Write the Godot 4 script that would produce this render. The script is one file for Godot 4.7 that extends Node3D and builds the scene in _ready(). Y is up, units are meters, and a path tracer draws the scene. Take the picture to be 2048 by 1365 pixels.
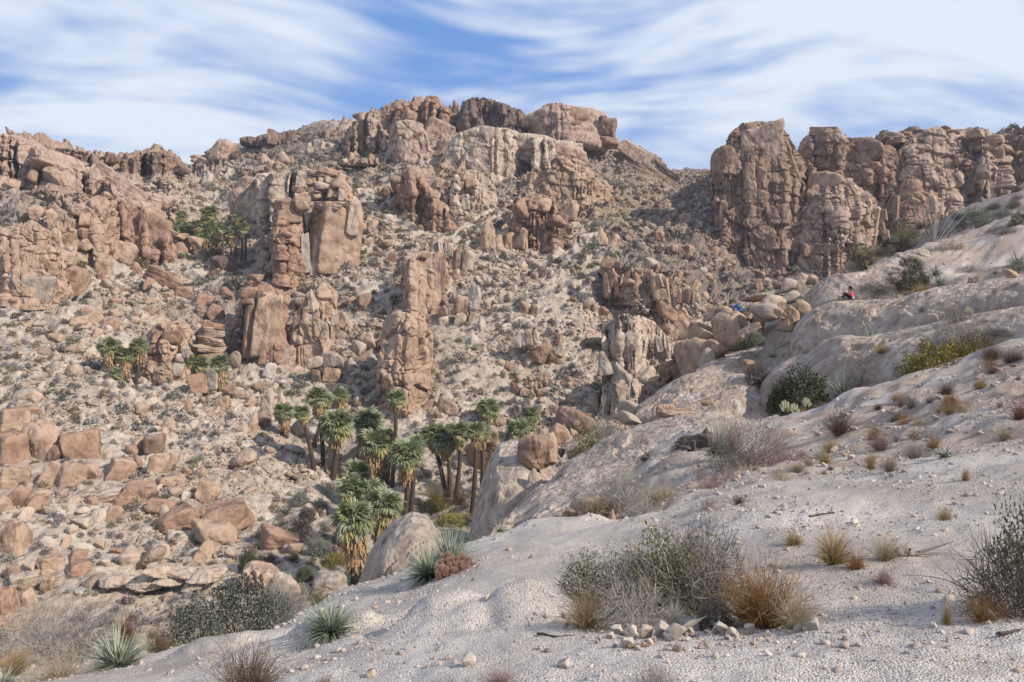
extends Node3D
# A desert canyon: granite slopes, boulders, fan palms, a near bedrock slope with desert plants, two walkers.
# Pixel pairs below are the photograph's 2048 x 1365 pixels; P() turns one and a distance into a point of the world.

const F := 1464.0
const PITCH := 3.2
var cam: Camera3D
var rng := RandomNumberGenerator.new()
var rocks_m := {}          # kind -> [meshes small, meshes large]
var mats := {}
var near_tm: Array = []
var far_tm: TriangleMesh
var near_faces: Array = []
var landmarks: Array = []
var pending: Array = []
var ico_cache := {}
var frond_meshes: Array = []
var leaf_meshes: Array = []
var plant_cache := {}
var n_a: FastNoiseLite
var n_b: FastNoiseLite
var n_c: FastNoiseLite
var n_d: FastNoiseLite
var cb: Basis


func _ready() -> void:
	rng.seed = 4242
	# ---- camera
	cam = Camera3D.new()
	cam.name = "camera"
	cam.fov = 50.0
	cam.near = 0.05
	cam.far = 3000.0
	cam.rotation_degrees = Vector3(-PITCH, 0, 0)
	add_child(cam)
	cb = Basis.from_euler(Vector3(deg_to_rad(-PITCH), 0, 0))
	# ---- sky, exposure
	var we := WorldEnvironment.new()
	we.name = "world_environment"
	var env := Environment.new()
	env.background_mode = Environment.BG_SKY
	env.tonemap_mode = Environment.TONE_MAPPER_LINEAR
	env.tonemap_exposure = 1.1
	env.background_energy_multiplier = 1.0
	env.fog_enabled = true
	env.fog_density = 0.00018
	env.fog_light_color = Color(0.80, 0.86, 0.95)
	env.sdfgi_enabled = true
	env.ssao_enabled = true
	env.ssil_enabled = true
	var sky := Sky.new()
	sky.sky_material = make_sky()
	env.sky = sky
	we.environment = env
	add_child(we)
	# ---- sun: from the right, a little behind the camera
	var sun := DirectionalLight3D.new()
	sun.name = "sun"
	sun.light_energy = 1.6
	sun.light_color = Color(1.0, 0.955, 0.89)
	sun.light_angular_distance = 0.7
	sun.shadow_enabled = true
	add_child(sun)
	sun.look_at_from_position(Vector3.ZERO, -Vector3(0.725, 0.58, 0.36), Vector3.UP)
	# ---- the place
	n_a = noise(11, 0.035, 4)
	n_b = noise(12, 0.16, 4)
	n_c = noise(13, 0.7, 3)
	n_d = noise(14, 0.012, 3)
	make_materials()
	make_rock_meshes()
	build_landmarks()
	build_far_ground()
	build_near_ground()
	build_outcrops()
	build_boulders()
	build_palms()
	build_near_rocks()
	build_plants()
	build_people()
	scatter_far()
	scatter_near()
	finish_labels()


# ------------------------------------------------------------------ small helpers
func noise(s: int, freq: float, oct: int, kind := FastNoiseLite.TYPE_SIMPLEX_SMOOTH, fractal := FastNoiseLite.FRACTAL_FBM) -> FastNoiseLite:
	var n := FastNoiseLite.new()
	n.seed = s
	n.frequency = freq
	n.noise_type = kind
	n.fractal_type = fractal
	n.fractal_octaves = oct
	return n


func ray(px: float, py: float) -> Vector3:
	return cb * Vector3((px - 1024.0) / F, (682.5 - py) / F, -1.0)


func P(px: float, py: float, d: float) -> Vector3:
	var r := ray(px, py)
	return r * (d / -r.z)


func to_px(p: Vector3) -> Vector2:
	var q := cb.inverse() * p
	return Vector2(1024.0 + F * q.x / -q.z, 682.5 - F * q.y / -q.z)


func hit_near(px: float, py: float) -> Vector3:
	var r := ray(px, py).normalized()
	var best := Vector3.INF
	for tm in near_tm:
		var h: Dictionary = tm.intersect_ray(Vector3.ZERO, r)
		if h and (best == Vector3.INF or h.position.length_squared() < best.length_squared()):
			best = h.position
	return best


func hit_far(px: float, py: float) -> Vector3:
	var h: Dictionary = far_tm.intersect_ray(Vector3.ZERO, ray(px, py).normalized())
	if h:
		return h.position
	return P(px, py, 330.0)


func hit(px: float, py: float, where := "") -> Vector3:
	if where == "far":
		return hit_far(px, py)
	var h := hit_near(px, py)
	if where == "near":
		return h if h != Vector3.INF else P(px, py, 12.0)
	return h if h != Vector3.INF else hit_far(px, py)


func lin(r: float, g: float, b: float) -> Color:
	return Color(r, g, b).linear_to_srgb()


func tag(o: Node, label: String, category: String, group := "") -> void:
	o.set_meta("label", label)
	o.set_meta("category", category)
	if group != "":
		o.set_meta("group", group)


func numbered(base: String) -> String:
	if not has_node(NodePath(base)):
		return base
	var k: int = plant_cache.get("#" + base, 0) + 1
	plant_cache["#" + base] = k
	return "%s_%03d" % [base, k]


func thing(called: String, at := Vector3.ZERO) -> Node3D:
	var o := Node3D.new()
	o.name = numbered(called)
	o.position = at
	add_child(o, true)
	return o


func put(called: String, mesh: Mesh, mat: Material, parent: Node = null, xf := Transform3D()) -> MeshInstance3D:
	var m := MeshInstance3D.new()
	m.name = numbered(called) if parent == null else called
	m.mesh = mesh
	m.material_override = mat
	m.transform = xf
	(self if parent == null else parent).add_child(m, true)
	return m


# label text that names the nearest landmark; equal ones get an ordinal in finish_labels()
func auto_label(o: Node, px: float, py: float, what: String, category: String, group: String) -> void:
	var best := 1e9
	var say := ""
	for l in landmarks:
		var dx: float = px - l[0]
		var dy: float = py - l[1]
		var d := sqrt(dx * dx + dy * dy)
		if d < best and d > 12.0:
			best = d
			var rel := ""
			if absf(dx) > absf(dy) * 1.1:
				rel = "right of" if dx > 0 else "left of"
			else:
				rel = "below" if dy > 0 else "above"
			say = ("just " if d < 60 else "") + rel + " the " + l[2]
	pending.append([o, what + " " + say, px, category, group])


func finish_labels() -> void:
	var by := {}
	for p in pending:
		if not by.has(p[1]):
			by[p[1]] = []
		by[p[1]].append(p)
	var words := ["leftmost", "second from left", "third from left", "fourth from left", "fifth from left", "sixth from left", "seventh from left", "eighth from left", "ninth from left", "tenth from left", "eleventh from left", "twelfth from left", "thirteenth from left", "fourteenth from left", "fifteenth from left", "sixteenth from left", "seventeenth from left", "eighteenth from left"]
	for k in by:
		var a: Array = by[k]
		a.sort_custom(func(x, y): return x[2] < y[2])
		for i in a.size():
			var t: String = k
			if a.size() > 1:
				if i == a.size() - 1:
					t += ", rightmost"
				elif i < words.size():
					t += ", " + words[i]
				else:
					t += ", further right"
			tag(a[i][0], t, a[i][3], a[i][4])


func mesh_of(v: PackedVector3Array, n: PackedVector3Array, c: PackedColorArray, idx: PackedInt32Array) -> ArrayMesh:
	var arr := []
	arr.resize(Mesh.ARRAY_MAX)
	arr[Mesh.ARRAY_VERTEX] = v
	if n.size():
		arr[Mesh.ARRAY_NORMAL] = n
	if c.size():
		arr[Mesh.ARRAY_COLOR] = c
	arr[Mesh.ARRAY_INDEX] = idx
	var m := ArrayMesh.new()
	m.add_surface_from_arrays(Mesh.PRIMITIVE_TRIANGLES, arr)
	return m


func grid_normals(v: PackedVector3Array, cols: int, rows: int) -> PackedVector3Array:
	var n := PackedVector3Array()
	n.resize(v.size())
	for r in rows:
		var r0: int = maxi(r - 1, 0) * cols
		var r1: int = mini(r + 1, rows - 1) * cols
		for c in cols:
			var a: Vector3 = v[r * cols + mini(c + 1, cols - 1)] - v[r * cols + maxi(c - 1, 0)]
			var b: Vector3 = v[r1 + c] - v[r0 + c]
			n[r * cols + c] = a.cross(b).normalized()
	return n


func grid_index(cols: int, rows: int) -> PackedInt32Array:
	var idx := PackedInt32Array()
	idx.resize((cols - 1) * (rows - 1) * 6)
	var k := 0
	for r in rows - 1:
		for c in cols - 1:
			var i := r * cols + c
			idx[k] = i
			idx[k + 1] = i + cols
			idx[k + 2] = i + cols + 1
			idx[k + 3] = i
			idx[k + 4] = i + cols + 1
			idx[k + 5] = i + 1
			k += 6
	return idx


# monotone cubic through points (x, a, b): value of (a, b) at x
func along(pts: Array, x: float) -> Vector2:
	var n := pts.size()
	if x <= pts[0].x:
		return Vector2(pts[0].y, pts[0].z)
	if x >= pts[n - 1].x:
		return Vector2(pts[n - 1].y, pts[n - 1].z)
	var i := 0
	while pts[i + 1].x < x:
		i += 1
	var h: float = pts[i + 1].x - pts[i].x
	var t: float = (x - pts[i].x) / h
	var o := Vector2()
	for k in 2:
		var s0: float = (pts[i + 1][k + 1] - pts[i][k + 1]) / h
		var sm: float = s0
		var sp: float = s0
		if i > 0:
			sm = (pts[i][k + 1] - pts[i - 1][k + 1]) / (pts[i].x - pts[i - 1].x)
		if i < n - 2:
			sp = (pts[i + 2][k + 1] - pts[i + 1][k + 1]) / (pts[i + 2].x - pts[i + 1].x)
		var m0: float = 0.0 if sm * s0 <= 0 else 2.0 * sm * s0 / (sm + s0)
		var m1: float = 0.0 if sp * s0 <= 0 else 2.0 * sp * s0 / (sp + s0)
		var t2 := t * t
		var t3 := t2 * t
		o[k] = (2 * t3 - 3 * t2 + 1) * pts[i][k + 1] + (t3 - 2 * t2 + t) * h * m0 + (-2 * t3 + 3 * t2) * pts[i + 1][k + 1] + (t3 - t2) * h * m1
	return o


# a sheet through feature lines (near to far); each line is an array of (px, py, distance)
func loft(lines: Array, x0: float, x1: float, cols: int, subs: Array) -> Array:
	var total := 1
	for s in subs:
		total += s
	var v := PackedVector3Array()
	v.resize(total * cols)
	for c in cols:
		var px := lerpf(x0, x1, float(c) / (cols - 1))
		var k := PackedVector3Array()
		for l in lines:
			var q := along(l, px)
			k.append(P(px, q.x, q.y))
		var r := 0
		for i in lines.size() - 1:
			var p0: Vector3 = k[maxi(i - 1, 0)]
			var p1: Vector3 = k[i]
			var p2: Vector3 = k[i + 1]
			var p3: Vector3 = k[mini(i + 2, lines.size() - 1)]
			var len := p1.distance_to(p2)
			var t1 := (p2 - p0).normalized() * minf(len, p1.distance_to(p0) if i > 0 else len) * 0.7
			var t2 := (p3 - p1).normalized() * minf(len, p3.distance_to(p2) if i < lines.size() - 2 else len) * 0.7
			var s: int = subs[i]
			for j in s:
				var t := float(j) / s
				var tt := t * t
				var ttt := tt * t
				v[r * cols + c] = p1 * (2 * ttt - 3 * tt + 1) + t1 * (ttt - 2 * tt + t) + p2 * (3 * tt - 2 * ttt) + t2 * (ttt - tt)
				r += 1
		v[r * cols + c] = k[lines.size() - 1]
	return [v, total]


# ------------------------------------------------------------------ sky
func make_sky() -> Material:
	var w := 2560
	var h := 1280
	var by := PackedByteArray()
	by.resize(w * h * 3)
	var n1 := noise(5, 0.55, 4)
	var n2 := noise(6, 1.6, 4)
	var n3 := noise(7, 0.22, 2)
	var spots := [Vector4(-24.0, 21.8, 7.0, -1.0), Vector4(-9.0, 17.6, 9.0, -1.0), Vector4(-3.0, 20.5, 6.0, -0.6), Vector4(34.0, 16.7, 5.0, -0.9), Vector4(20.0, 19.5, 4.0, -0.5), Vector4(-33.0, 18.5, 5.0, -0.5),
		Vector4(10.0, 14.0, 8.0, 0.3), Vector4(22.0, 14.0, 10.0, 0.45), Vector4(-28.0, 19.0, 6.0, 0.25), Vector4(3.0, 22.0, 4.0, 0.2), Vector4(28.0, 21.0, 6.0, 0.4)]
	for y in h / 2:
		var e := (0.5 - (y + 0.5) / h) * PI
		var sy := sin(e)
		var cy := cos(e)
		var ed := rad_to_deg(e)
		var f := pow(clampf(1.0 - sy, 0.0, 1.0), 5.0)
		var base := Vector3(0.105, 0.265, 0.66).lerp(Vector3(0.50, 0.64, 0.85), f)
		var step := 1 if ed < 40.0 else 2
		for x in range(0, w, step):
			var az := ((x + 0.5) / w - 0.5) * TAU
			var q := Vector2(sin(az) * cy, -cos(az) * cy) / (sy + 0.16)
			var u := q.x + 0.12 * q.y
			var t := q.y + 0.30 * sqrt(q.x * q.x + 0.8)
			var wp := n3.get_noise_2d(q.x * 2.0, q.y * 2.0)
			var d := n1.get_noise_2d(u * 0.80 + wp * 0.4, t * 1.05 + wp * 0.5) * 0.85 + n2.get_noise_2d(u * 0.9 + t * 0.3, t * 1.7 + wp * 0.7) * 0.48 + n2.get_noise_2d(u * 1.9 + 30.0 + t, t * 4.6 + wp * 1.4) * 0.34 + wp * 0.35 + 0.62
			var azd := rad_to_deg(az)
			if absf(azd) < 55.0 and ed < 40.0:
				for s in spots:
					var dx: float = (azd + wp * 14.0 + (ed - 18.0) * 0.8 * signf(azd) - s.x) / s.z
					var dy: float = (ed + wp * 6.0 - s.y) / (s.z * 0.42)
					var rr := dx * dx + dy * dy
					if rr < 5.0:
						d += s.w * exp(-rr)
			var low := clampf((12.0 - ed) / 12.0, 0.0, 1.0)
			var c := clampf(d, 0.0, 1.0)
			c = lerpf(c, c * c * (3.0 - 2.0 * c), 0.6) * 0.90
			c = lerpf(c, 0.5, low * 0.55)
			var col := base.lerp(Vector3(0.77, 0.825, 0.90), c)
			var i := (y * w + x) * 3
			var s8 := Color(col.x, col.y, col.z).linear_to_srgb()
			for k in step:
				by[i] = int(s8.r * 255.0 + 0.5)
				by[i + 1] = int(s8.g * 255.0 + 0.5)
				by[i + 2] = int(s8.b * 255.0 + 0.5)
				i += 3
	var g := lin(0.26, 0.22, 0.19)
	for i in range(w * h / 2, w * h):
		by[i * 3] = int(g.r * 255)
		by[i * 3 + 1] = int(g.g * 255)
		by[i * 3 + 2] = int(g.b * 255)
	var im := Image.create_from_data(w, h, false, Image.FORMAT_RGB8, by)
	var m := PanoramaSkyMaterial.new()
	m.panorama = ImageTexture.create_from_image(im)
	return m


# ------------------------------------------------------------------ materials
func noise_tex(n: FastNoiseLite, size: int, stops: Array) -> NoiseTexture2D:
	var t := NoiseTexture2D.new()
	t.width = size
	t.height = size
	t.seamless = true
	t.noise = n
	if stops.size():
		var g := Gradient.new()
		var off := PackedFloat32Array()
		var col := PackedColorArray()
		for s in stops:
			off.append(s[0])
			col.append(lin(s[1], s[2], s[3]))
		g.offsets = off
		g.colors = col
		t.color_ramp = g
	return t


func make_materials() -> void:
	var stain := noise_tex(noise(21, 0.011, 6), 512, [[0.12, 0.50, 0.47, 0.46], [0.36, 0.74, 0.725, 0.72], [0.52, 0.93, 0.925, 0.92], [0.68, 1.0, 1.0, 1.0], [0.85, 1.14, 1.16, 1.18]])
	var relief := noise_tex(noise(22, 0.02, 6), 512, [])
	var grain := noise(23, 0.10, 2, FastNoiseLite.TYPE_CELLULAR)
	grain.cellular_return_type = FastNoiseLite.RETURN_CELL_VALUE
	var speck := noise_tex(grain, 1024, [[0.0, 0.36, 0.34, 0.32], [0.2, 0.70, 0.68, 0.665], [0.5, 0.96, 0.95, 0.945], [0.85, 1.10, 1.10, 1.10], [1.0, 1.5, 1.5, 1.5]])
	var bump_n := noise(24, 0.10, 2, FastNoiseLite.TYPE_CELLULAR)
	bump_n.cellular_return_type = FastNoiseLite.RETURN_DISTANCE
	var bumps := noise_tex(bump_n, 1024, [])
	var pal := {
		"tan": [0.41, 0.298, 0.222], "pale": [0.46, 0.375, 0.305], "rust": [0.345, 0.228, 0.168], "dark": [0.185, 0.135, 0.115], "pink": [0.405, 0.30, 0.242],
		"grey": [0.37, 0.325, 0.285], "gold": [0.41, 0.30, 0.212], "white": [0.47, 0.42, 0.375], "brown": [0.28, 0.195, 0.15], "slab": [0.42, 0.345, 0.29],
	}
	for k in pal:
		for near in [false, true]:
			var m := StandardMaterial3D.new()
			m.albedo_color = lin(pal[k][0], pal[k][1], pal[k][2])
			m.vertex_color_use_as_albedo = true
			m.roughness = 0.95
			m.metallic_specular = 0.2
			m.uv1_triplanar = true
			m.uv1_world_triplanar = true
			m.uv1_triplanar_sharpness = 3.0
			m.albedo_texture = stain
			m.heightmap_enabled = true
			m.heightmap_texture = relief
			if near:
				m.uv1_scale = Vector3(0.22, 0.16, 0.22)
				m.heightmap_scale = 7.0
			else:
				m.uv1_scale = Vector3(0.065, 0.05, 0.065)
				m.heightmap_scale = 24.0
			m.resource_name = k
			mats[k + ("_near" if near else "")] = m
	# ground of the far slopes: colours per vertex, the stain texture for grain
	var g := StandardMaterial3D.new()
	g.vertex_color_use_as_albedo = true
	g.roughness = 1.0
	g.metallic_specular = 0.1
	g.uv1_triplanar = true
	g.uv1_world_triplanar = true
	g.uv1_scale = Vector3(0.11, 0.11, 0.11)
	g.albedo_texture = stain
	g.heightmap_enabled = true
	g.heightmap_texture = relief
	g.heightmap_scale = 30.0
	mats["far_ground"] = g
	# near bedrock: coarse granite grit
	var s := StandardMaterial3D.new()
	s.vertex_color_use_as_albedo = true
	s.roughness = 0.95
	s.metallic_specular = 0.2
	s.uv1_triplanar = true
	s.uv1_world_triplanar = true
	s.uv1_scale = Vector3(0.8, 0.8, 0.8)
	s.albedo_texture = speck
	s.heightmap_enabled = true
	s.heightmap_texture = bumps
	s.heightmap_scale = -1.2
	mats["near_ground"] = s
	# the same granite a stone's throw away: larger stains and relief
	var w := StandardMaterial3D.new()
	w.vertex_color_use_as_albedo = true
	w.roughness = 0.95
	w.metallic_specular = 0.2
	w.uv1_triplanar = true
	w.uv1_world_triplanar = true
	w.uv1_scale = Vector3(0.30, 0.24, 0.30)
	w.albedo_texture = stain
	w.heightmap_enabled = true
	w.heightmap_texture = relief
	w.heightmap_scale = 11.0
	mats["slab_mid"] = w
	for k in ["grit"]:
		var q: StandardMaterial3D = s.duplicate()
		q.albedo_color = lin(0.42, 0.345, 0.29)
		mats["grit"] = q
		mats["slab_near"] = q
	var plain_list := {
		"bark": [0.085, 0.062, 0.047], "bark_lit": [0.17, 0.125, 0.085], "thatch": [0.47, 0.315, 0.165], "thatch_old": [0.24, 0.175, 0.115], "frond": [0.24, 0.275, 0.135], "frond_b": [0.33, 0.355, 0.225], "frond_y": [0.38, 0.33, 0.14],
		"twig": [0.30, 0.265, 0.24], "twig_dark": [0.105, 0.09, 0.08], "twig_pale": [0.40, 0.36, 0.32], "twig_brown": [0.20, 0.135, 0.09], "straw": [0.46, 0.34, 0.18], "straw_o": [0.40, 0.235, 0.095], "straw_pale": [0.48, 0.40, 0.29],
		"nolina": [0.19, 0.225, 0.145], "nolina_b": [0.27, 0.305, 0.225], "nolina_dry": [0.38, 0.32, 0.21], "leaf_grey": [0.20, 0.21, 0.165], "leaf_olive": [0.17, 0.165, 0.075], "leaf_dark": [0.095, 0.105, 0.055], "leaf_yellow": [0.29, 0.25, 0.075],
		"red_twig": [0.22, 0.10, 0.075], "pink_twig": [0.32, 0.22, 0.20], "cholla": [0.62, 0.60, 0.49], "spine": [0.48, 0.36, 0.30], "cactus": [0.16, 0.075, 0.045], "skin": [0.36, 0.21, 0.145], "hair": [0.02, 0.014, 0.011], "pink_cloth": [0.85, 0.10, 0.24],
		"black_cloth": [0.018, 0.018, 0.02], "grey_cloth": [0.30, 0.34, 0.42], "shoe": [0.12, 0.11, 0.11], "blue_cloth": [0.09, 0.16, 0.55], "pack": [0.06, 0.085, 0.05], "pack_trim": [0.36, 0.42, 0.22], "far_green": [0.27, 0.275, 0.215], "far_grey": [0.38, 0.345, 0.315], "far_purple": [0.31, 0.275, 0.26], "far_olive": [0.31, 0.295, 0.20], "far_straw": [0.52, 0.43, 0.30], "log": [0.28, 0.25, 0.225], "shade_leaf": [0.10, 0.10, 0.085],
	}
	for k in plain_list:
		var m := StandardMaterial3D.new()
		var a: Array = plain_list[k]
		m.albedo_color = lin(a[0], a[1], a[2])
		m.vertex_color_use_as_albedo = true
		m.roughness = 0.8
		m.metallic_specular = 0.25
		if k.begins_with("frond") or k.begins_with("nolina"):
			m.roughness = 0.5
			m.metallic_specular = 0.5
		if k.begins_with("leaf") or k.begins_with("frond") or k.begins_with("straw"):
			m.backlight_enabled = true
			m.backlight = lin(0.25, 0.25, 0.2)
		m.cull_mode = BaseMaterial3D.CULL_DISABLED
		m.resource_name = k
		mats[k] = m


# ------------------------------------------------------------------ rock shapes
func ico(sub: int) -> Array:
	if ico_cache.has(sub):
		return ico_cache[sub]
	var t := (1.0 + sqrt(5.0)) / 2.0
	var v := PackedVector3Array([Vector3(-1, t, 0), Vector3(1, t, 0), Vector3(-1, -t, 0), Vector3(1, -t, 0), Vector3(0, -1, t), Vector3(0, 1, t), Vector3(0, -1, -t), Vector3(0, 1, -t), Vector3(t, 0, -1), Vector3(t, 0, 1), Vector3(-t, 0, -1), Vector3(-t, 0, 1)])
	for i in v.size():
		v[i] = v[i].normalized()
	var f := PackedInt32Array([0, 11, 5, 0, 5, 1, 0, 1, 7, 0, 7, 10, 0, 10, 11, 1, 5, 9, 5, 11, 4, 11, 10, 2, 10, 7, 6, 7, 1, 8, 3, 9, 4, 3, 4, 2, 3, 2, 6, 3, 6, 8, 3, 8, 9, 4, 9, 5, 2, 4, 11, 6, 2, 10, 8, 6, 7, 9, 8, 1])
	for s in sub:
		var mid := {}
		var nf := PackedInt32Array()
		for i in range(0, f.size(), 3):
			var m := [0, 0, 0]
			for k in 3:
				var a := f[i + k]
				var b := f[i + (k + 1) % 3]
				var key: int = mini(a, b) * 100000 + maxi(a, b)
				if not mid.has(key):
					mid[key] = v.size()
					v.append(((v[a] + v[b]) * 0.5).normalized())
				m[k] = mid[key]
			nf.append_array(PackedInt32Array([f[i], m[0], m[2], f[i + 1], m[1], m[0], f[i + 2], m[2], m[1], m[0], m[1], m[2]]))
		f = nf
	# clockwise fronts
	for i in range(0, f.size(), 3):
		var a := v[f[i]]
		if (v[f[i + 1]] - a).cross(v[f[i + 2]] - a).dot(a) > 0.0:
			var x := f[i + 1]
			f[i + 1] = f[i + 2]
			f[i + 2] = x
	ico_cache[sub] = [v, f]
	return ico_cache[sub]


# a rounded convex body cut by planes, roughened; fits the box -0.5..0.5 with its base at y = 0
func rock_mesh(kind: String, s: int, sub: int) -> ArrayMesh:
	var g := RandomNumberGenerator.new()
	g.seed = s * 77 + kind.hash() % 1000
	var planes: Array = []     # [normal, distance]
	var p := 9.0
	var rough := 0.05
	var cracks := 0
	match kind:
		"boulder":
			p = g.randf_range(8.0, 18.0)
			for i in 13:
				planes.append([rnd_dir(g), g.randf_range(0.68, 1.0)])
			rough = 0.05
			cracks = 1
		"block", "slab":
			p = g.randf_range(9.0, 20.0)
			for ax in [Vector3.RIGHT, Vector3.LEFT, Vector3.UP, Vector3.DOWN, Vector3.FORWARD, Vector3.BACK]:
				planes.append([(ax + rnd_dir(g) * 0.26).normalized(), g.randf_range(0.62, 0.8)])
			for i in 5:
				planes.append([rnd_dir(g), g.randf_range(0.78, 1.0)])
			rough = 0.045
			cracks = 1
		"pillar":
			p = g.randf_range(14.0, 26.0)
			for ax in [Vector3.RIGHT, Vector3.LEFT, Vector3.FORWARD, Vector3.BACK]:
				planes.append([(ax + Vector3(0, g.randf_range(0.0, 0.14), 0) + rnd_dir(g) * 0.1).normalized(), g.randf_range(0.6, 0.75)])
			planes.append([(Vector3.UP + rnd_dir(g) * 0.25).normalized(), 0.75])
			planes.append([Vector3.DOWN, 0.75])
			for i in 5:
				planes.append([rnd_dir(g), g.randf_range(0.8, 0.95)])
			rough = 0.04
			cracks = 3
		"spire":
			p = 14.0
			for i in 6:
				var a := i * TAU / 6.0 + g.randf_range(-0.3, 0.3)
				planes.append([Vector3(cos(a), g.randf_range(0.28, 0.55), sin(a)).normalized(), g.randf_range(0.42, 0.56)])
			planes.append([Vector3.DOWN, 0.8])
			rough = 0.07
			cracks = 2
		"dome":
			p = g.randf_range(4.0, 6.0)
			for i in 16:
				planes.append([rnd_dir(g), g.randf_range(0.85, 1.0)])
			planes.append([Vector3.DOWN, 0.5])
			rough = 0.045
			cracks = 3
		"smooth":
			p = 4.0
			for i in 12:
				planes.append([rnd_dir(g), g.randf_range(0.85, 1.0)])
			rough = 0.03
		"rubble":
			p = 20.0
			for i in 10:
				planes.append([rnd_dir(g), g.randf_range(0.6, 1.0)])
			rough = 0.06
	var src: Array = ico(sub)
	var dirs: PackedVector3Array = src[0]
	var v := PackedVector3Array()
	v.resize(dirs.size())
	var n1 := noise(s + 900, 0.9, 3)
	var n2 := noise(s + 950, 3.2, 3)
	var crk: Array = []
	for i in cracks:
		var cn := rnd_dir(g)
		if g.randf() < 0.6:
			cn = (Vector3(g.randf_range(-0.25, 0.25), 1, g.randf_range(-0.25, 0.25)) if g.randf() < 0.5 else Vector3(1, g.randf_range(-0.3, 0.3), g.randf_range(-0.5, 0.5))).normalized()
		crk.append([cn, g.randf_range(-0.4, 0.4)])
	var lo := Vector3(9, 9, 9)
	var hi := -lo
	for i in dirs.size():
		var d := dirs[i]
		var sum := 0.0
		for pl in planes:
			var q: float = d.dot(pl[0]) / pl[1]
			if q > 0.2:
				sum += pow(q, p)
		var r := pow(maxf(sum, 1e-6), -1.0 / p)
		r = minf(r, 2.2)
		r *= 1.0 + rough * 1.3 * n1.get_noise_3dv(d * 1.0) * 2.0 + rough * n2.get_noise_3dv(d)
		if sub >= 4:
			for ck in crk:
				var e: float = absf(d.dot(ck[0]) - ck[1] + 0.08 * n1.get_noise_3dv(d * 2.0))
				var cw := 0.075 if sub == 3 else 0.045
				if e < cw:
					r *= 1.0 - 0.075 * (1.0 - e / cw)
		v[i] = d * r
		lo = lo.min(v[i])
		hi = hi.max(v[i])
	var size := hi - lo
	for i in v.size():
		v[i] = (v[i] - lo) / size - Vector3(0.5, 0.0, 0.5)
	var f: PackedInt32Array = src[1]
	var nrm := PackedVector3Array()
	nrm.resize(v.size())
	for i in range(0, f.size(), 3):
		var fn := (v[f[i + 2]] - v[f[i]]).cross(v[f[i + 1]] - v[f[i]])
		nrm[f[i]] += fn
		nrm[f[i + 1]] += fn
		nrm[f[i + 2]] += fn
	var col := PackedColorArray()
	col.resize(v.size())
	var n3 := noise(s + 990, 1.7, 4)
	for i in v.size():
		nrm[i] = nrm[i].normalized()
		var q := n3.get_noise_3dv(v[i] * 2.0) * 1.6
		var k := 1.0 + 0.16 * q
		col[i] = Color(k, k * (1.0 + 0.05 * q), k * (1.0 + 0.10 * q))
	return mesh_of(v, nrm, col, f)


func rnd_dir(g: RandomNumberGenerator) -> Vector3:
	var z := g.randf_range(-1, 1)
	var a := g.randf() * TAU
	var r := sqrt(1.0 - z * z)
	return Vector3(r * cos(a), z, r * sin(a))


func make_rock_meshes() -> void:
	for kind in ["boulder", "block", "slab", "pillar", "spire", "dome", "smooth"]:
		var small: Array = []
		var large: Array = []
		for i in (8 if kind in ["boulder", "block"] else 5):
			small.append(rock_mesh(kind, i + 1, 3))
			large.append(rock_mesh(kind, i + 31, 4))
		rocks_m[kind] = [small, large]
	var rub: Array = []
	for i in 6:
		rub.append(rock_mesh("rubble", i + 3, 1))
	rocks_m["rubble"] = [rub, rub]


# transform that lays a unit rock on base pixel (px, py) with w x h pixels at distance d of the point
func rock_xf(px: float, py: float, w: float, h: float, d: float, roll: float, yaw: float, deep: float, sink: float) -> Transform3D:
	var wm := w * d / F
	var hm := h * d / F
	var base := P(px, py, d)
	var depth := wm * deep
	var flat := Vector3(base.x, 0, base.z).normalized()
	var face := atan2(-flat.x, -flat.z)
	var b := Basis(Vector3.UP, face + yaw)
	b = Basis(-flat, -deg_to_rad(roll)) * b if roll != 0.0 else b
	b = b * Basis.from_scale(Vector3(wm, hm * (1.0 + sink), depth))
	return Transform3D(b, base + flat * depth * 0.35 - Vector3(0, hm * sink, 0))


func rock_node(kind: String, px: float, py: float, w: float, h: float, d: float, col: String, roll := 0.0, deep := 0.85, parent: Node = null, called := "boulder", sink := 0.1) -> MeshInstance3D:
	var big: bool = maxf(w, h) > 44.0
	var set: Array = rocks_m[kind][1 if big else 0]
	var m: Mesh = set[rng.randi() % set.size()]
	var yaw := rng.randf_range(-0.35, 0.35)
	if kind in ["boulder", "dome", "smooth"] and w < h * 1.5 and roll == 0.0:
		yaw = rng.randf_range(-0.5, 0.5)
	var xf := rock_xf(px, py, w, h, d, roll, yaw, deep, sink)
	if parent != null:
		xf = parent.transform.affine_inverse() * xf
	return put(called, m, mats[col + ("_near" if d < 62.0 else "")], parent, xf)


# ------------------------------------------------------------------ ground
func V(a: float, b: float, c: float) -> Vector3:
	return Vector3(a, b, c)


func tint_at(tints: Array, px: float, py: float, wob: float) -> Array:
	var col := Vector3.ZERO
	var am := 0.0
	for t in tints:
		var dx: float = (px - t[0]) / t[2]
		var dy: float = (py - t[1]) / t[3]
		var q: float = dx * dx + dy * dy
		if q < 2.5:
			var a: float = clampf((1.35 - sqrt(q) + wob) * 1.6, 0.0, 1.0) * t[5]
			col = col.lerp(t[4], a) if am > 0.0 else t[4]
			am = maxf(am, a)
	return [col, am]


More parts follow.
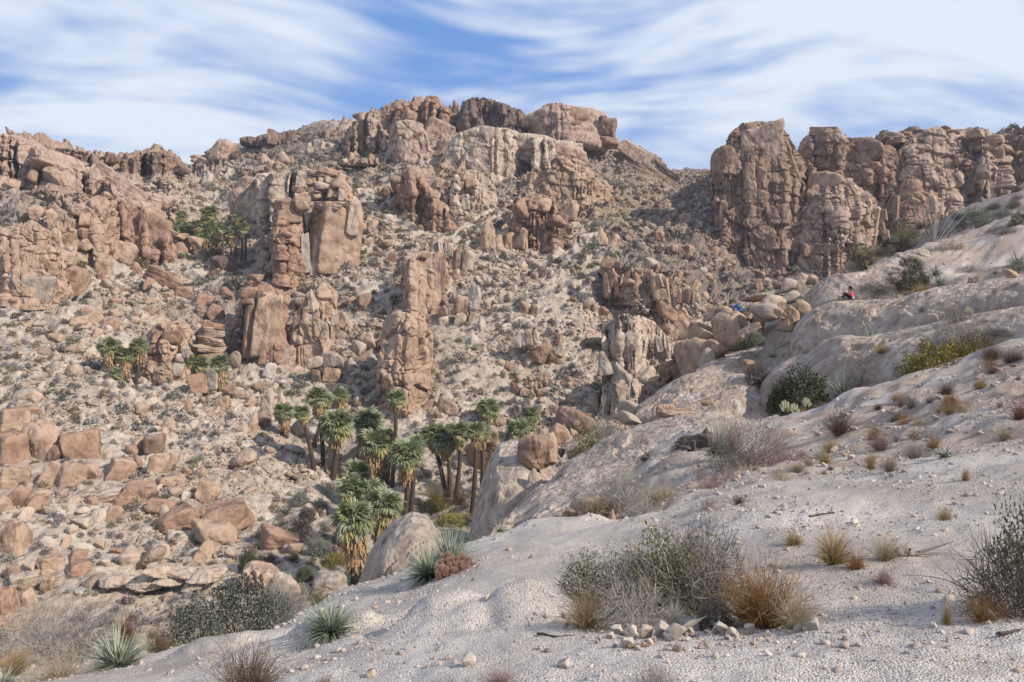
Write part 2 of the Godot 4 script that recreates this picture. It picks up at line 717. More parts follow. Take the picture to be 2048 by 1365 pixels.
func build_far_ground() -> void:
	var lines := [
		[V(-700, 1420, 45), V(0, 1400, 46), V(400, 1370, 48), V(600, 1300, 50), V(700, 1230, 54), V(850, 1120, 65), V(950, 1080, 78), V(1100, 1000, 95), V(1250, 880, 122), V(1350, 810, 145), V(1450, 760, 170), V(1600, 700, 180), V(1800, 640, 185), V(2048, 600, 190), V(2700, 560, 200)],
		[V(-700, 1330, 52), V(0, 1280, 54), V(400, 1230, 57), V(600, 1190, 61), V(700, 1160, 65), V(850, 1060, 82), V(950, 1010, 92), V(1100, 920, 110), V(1230, 835, 128), V(1330, 780, 148), V(1450, 720, 175), V(1600, 660, 190), V(1800, 610, 195), V(2048, 570, 200), V(2700, 540, 210)],
		[V(-700, 1120, 66), V(0, 1100, 66), V(250, 1100, 70), V(400, 1080, 73), V(520, 1050, 78), V(620, 1000, 87), V(700, 970, 96), V(800, 985, 97), V(880, 990, 96), V(950, 960, 101), V(1050, 880, 118), V(1150, 840, 126), V(1230, 800, 135), V(1330, 740, 156), V(1450, 680, 185), V(1600, 620, 200), V(1800, 580, 205), V(2048, 545, 207), V(2700, 520, 220)],
		[V(-700, 960, 84), V(0, 940, 84), V(250, 900, 92), V(400, 880, 98), V(520, 870, 104), V(600, 850, 112), V(700, 840, 118), V(800, 850, 118), V(900, 850, 118), V(1000, 820, 126), V(1100, 780, 135), V(1200, 740, 143), V(1300, 690, 157), V(1400, 640, 182), V(1500, 600, 206), V(1700, 560, 215), V(2048, 520, 215), V(2700, 480, 225)],
		[V(-700, 780, 112), V(0, 760, 112), V(200, 740, 125), V(300, 760, 130), V(420, 790, 128), V(500, 770, 132), V(600, 740, 138), V(700, 720, 141), V(850, 700, 145), V(1000, 680, 151), V(1200, 640, 163), V(1300, 600, 178), V(1400, 560, 203), V(1500, 540, 226), V(1700, 520, 226), V(2048, 480, 226), V(2700, 440, 235)],
		[V(-700, 640, 140), V(0, 620, 140), V(200, 600, 160), V(400, 600, 170), V(470, 560, 180), V(600, 560, 179), V(700, 560, 177), V(850, 540, 180), V(1000, 540, 184), V(1200, 500, 203), V(1350, 460, 238), V(1450, 420, 250), V(1600, 440, 236), V(1800, 430, 233), V(2048, 420, 233), V(2700, 380, 236)],
		[V(-700, 480, 172), V(0, 480, 172), V(100, 480, 180), V(300, 520, 190), V(450, 500, 205), V(600, 420, 215), V(700, 420, 213), V(850, 440, 209), V(1000, 430, 221), V(1150, 420, 242), V(1300, 400, 291), V(1400, 390, 330), V(1500, 360, 252), V(1700, 360, 241), V(2048, 360, 240), V(2700, 300, 243)],
		[V(-700, 370, 215), V(0, 380, 215), V(100, 390, 221), V(300, 420, 231), V(420, 420, 251), V(560, 350, 272), V(700, 340, 272), V(850, 350, 258), V(1000, 350, 272), V(1150, 340, 302), V(1280, 350, 350), V(1400, 365, 400), V(1500, 315, 262), V(1600, 335, 256), V(1700, 320, 250), V(2048, 300, 249), V(2700, 240, 252)],
		[V(-700, 240, 300), V(-200, 262, 290), V(0, 276, 280), V(33, 282, 280), V(77, 290, 283), V(164, 307, 288), V(244, 323, 300), V(279, 313, 305), V(308, 308, 310), V(341, 315, 312), V(364, 330, 316), V(385, 342, 330), V(400, 330, 350), V(480, 290, 380), V(531, 278, 383), V(583, 266, 388), V(644, 248, 392), V(700, 243, 396), V(747, 234, 400), V(785, 222, 405), V(824, 212, 410), V(859, 206, 415), V(890, 222, 418), V(908, 222, 420), V(926, 226, 420), V(954, 212, 420), V(980, 212, 418), V(1037, 238, 410), V(1065, 250, 400), V(1114, 232, 390), V(1190, 252, 392), V(1232, 284, 400), V(1280, 300, 420), V(1319, 325, 440), V(1345, 350, 470), V(1370, 346, 500), V(1421, 349, 520), V(1432, 352, 480), V(1480, 290, 285), V(1600, 318, 276), V(1700, 292, 270), V(1850, 283, 266), V(2048, 268, 264), V(2700, 190, 266)],
		[V(-700, 330, 380), V(0, 350, 370), V(340, 390, 400), V(480, 360, 480), V(859, 300, 520), V(1114, 310, 500), V(1345, 400, 600), V(1421, 390, 640), V(1500, 350, 430), V(2048, 340, 390), V(2700, 260, 400)],
	]
	var cols := 720
	var L := loft(lines, -620.0, 2660.0, cols, [10, 50, 62, 60, 60, 56, 56, 54, 10])
	var v: PackedVector3Array = L[0]
	var rows: int = L[1]
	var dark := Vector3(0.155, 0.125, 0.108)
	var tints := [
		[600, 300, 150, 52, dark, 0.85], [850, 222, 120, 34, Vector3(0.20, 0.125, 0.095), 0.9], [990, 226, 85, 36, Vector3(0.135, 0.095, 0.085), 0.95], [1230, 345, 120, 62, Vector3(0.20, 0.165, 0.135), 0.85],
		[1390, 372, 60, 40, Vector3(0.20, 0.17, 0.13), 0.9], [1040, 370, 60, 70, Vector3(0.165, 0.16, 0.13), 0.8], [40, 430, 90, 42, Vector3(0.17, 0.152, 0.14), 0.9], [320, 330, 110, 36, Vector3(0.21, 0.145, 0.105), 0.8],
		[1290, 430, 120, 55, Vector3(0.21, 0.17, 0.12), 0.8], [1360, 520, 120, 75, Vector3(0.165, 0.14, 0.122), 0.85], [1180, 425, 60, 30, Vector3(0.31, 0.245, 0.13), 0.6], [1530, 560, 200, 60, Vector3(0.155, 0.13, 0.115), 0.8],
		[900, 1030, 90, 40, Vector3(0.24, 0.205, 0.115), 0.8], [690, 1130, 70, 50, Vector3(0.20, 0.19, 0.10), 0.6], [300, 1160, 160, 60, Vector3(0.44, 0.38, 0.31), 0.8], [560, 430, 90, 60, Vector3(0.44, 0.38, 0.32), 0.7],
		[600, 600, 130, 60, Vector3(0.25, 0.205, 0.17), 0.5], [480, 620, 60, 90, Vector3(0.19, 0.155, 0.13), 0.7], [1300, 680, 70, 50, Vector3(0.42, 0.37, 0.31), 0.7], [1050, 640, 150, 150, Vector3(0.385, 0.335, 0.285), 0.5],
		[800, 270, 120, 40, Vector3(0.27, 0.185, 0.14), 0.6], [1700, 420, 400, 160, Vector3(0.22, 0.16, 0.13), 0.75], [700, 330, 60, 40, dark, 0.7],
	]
	var col := PackedColorArray()
	col.resize(v.size())
	far_cliff.resize(v.size())
	var ridg := noise(31, 0.06, 5, FastNoiseLite.TYPE_SIMPLEX_SMOOTH, FastNoiseLite.FRACTAL_RIDGED)
	var fine := noise(32, 0.45, 4)
	var chunk := noise(33, 0.105, 1, FastNoiseLite.TYPE_CELLULAR)
	chunk.cellular_return_type = FastNoiseLite.RETURN_CELL_VALUE
	var chunk2 := noise(34, 0.24, 1, FastNoiseLite.TYPE_CELLULAR)
	chunk2.cellular_return_type = FastNoiseLite.RETURN_CELL_VALUE
	# where the slope is bare jointed rock: (x, y, reach, reach)
	var bare := [[1560, 400, 110, 130], [1720, 400, 140, 130], [1900, 350, 160, 90], [2080, 320, 120, 100], [600, 450, 120, 110], [1090, 420, 90, 80], [200, 440, 170, 90], [60, 530, 90, 60], [1150, 260, 90, 50], [960, 300, 90, 60], [780, 270, 90, 50], [985, 235, 80, 30], [850, 225, 110, 30], [810, 730, 50, 110], [560, 660, 110, 90], [845, 560, 60, 60], [1280, 620, 90, 90], [330, 700, 60, 60], [300, 330, 150, 40], [840, 400, 60, 50], [1260, 770, 60, 70], [100, 330, 150, 50], [920, 380, 60, 60], [330, 1170, 140, 36], [1240, 690, 80, 40]]
	for r in rows:
		for c in cols:
			var i := r * cols + c
			var p := v[i]
			var q := to_px(p)
			var wob := 0.45 * n_a.get_noise_3dv(p * 1.5)
			var rocky := clampf(0.5 + 1.4 * n_d.get_noise_3dv(p), 0.12, 1.0)
			if q.y < 380.0:
				rocky = maxf(rocky, 0.6)
			if q.y > 1000.0 and q.x > 640.0:
				rocky *= 0.3
			var amp := 1.0 + p.z / -150.0
			var k := ridg.get_noise_3dv(p) * 1.3 * rocky + n_b.get_noise_3dv(p) * 0.55 + fine.get_noise_3dv(p) * 0.28
			var edge := clampf(float(rows - r) / 22.0, 0.35, 1.0)
			var cliff := 0.0
			if r > 40:
				for e in bare:
					var ex: float = (q.x - e[0]) / e[2]
					var ey: float = (q.y - e[1]) / e[3]
					if absf(ex) < 1.3 and absf(ey) < 1.3:
						cliff = maxf(cliff, clampf((1.15 - sqrt(ex * ex + ey * ey) + wob) * 2.5, 0.0, 1.0))
			far_cliff[i] = cliff
			if cliff > 0.0:
				var pw := p * Vector3(1.0, 0.62, 1.0) + Vector3(1, 1, 1) * n_b.get_noise_3dv(p * 0.7) * 1.5
				k += cliff * (chunk.get_noise_3dv(pw) * 1.25 + chunk2.get_noise_3dv(pw) * 0.6)
			var o := k * amp * edge * clampf(-p.z / 90.0, 0.4, 1.3)
			v[i] = p + Vector3(0, o * 0.7, o * 0.5)
			# base colour: pale decomposed granite, tan soil, darker gravel
			var m := n_a.get_noise_3dv(p * 0.8 + Vector3(40, 0, 0))
			var b := Vector3(0.42, 0.36, 0.305).lerp(Vector3(0.33, 0.272, 0.222), clampf(0.5 + 1.3 * m, 0, 1))
			b = b.lerp(Vector3(0.46, 0.41, 0.355), clampf(n_b.get_noise_3dv(p * 0.5) * 2.2 - 0.15, 0, 1) * 0.7)
			if cliff > 0.0:
				var cv := chunk.get_noise_3dv(p * Vector3(1.0, 0.62, 1.0))
				var rockc := Vector3(0.40, 0.30, 0.235).lerp(Vector3(0.31, 0.215, 0.165), clampf(0.5 + cv * 0.6, 0, 1))
				b = b.lerp(rockc, cliff * 0.8)
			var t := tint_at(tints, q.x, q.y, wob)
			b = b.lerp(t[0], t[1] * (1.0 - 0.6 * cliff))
			b *= 1.06
			b *= 1.0 + 0.30 * fine.get_noise_3dv(p * 1.7)
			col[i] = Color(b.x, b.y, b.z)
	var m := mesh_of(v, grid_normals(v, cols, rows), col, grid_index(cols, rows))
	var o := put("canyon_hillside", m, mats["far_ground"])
	o.set_meta("kind", "structure")
	o.set_meta("label", "rocky canyon hillside of pale gravel rising to the ridge")
	far_tm = m.generate_triangle_mesh()
	far_v = v
	far_cols = cols
	far_rows = rows
	far_col = col


var far_v: PackedVector3Array
var far_col: PackedColorArray
var far_cliff := PackedFloat32Array()
var far_cols := 0
var far_rows := 0
var near_v: PackedVector3Array
var near_cols := 0
var near_rows := 0


func slab_color(p: Vector3) -> Color:
	var m := n_b.get_noise_3dv(p * 1.2)
	var b := Vector3(0.515, 0.468, 0.42).lerp(Vector3(0.465, 0.405, 0.35), clampf(0.5 + m * 1.6, 0, 1))
	b = b.lerp(Vector3(0.58, 0.54, 0.50), clampf(n_c.get_noise_3dv(p * 0.45) * 1.8, 0, 0.7))
	b = b.lerp(Vector3(0.30, 0.245, 0.21), clampf(n_a.get_noise_3dv(p * 3.0 + Vector3(9, 3, 1)) * 2.4 - 0.45, 0, 0.55))
	b = b.lerp(Vector3(0.36, 0.33, 0.315), clampf(n_c.get_noise_3dv(p * 0.9 + Vector3(5, 0, 7)) * 2.6 - 0.3, 0, 0.6))
	b *= 1.0 + 0.16 * n_c.get_noise_3dv(p * 2.5)
	return Color(b.x, b.y, b.z)


func build_near_ground() -> void:
	var lines := [
		[V(-600, 3000, 1.2), V(1024, 3000, 1.0), V(2700, 3000, 1.0)],
		[V(-600, 1420, 6.5), V(0, 1400, 5.6), V(300, 1390, 5.0), V(450, 1372, 4.7), V(600, 1365, 4.2), V(1024, 1365, 3.3), V(1500, 1365, 2.9), V(2048, 1365, 2.7), V(2700, 1365, 2.5)],
		[V(-600, 1380, 8.5), V(0, 1362, 7.6), V(300, 1345, 6.6), V(450, 1318, 6.0), V(560, 1300, 5.9), V(640, 1268, 6.4), V(760, 1235, 6.2), V(900, 1215, 5.8), V(1024, 1215, 5.2), V(1150, 1240, 4.4), V(1400, 1240, 4.2), V(1700, 1200, 4.3), V(2048, 1180, 4.1), V(2700, 1150, 4)],
		[V(-600, 1360, 12), V(0, 1345, 11), V(300, 1320, 9.5), V(400, 1290, 9.5), V(470, 1277, 9.3), V(545, 1266, 9.2), V(600, 1235, 9.5), V(680, 1187, 10), V(740, 1167, 10.2), V(850, 1130, 10.3), V(950, 1085, 10.3), V(1060, 1062, 10.5), V(1170, 1055, 10.2), V(1230, 1045, 10), V(1330, 1020, 10), V(1500, 972, 10), V(1700, 948, 10), V(1850, 922, 10), V(2048, 893, 10), V(2700, 800, 10)],
		[V(-600, 1500, 16), V(0, 1480, 15), V(400, 1430, 13), V(600, 1360, 13), V(740, 1290, 13.5), V(850, 1250, 13.5), V(950, 1190, 13.5), V(1060, 1115, 13), V(1170, 1075, 12.5), V(1230, 1052, 12), V(1330, 1022, 12), V(1500, 976, 12.2), V(1700, 946, 12.5), V(1850, 915, 12.5), V(2048, 880, 12.5), V(2700, 780, 12.5)],
		[V(-600, 1600, 24), V(0, 1560, 23), V(400, 1520, 22), V(600, 1480, 22), V(740, 1420, 22), V(850, 1360, 22), V(950, 1280, 20), V(1060, 1110, 17), V(1170, 1062, 16), V(1230, 1035, 16), V(1330, 985, 17), V(1420, 950, 18), V(1500, 930, 18.5), V(1700, 880, 18), V(1850, 840, 17.5), V(2048, 780, 17), V(2700, 660, 17)],
		[V(-600, 1640, 32), V(0, 1600, 32), V(400, 1560, 32), V(600, 1540, 32), V(740, 1480, 32), V(850, 1400, 32), V(950, 1280, 30), V(1060, 1090, 26), V(1170, 985, 27), V(1250, 935, 27), V(1330, 880, 27), V(1420, 850, 27), V(1500, 850, 27), V(1600, 838, 27), V(1700, 800, 26.5), V(1800, 765, 26), V(1900, 735, 25.5), V(2048, 690, 25), V(2700, 560, 25)],
		[V(-600, 1580, 42), V(0, 1540, 42), V(600, 1480, 42), V(740, 1440, 42), V(850, 1340, 42), V(950, 1190, 40), V(1060, 1070, 38), V(1170, 990, 36), V(1250, 930, 36), V(1330, 880, 36), V(1420, 848, 36), V(1500, 842, 36), V(1600, 832, 34.2), V(1700, 790, 32), V(1800, 750, 30.2), V(1900, 722, 28.8), V(2048, 694, 26.8), V(2700, 540, 30)],
		[V(-600, 1500, 48), V(0, 1450, 48), V(740, 1380, 48), V(850, 1260, 50), V(950, 1150, 48), V(1060, 1060, 46), V(1170, 990, 45), V(1250, 930, 45), V(1330, 850, 44), V(1420, 810, 43), V(1500, 785, 42), V(1600, 770, 41), V(1700, 735, 40), V(1800, 710, 39), V(1900, 690, 37), V(2048, 660, 35), V(2700, 500, 36)],
		[V(-600, 1480, 52), V(0, 1420, 52), V(740, 1340, 54), V(850, 1200, 58), V(950, 1100, 58), V(1060, 1020, 56), V(1170, 960, 56), V(1250, 905, 54), V(1330, 830, 52), V(1420, 765, 50), V(1500, 725, 48), V(1600, 690, 47), V(1700, 650, 46.5), V(1800, 612, 46), V(1900, 588, 45), V(2048, 566, 43), V(2700, 440, 42)],
		[V(-600, 1480, 56), V(0, 1420, 56), V(850, 1180, 66), V(950, 1080, 70), V(1060, 1000, 70), V(1170, 940, 70), V(1250, 890, 66), V(1330, 820, 62), V(1400, 740, 60), V(1480, 680, 58), V(1560, 620, 57), V(1640, 575, 57), V(1742, 540, 57), V(1793, 514, 57), V(1860, 488, 58), V(1922, 473, 60), V(1970, 454, 62), V(2048, 424, 62), V(2700, 300, 62)],
		[V(-600, 1480, 60), V(0, 1420, 60), V(850, 1150, 80), V(950, 1060, 88), V(1060, 980, 96), V(1170, 930, 100), V(1250, 895, 100), V(1330, 850, 95), V(1480, 780, 88), V(1640, 700, 84), V(1742, 600, 84), V(1800, 540, 78), V(1860, 502, 74), V(1970, 468, 70), V(2048, 438, 70), V(2700, 310, 70)],
		[V(-600, 1480, 64), V(0, 1430, 64), V(850, 1160, 86), V(950, 1080, 96), V(1060, 960, 104), V(1250, 910, 115), V(1480, 830, 110), V(1640, 760, 105), V(1742, 600, 98), V(1800, 505, 96), V(1860, 458, 95), V(1903, 430, 94), V(1938, 412, 94), V(1985, 400, 93), V(2048, 384, 93), V(2700, 240, 95)],
		[V(-600, 1500, 70), V(0, 1450, 70), V(850, 1200, 95), V(1060, 1000, 115), V(1250, 950, 128), V(1480, 880, 130), V(1742, 700, 130), V(1860, 560, 130), V(2048, 480, 130), V(2700, 330, 130)],
	]
	var cols := 380
	var L := loft(lines, -560.0, 2660.0, cols, [16, 60, 56, 16, 30, 30, 24, 22, 22, 22, 10, 16, 8])
	var v: PackedVector3Array = L[0]
	var rows: int = L[1]
	var col := PackedColorArray()
	col.resize(v.size())
	var swell := noise(41, 0.5, 3)
	var nub := noise(42, 3.0, 3)
	var humps := [[P(950, 1262, 4.9), 0.50, 0.30, 0.15], [P(1070, 1250, 4.7), 0.26, 0.22, 0.12], [P(890, 1275, 5.0), 0.25, 0.2, 0.08], [P(790, 1258, 5.6), 0.36, 0.13, 0.10], [P(670, 1290, 5.5), 0.30, 0.14, 0.10], [P(560, 1330, 5.6), 0.5, 0.2, 0.12], [P(470, 1300, 7.0), 0.6, 0.25, 0.14], [P(1120, 1075, 10.0), 0.6, 0.5, 0.16], [P(1600, 1060, 7.5), 1.2, 0.7, 0.10]]
	for i in v.size():
		var p := v[i]
		var a := clampf(-p.z / 9.0, 0.25, 2.5)
		for hm in humps:
			var hx: float = (p.x - hm[0].x) / hm[1]
			var hz: float = (p.z - hm[0].z) / hm[2]
			var hr: float = hx * hx + hz * hz
			if hr < 2.2:
				var hk := clampf(1.0 - hr * 0.55 + 0.35 * n_c.get_noise_3dv(p * 2.0), 0.0, 1.0)
				p.y += hm[3] * hk * hk * (3.0 - 2.0 * hk)
		v[i] = p + Vector3(0, swell.get_noise_3dv(p) * 0.10 * a + nub.get_noise_3dv(p) * 0.028 + (n_b.get_noise_3dv(p) * 0.28 + n_c.get_noise_3dv(p * 1.3) * 0.09 + n_c.get_noise_3dv(p * 3.5) * 0.045) * clampf((-p.z - 10.3) * 0.5, 0.0, 1.0), 0)
		var q := to_px(p)
		var c := slab_color(p)
		# gravel slope in the gully and the dark brush slope at the back
		var gully := clampf((-p.z - 10.5) / 3.0, 0, 1) * clampf(0.55 + 1.4 * n_b.get_noise_3dv(p * 2.0), 0.0, 1.0)
		c = c.lerp(Color(0.37, 0.29, 0.24), gully * 0.8)
		c = c.lerp(Color(0.30, 0.215, 0.165), gully * clampf(n_c.get_noise_3dv(p * 1.6 + Vector3(3, 1, 4)) * 3.0 - 0.35, 0.0, 0.8))
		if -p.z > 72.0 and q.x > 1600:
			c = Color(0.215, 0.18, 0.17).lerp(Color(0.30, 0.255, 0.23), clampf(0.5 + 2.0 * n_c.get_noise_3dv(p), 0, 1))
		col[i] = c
	var m := mesh_of(v, grid_normals(v, cols, rows), col, grid_index(cols, rows))
	var o := put("bedrock_ground", m, mats["near_ground"])
	o.set_meta("kind", "structure")
	o.set_meta("label", "grey pink granite ground sloping down into the canyon")
	near_tm.append(m.generate_triangle_mesh())
	near_v = v
	near_cols = cols
	near_rows = rows
	# ground behind the viewer
	var bl: Array = []
	var bv := PackedVector3Array()
	for r in 20:
		for c in 30:
			var x := lerpf(-40, 40, c / 29.0)
			var z := lerpf(-1.1, 40.0, r / 19.0)
			bv.append(Vector3(x, -1.75 + x * 0.05 + swell.get_noise_2d(x, z) * 0.3, z))
	var bn := PackedVector3Array()
	for p in bv:
		bn.append(Vector3.UP)
	var bc := PackedColorArray()
	for p in bv:
		bc.append(slab_color(p))
	# rows run away from the viewer here, so the sheet is wound the other way
	var bi := grid_index(30, 20)
	for k in range(0, bi.size(), 3):
		var x := bi[k + 1]
		bi[k + 1] = bi[k + 2]
		bi[k + 2] = x
	var bo := put("bedrock_ground", mesh_of(bv, bn, bc, bi), mats["near_ground"])
	bo.set_meta("kind", "structure")
	# whalebacks: crest line, foot line
	whaleback("broad steep smooth granite slab under the heart-shaped boulder", [V(941, 1068, 34), V(950, 1022, 34), V(966, 962, 34.5), V(983, 917, 35), V(1003, 891, 35.5), V(1030, 884, 36), V(1062, 892, 36), V(1095, 928, 35.5), V(1125, 960, 35)],
		[V(938, 1078, 32), V(965, 1082, 31), V(1000, 1080, 30), V(1040, 1068, 29.5), V(1080, 1040, 29.5), V(1130, 985, 30)], 4.0, 2.0)
	whaleback("smooth foreground dome of pinkish granite beside the nearest palm", [V(716, 1178, 22.5), V(738, 1118, 22.5), V(770, 1068, 22.5), V(800, 1044, 22.5), V(828, 1034, 22.5), V(850, 1038, 22.5), V(868, 1056, 22.5), V(886, 1095, 22.5)],
		[V(712, 1195, 21), V(750, 1215, 20), V(800, 1225, 19.5), V(850, 1200, 19.5), V(895, 1150, 20)], 2.5, 2.5)
	whaleback("long lower granite whaleback beside the gravel gully", [V(985, 1062, 21), V(1037, 1018, 23), V(1081, 977, 24), V(1120, 960, 24.5), V(1176, 940, 25), V(1231, 932, 25), V(1298, 924, 25), V(1380, 925, 24)],
		[V(975, 1066, 20), V(1060, 1066, 18.5), V(1110, 1058, 17.5), V(1150, 1050, 17), V(1190, 1040, 16.5), V(1240, 1018, 16.5), V(1300, 985, 17), V(1385, 945, 19)], 2.2, 1.2)
	whaleback("broad upper granite whaleback with a dome-like crest", [V(1030, 1030, 26), V(1070, 985, 27), V(1103, 963, 28), V(1134, 929, 29), V(1176, 904, 29.5), V(1218, 879, 30), V(1259, 860, 30), V(1300, 848, 30), V(1350, 834, 30), V(1420, 828, 30), V(1480, 840, 29.5), V(1540, 862, 29)],
		[V(1025, 1040, 25), V(1085, 1000, 25), V(1125, 965, 25.4), V(1180, 945, 25.6), V(1235, 936, 25.6), V(1300, 928, 25.6), V(1340, 928, 25), V(1380, 928, 24), V(1430, 925, 23), V(1480, 905, 24), V(1520, 890, 25), V(1550, 880, 26)], 3.5, 2.0)
	whaleback("pale low granite lobe above the canyon edge", [V(1285, 806, 42), V(1315, 786, 43), V(1350, 762, 44), V(1384, 746, 45), V(1430, 738, 46), V(1482, 734, 46), V(1520, 752, 45), V(1545, 790, 43)],
		[V(1270, 835, 39), V(1310, 842, 38), V(1350, 842, 37), V(1400, 842, 36.5), V(1440, 842, 36), V(1490, 840, 36), V(1520, 836, 36), V(1550, 826, 37)], 5.0, 4.0)
	whaleback("narrow granite rib with a shadowed left edge", [V(1395, 738, 48), V(1428, 718, 49), V(1475, 704, 50), V(1519, 692, 50), V(1560, 683, 50), V(1600, 676, 49)],
		[V(1390, 752, 46), V(1430, 748, 46), V(1480, 746, 46), V(1520, 742, 46), V(1560, 725, 45), V(1600, 710, 44)], 4.0, 3.0)
	whaleback("steep pink granite slab behind the dark green bush", [V(1519, 800, 39.5), V(1524, 762, 40), V(1555, 734, 40), V(1585, 718, 40), V(1621, 704, 39.5), V(1647, 681, 39), V(1683, 671, 38), V(1725, 673, 37), V(1811, 657, 35), V(1920, 635, 33), V(2048, 611, 31), V(2250, 570, 29)],
		[V(1516, 842, 37), V(1535, 846, 36), V(1570, 845, 35), V(1600, 834, 34), V(1650, 812, 33), V(1700, 788, 32), V(1750, 768, 31), V(1800, 748, 30), V(1870, 728, 29), V(1940, 706, 28), V(2048, 690, 26.5), V(2250, 650, 25)], 4.0, 1.6)
	whaleback("long smooth granite slab that the seated person rests on", [V(1585, 690, 45), V(1587, 662, 45), V(1603, 639, 45), V(1630, 620, 44.5), V(1683, 604, 44), V(1740, 602, 43), V(1790, 597, 42), V(1885, 573, 40), V(2048, 557, 37), V(2250, 520, 34)],
		[V(1576, 712, 43), V(1590, 724, 42), V(1625, 712, 41.5), V(1655, 690, 41), V(1690, 682, 40.5), V(1730, 682, 39.5), V(1811, 667, 37.5), V(1920, 646, 35.5), V(2048, 622, 33), V(2250, 580, 31)], 4.0, 0.8)
	whaleback("rounded granite slab behind the seated person", [V(1600, 620, 52), V(1606, 597, 52), V(1628, 573, 52), V(1665, 551, 52), V(1738, 540, 51), V(1793, 536, 50), V(1850, 548, 49)],
		[V(1594, 645, 49), V(1612, 642, 48), V(1640, 626, 47), V(1690, 608, 46.5), V(1750, 604, 46), V(1800, 594, 46), V(1860, 580, 46)], 4.0, 2.0)
	whaleback("low stepped granite ribs below the trail", [V(1735, 534, 56), V(1764, 519, 57), V(1800, 506, 57), V(1830, 500, 57), V(1870, 505, 56)],
		[V(1735, 545, 53), V(1764, 540, 53), V(1800, 530, 53), V(1840, 520, 53), V(1875, 514, 54)], 3.0, 1.0)


func whaleback(label: String, crest: Array, foot: Array, back: float, drop: float) -> void:
	var cols := 230
	var front := 44
	var rear := 14
	var rows := front + rear
	var v := PackedVector3Array()
	v.resize(rows * cols)
	var cw := PackedFloat32Array()
	var x0: float = crest[0].x
	var x1: float = crest[-1].x
	var f0: float = foot[0].x
	var f1: float = foot[-1].x
	for c in cols:
		var t := float(c) / (cols - 1)
		var cx := lerpf(x0, x1, t)
		var q := along(crest, cx)
		var C := P(cx, q.x, q.y)
		var fx := lerpf(f0, f1, t)
		q = along(foot, fx)
		var B := P(fx, q.x, q.y)
		var away := Vector3(C.x, 0, C.z).normalized()
		for r in front:
			var a := float(r) / (front - 1) * PI * 0.5
			var h := 1.0 - cos(a)
			var y := pow(sin(a), 0.72)
			h = lerpf(h, a / (PI * 0.5), 0.12)
			y = lerpf(y, a / (PI * 0.5), 0.12)
			var p := Vector3(lerpf(B.x, C.x, h), lerpf(B.y - 0.3, C.y, y), lerpf(B.z, C.z, h))
			v[r * cols + c] = p
		for r in rear:
			var a := float(r + 1) / rear * PI * 0.5
			v[(front + r) * cols + c] = C + away * back * sin(a) - Vector3(0, (1.0 - cos(a)) * (drop + 1.0), 0)
	var col := PackedColorArray()
	col.resize(v.size())
	var nn := noise(label.hash() % 5000, 0.35, 4)
	for i in v.size():
		var p := v[i]
		var r: int = i / cols
		var e := clampf(1.0 - absf(r - front + 1) / 4.0, 0.0, 1.0)
		var u := clampf(float(r) / (front - 1), 0.0, 1.0)
		var body := sin(u * PI) if r < front else 0.25
		var flute := nn.get_noise_2d(p.x * 0.8, p.z * 0.3) * 0.28 * body
		var joint := maxf(0.0, 1.0 - absf(nn.get_noise_3dv(p * Vector3(0.55, 0.4, 0.55) + Vector3(50, 0, 0))) / 0.03) * 0.09
		var k := nn.get_noise_3dv(p) * 0.24 * (1.0 - 0.7 * e) + n_c.get_noise_3dv(p) * 0.03 + n_c.get_noise_3dv(p * 2.7) * 0.022 + flute - joint
		var sheet := nn.get_noise_3dv(p * Vector3(0.5, 0.9, 0.5) + Vector3(100, 0, 0))
		k += (0.17 * clampf((sheet - 0.06) * 22.0, 0.0, 1.0) - 0.15 * clampf((-sheet - 0.14) * 22.0, 0.0, 1.0)) * minf(1.0, body + 0.3)
		v[i] = p + Vector3(0, k * 0.7, k * 0.6)
		var stain := clampf(0.5 + 1.6 * nn.get_noise_3d(p.x * 1.6, p.y * 0.3, p.z * 1.6), 0.0, 1.0)
		col[i] = slab_color(p).lerp(Color(0.385, 0.305, 0.245), 0.6).lerp(Color(0.29, 0.225, 0.18), clampf(stain * 0.6 * body + joint * 5.0 + clampf(n_c.get_noise_3dv(p * 1.1) * 2.6 - 0.5, 0.0, 0.5), 0.0, 0.85))
	var m := mesh_of(v, grid_normals(v, cols, rows), col, grid_index(cols, rows))
	var o := put("granite_slab", m, mats["slab_mid"])
	tag(o, label, "rock slab", "granite slabs of the near slope")
	near_tm.append(m.generate_triangle_mesh())


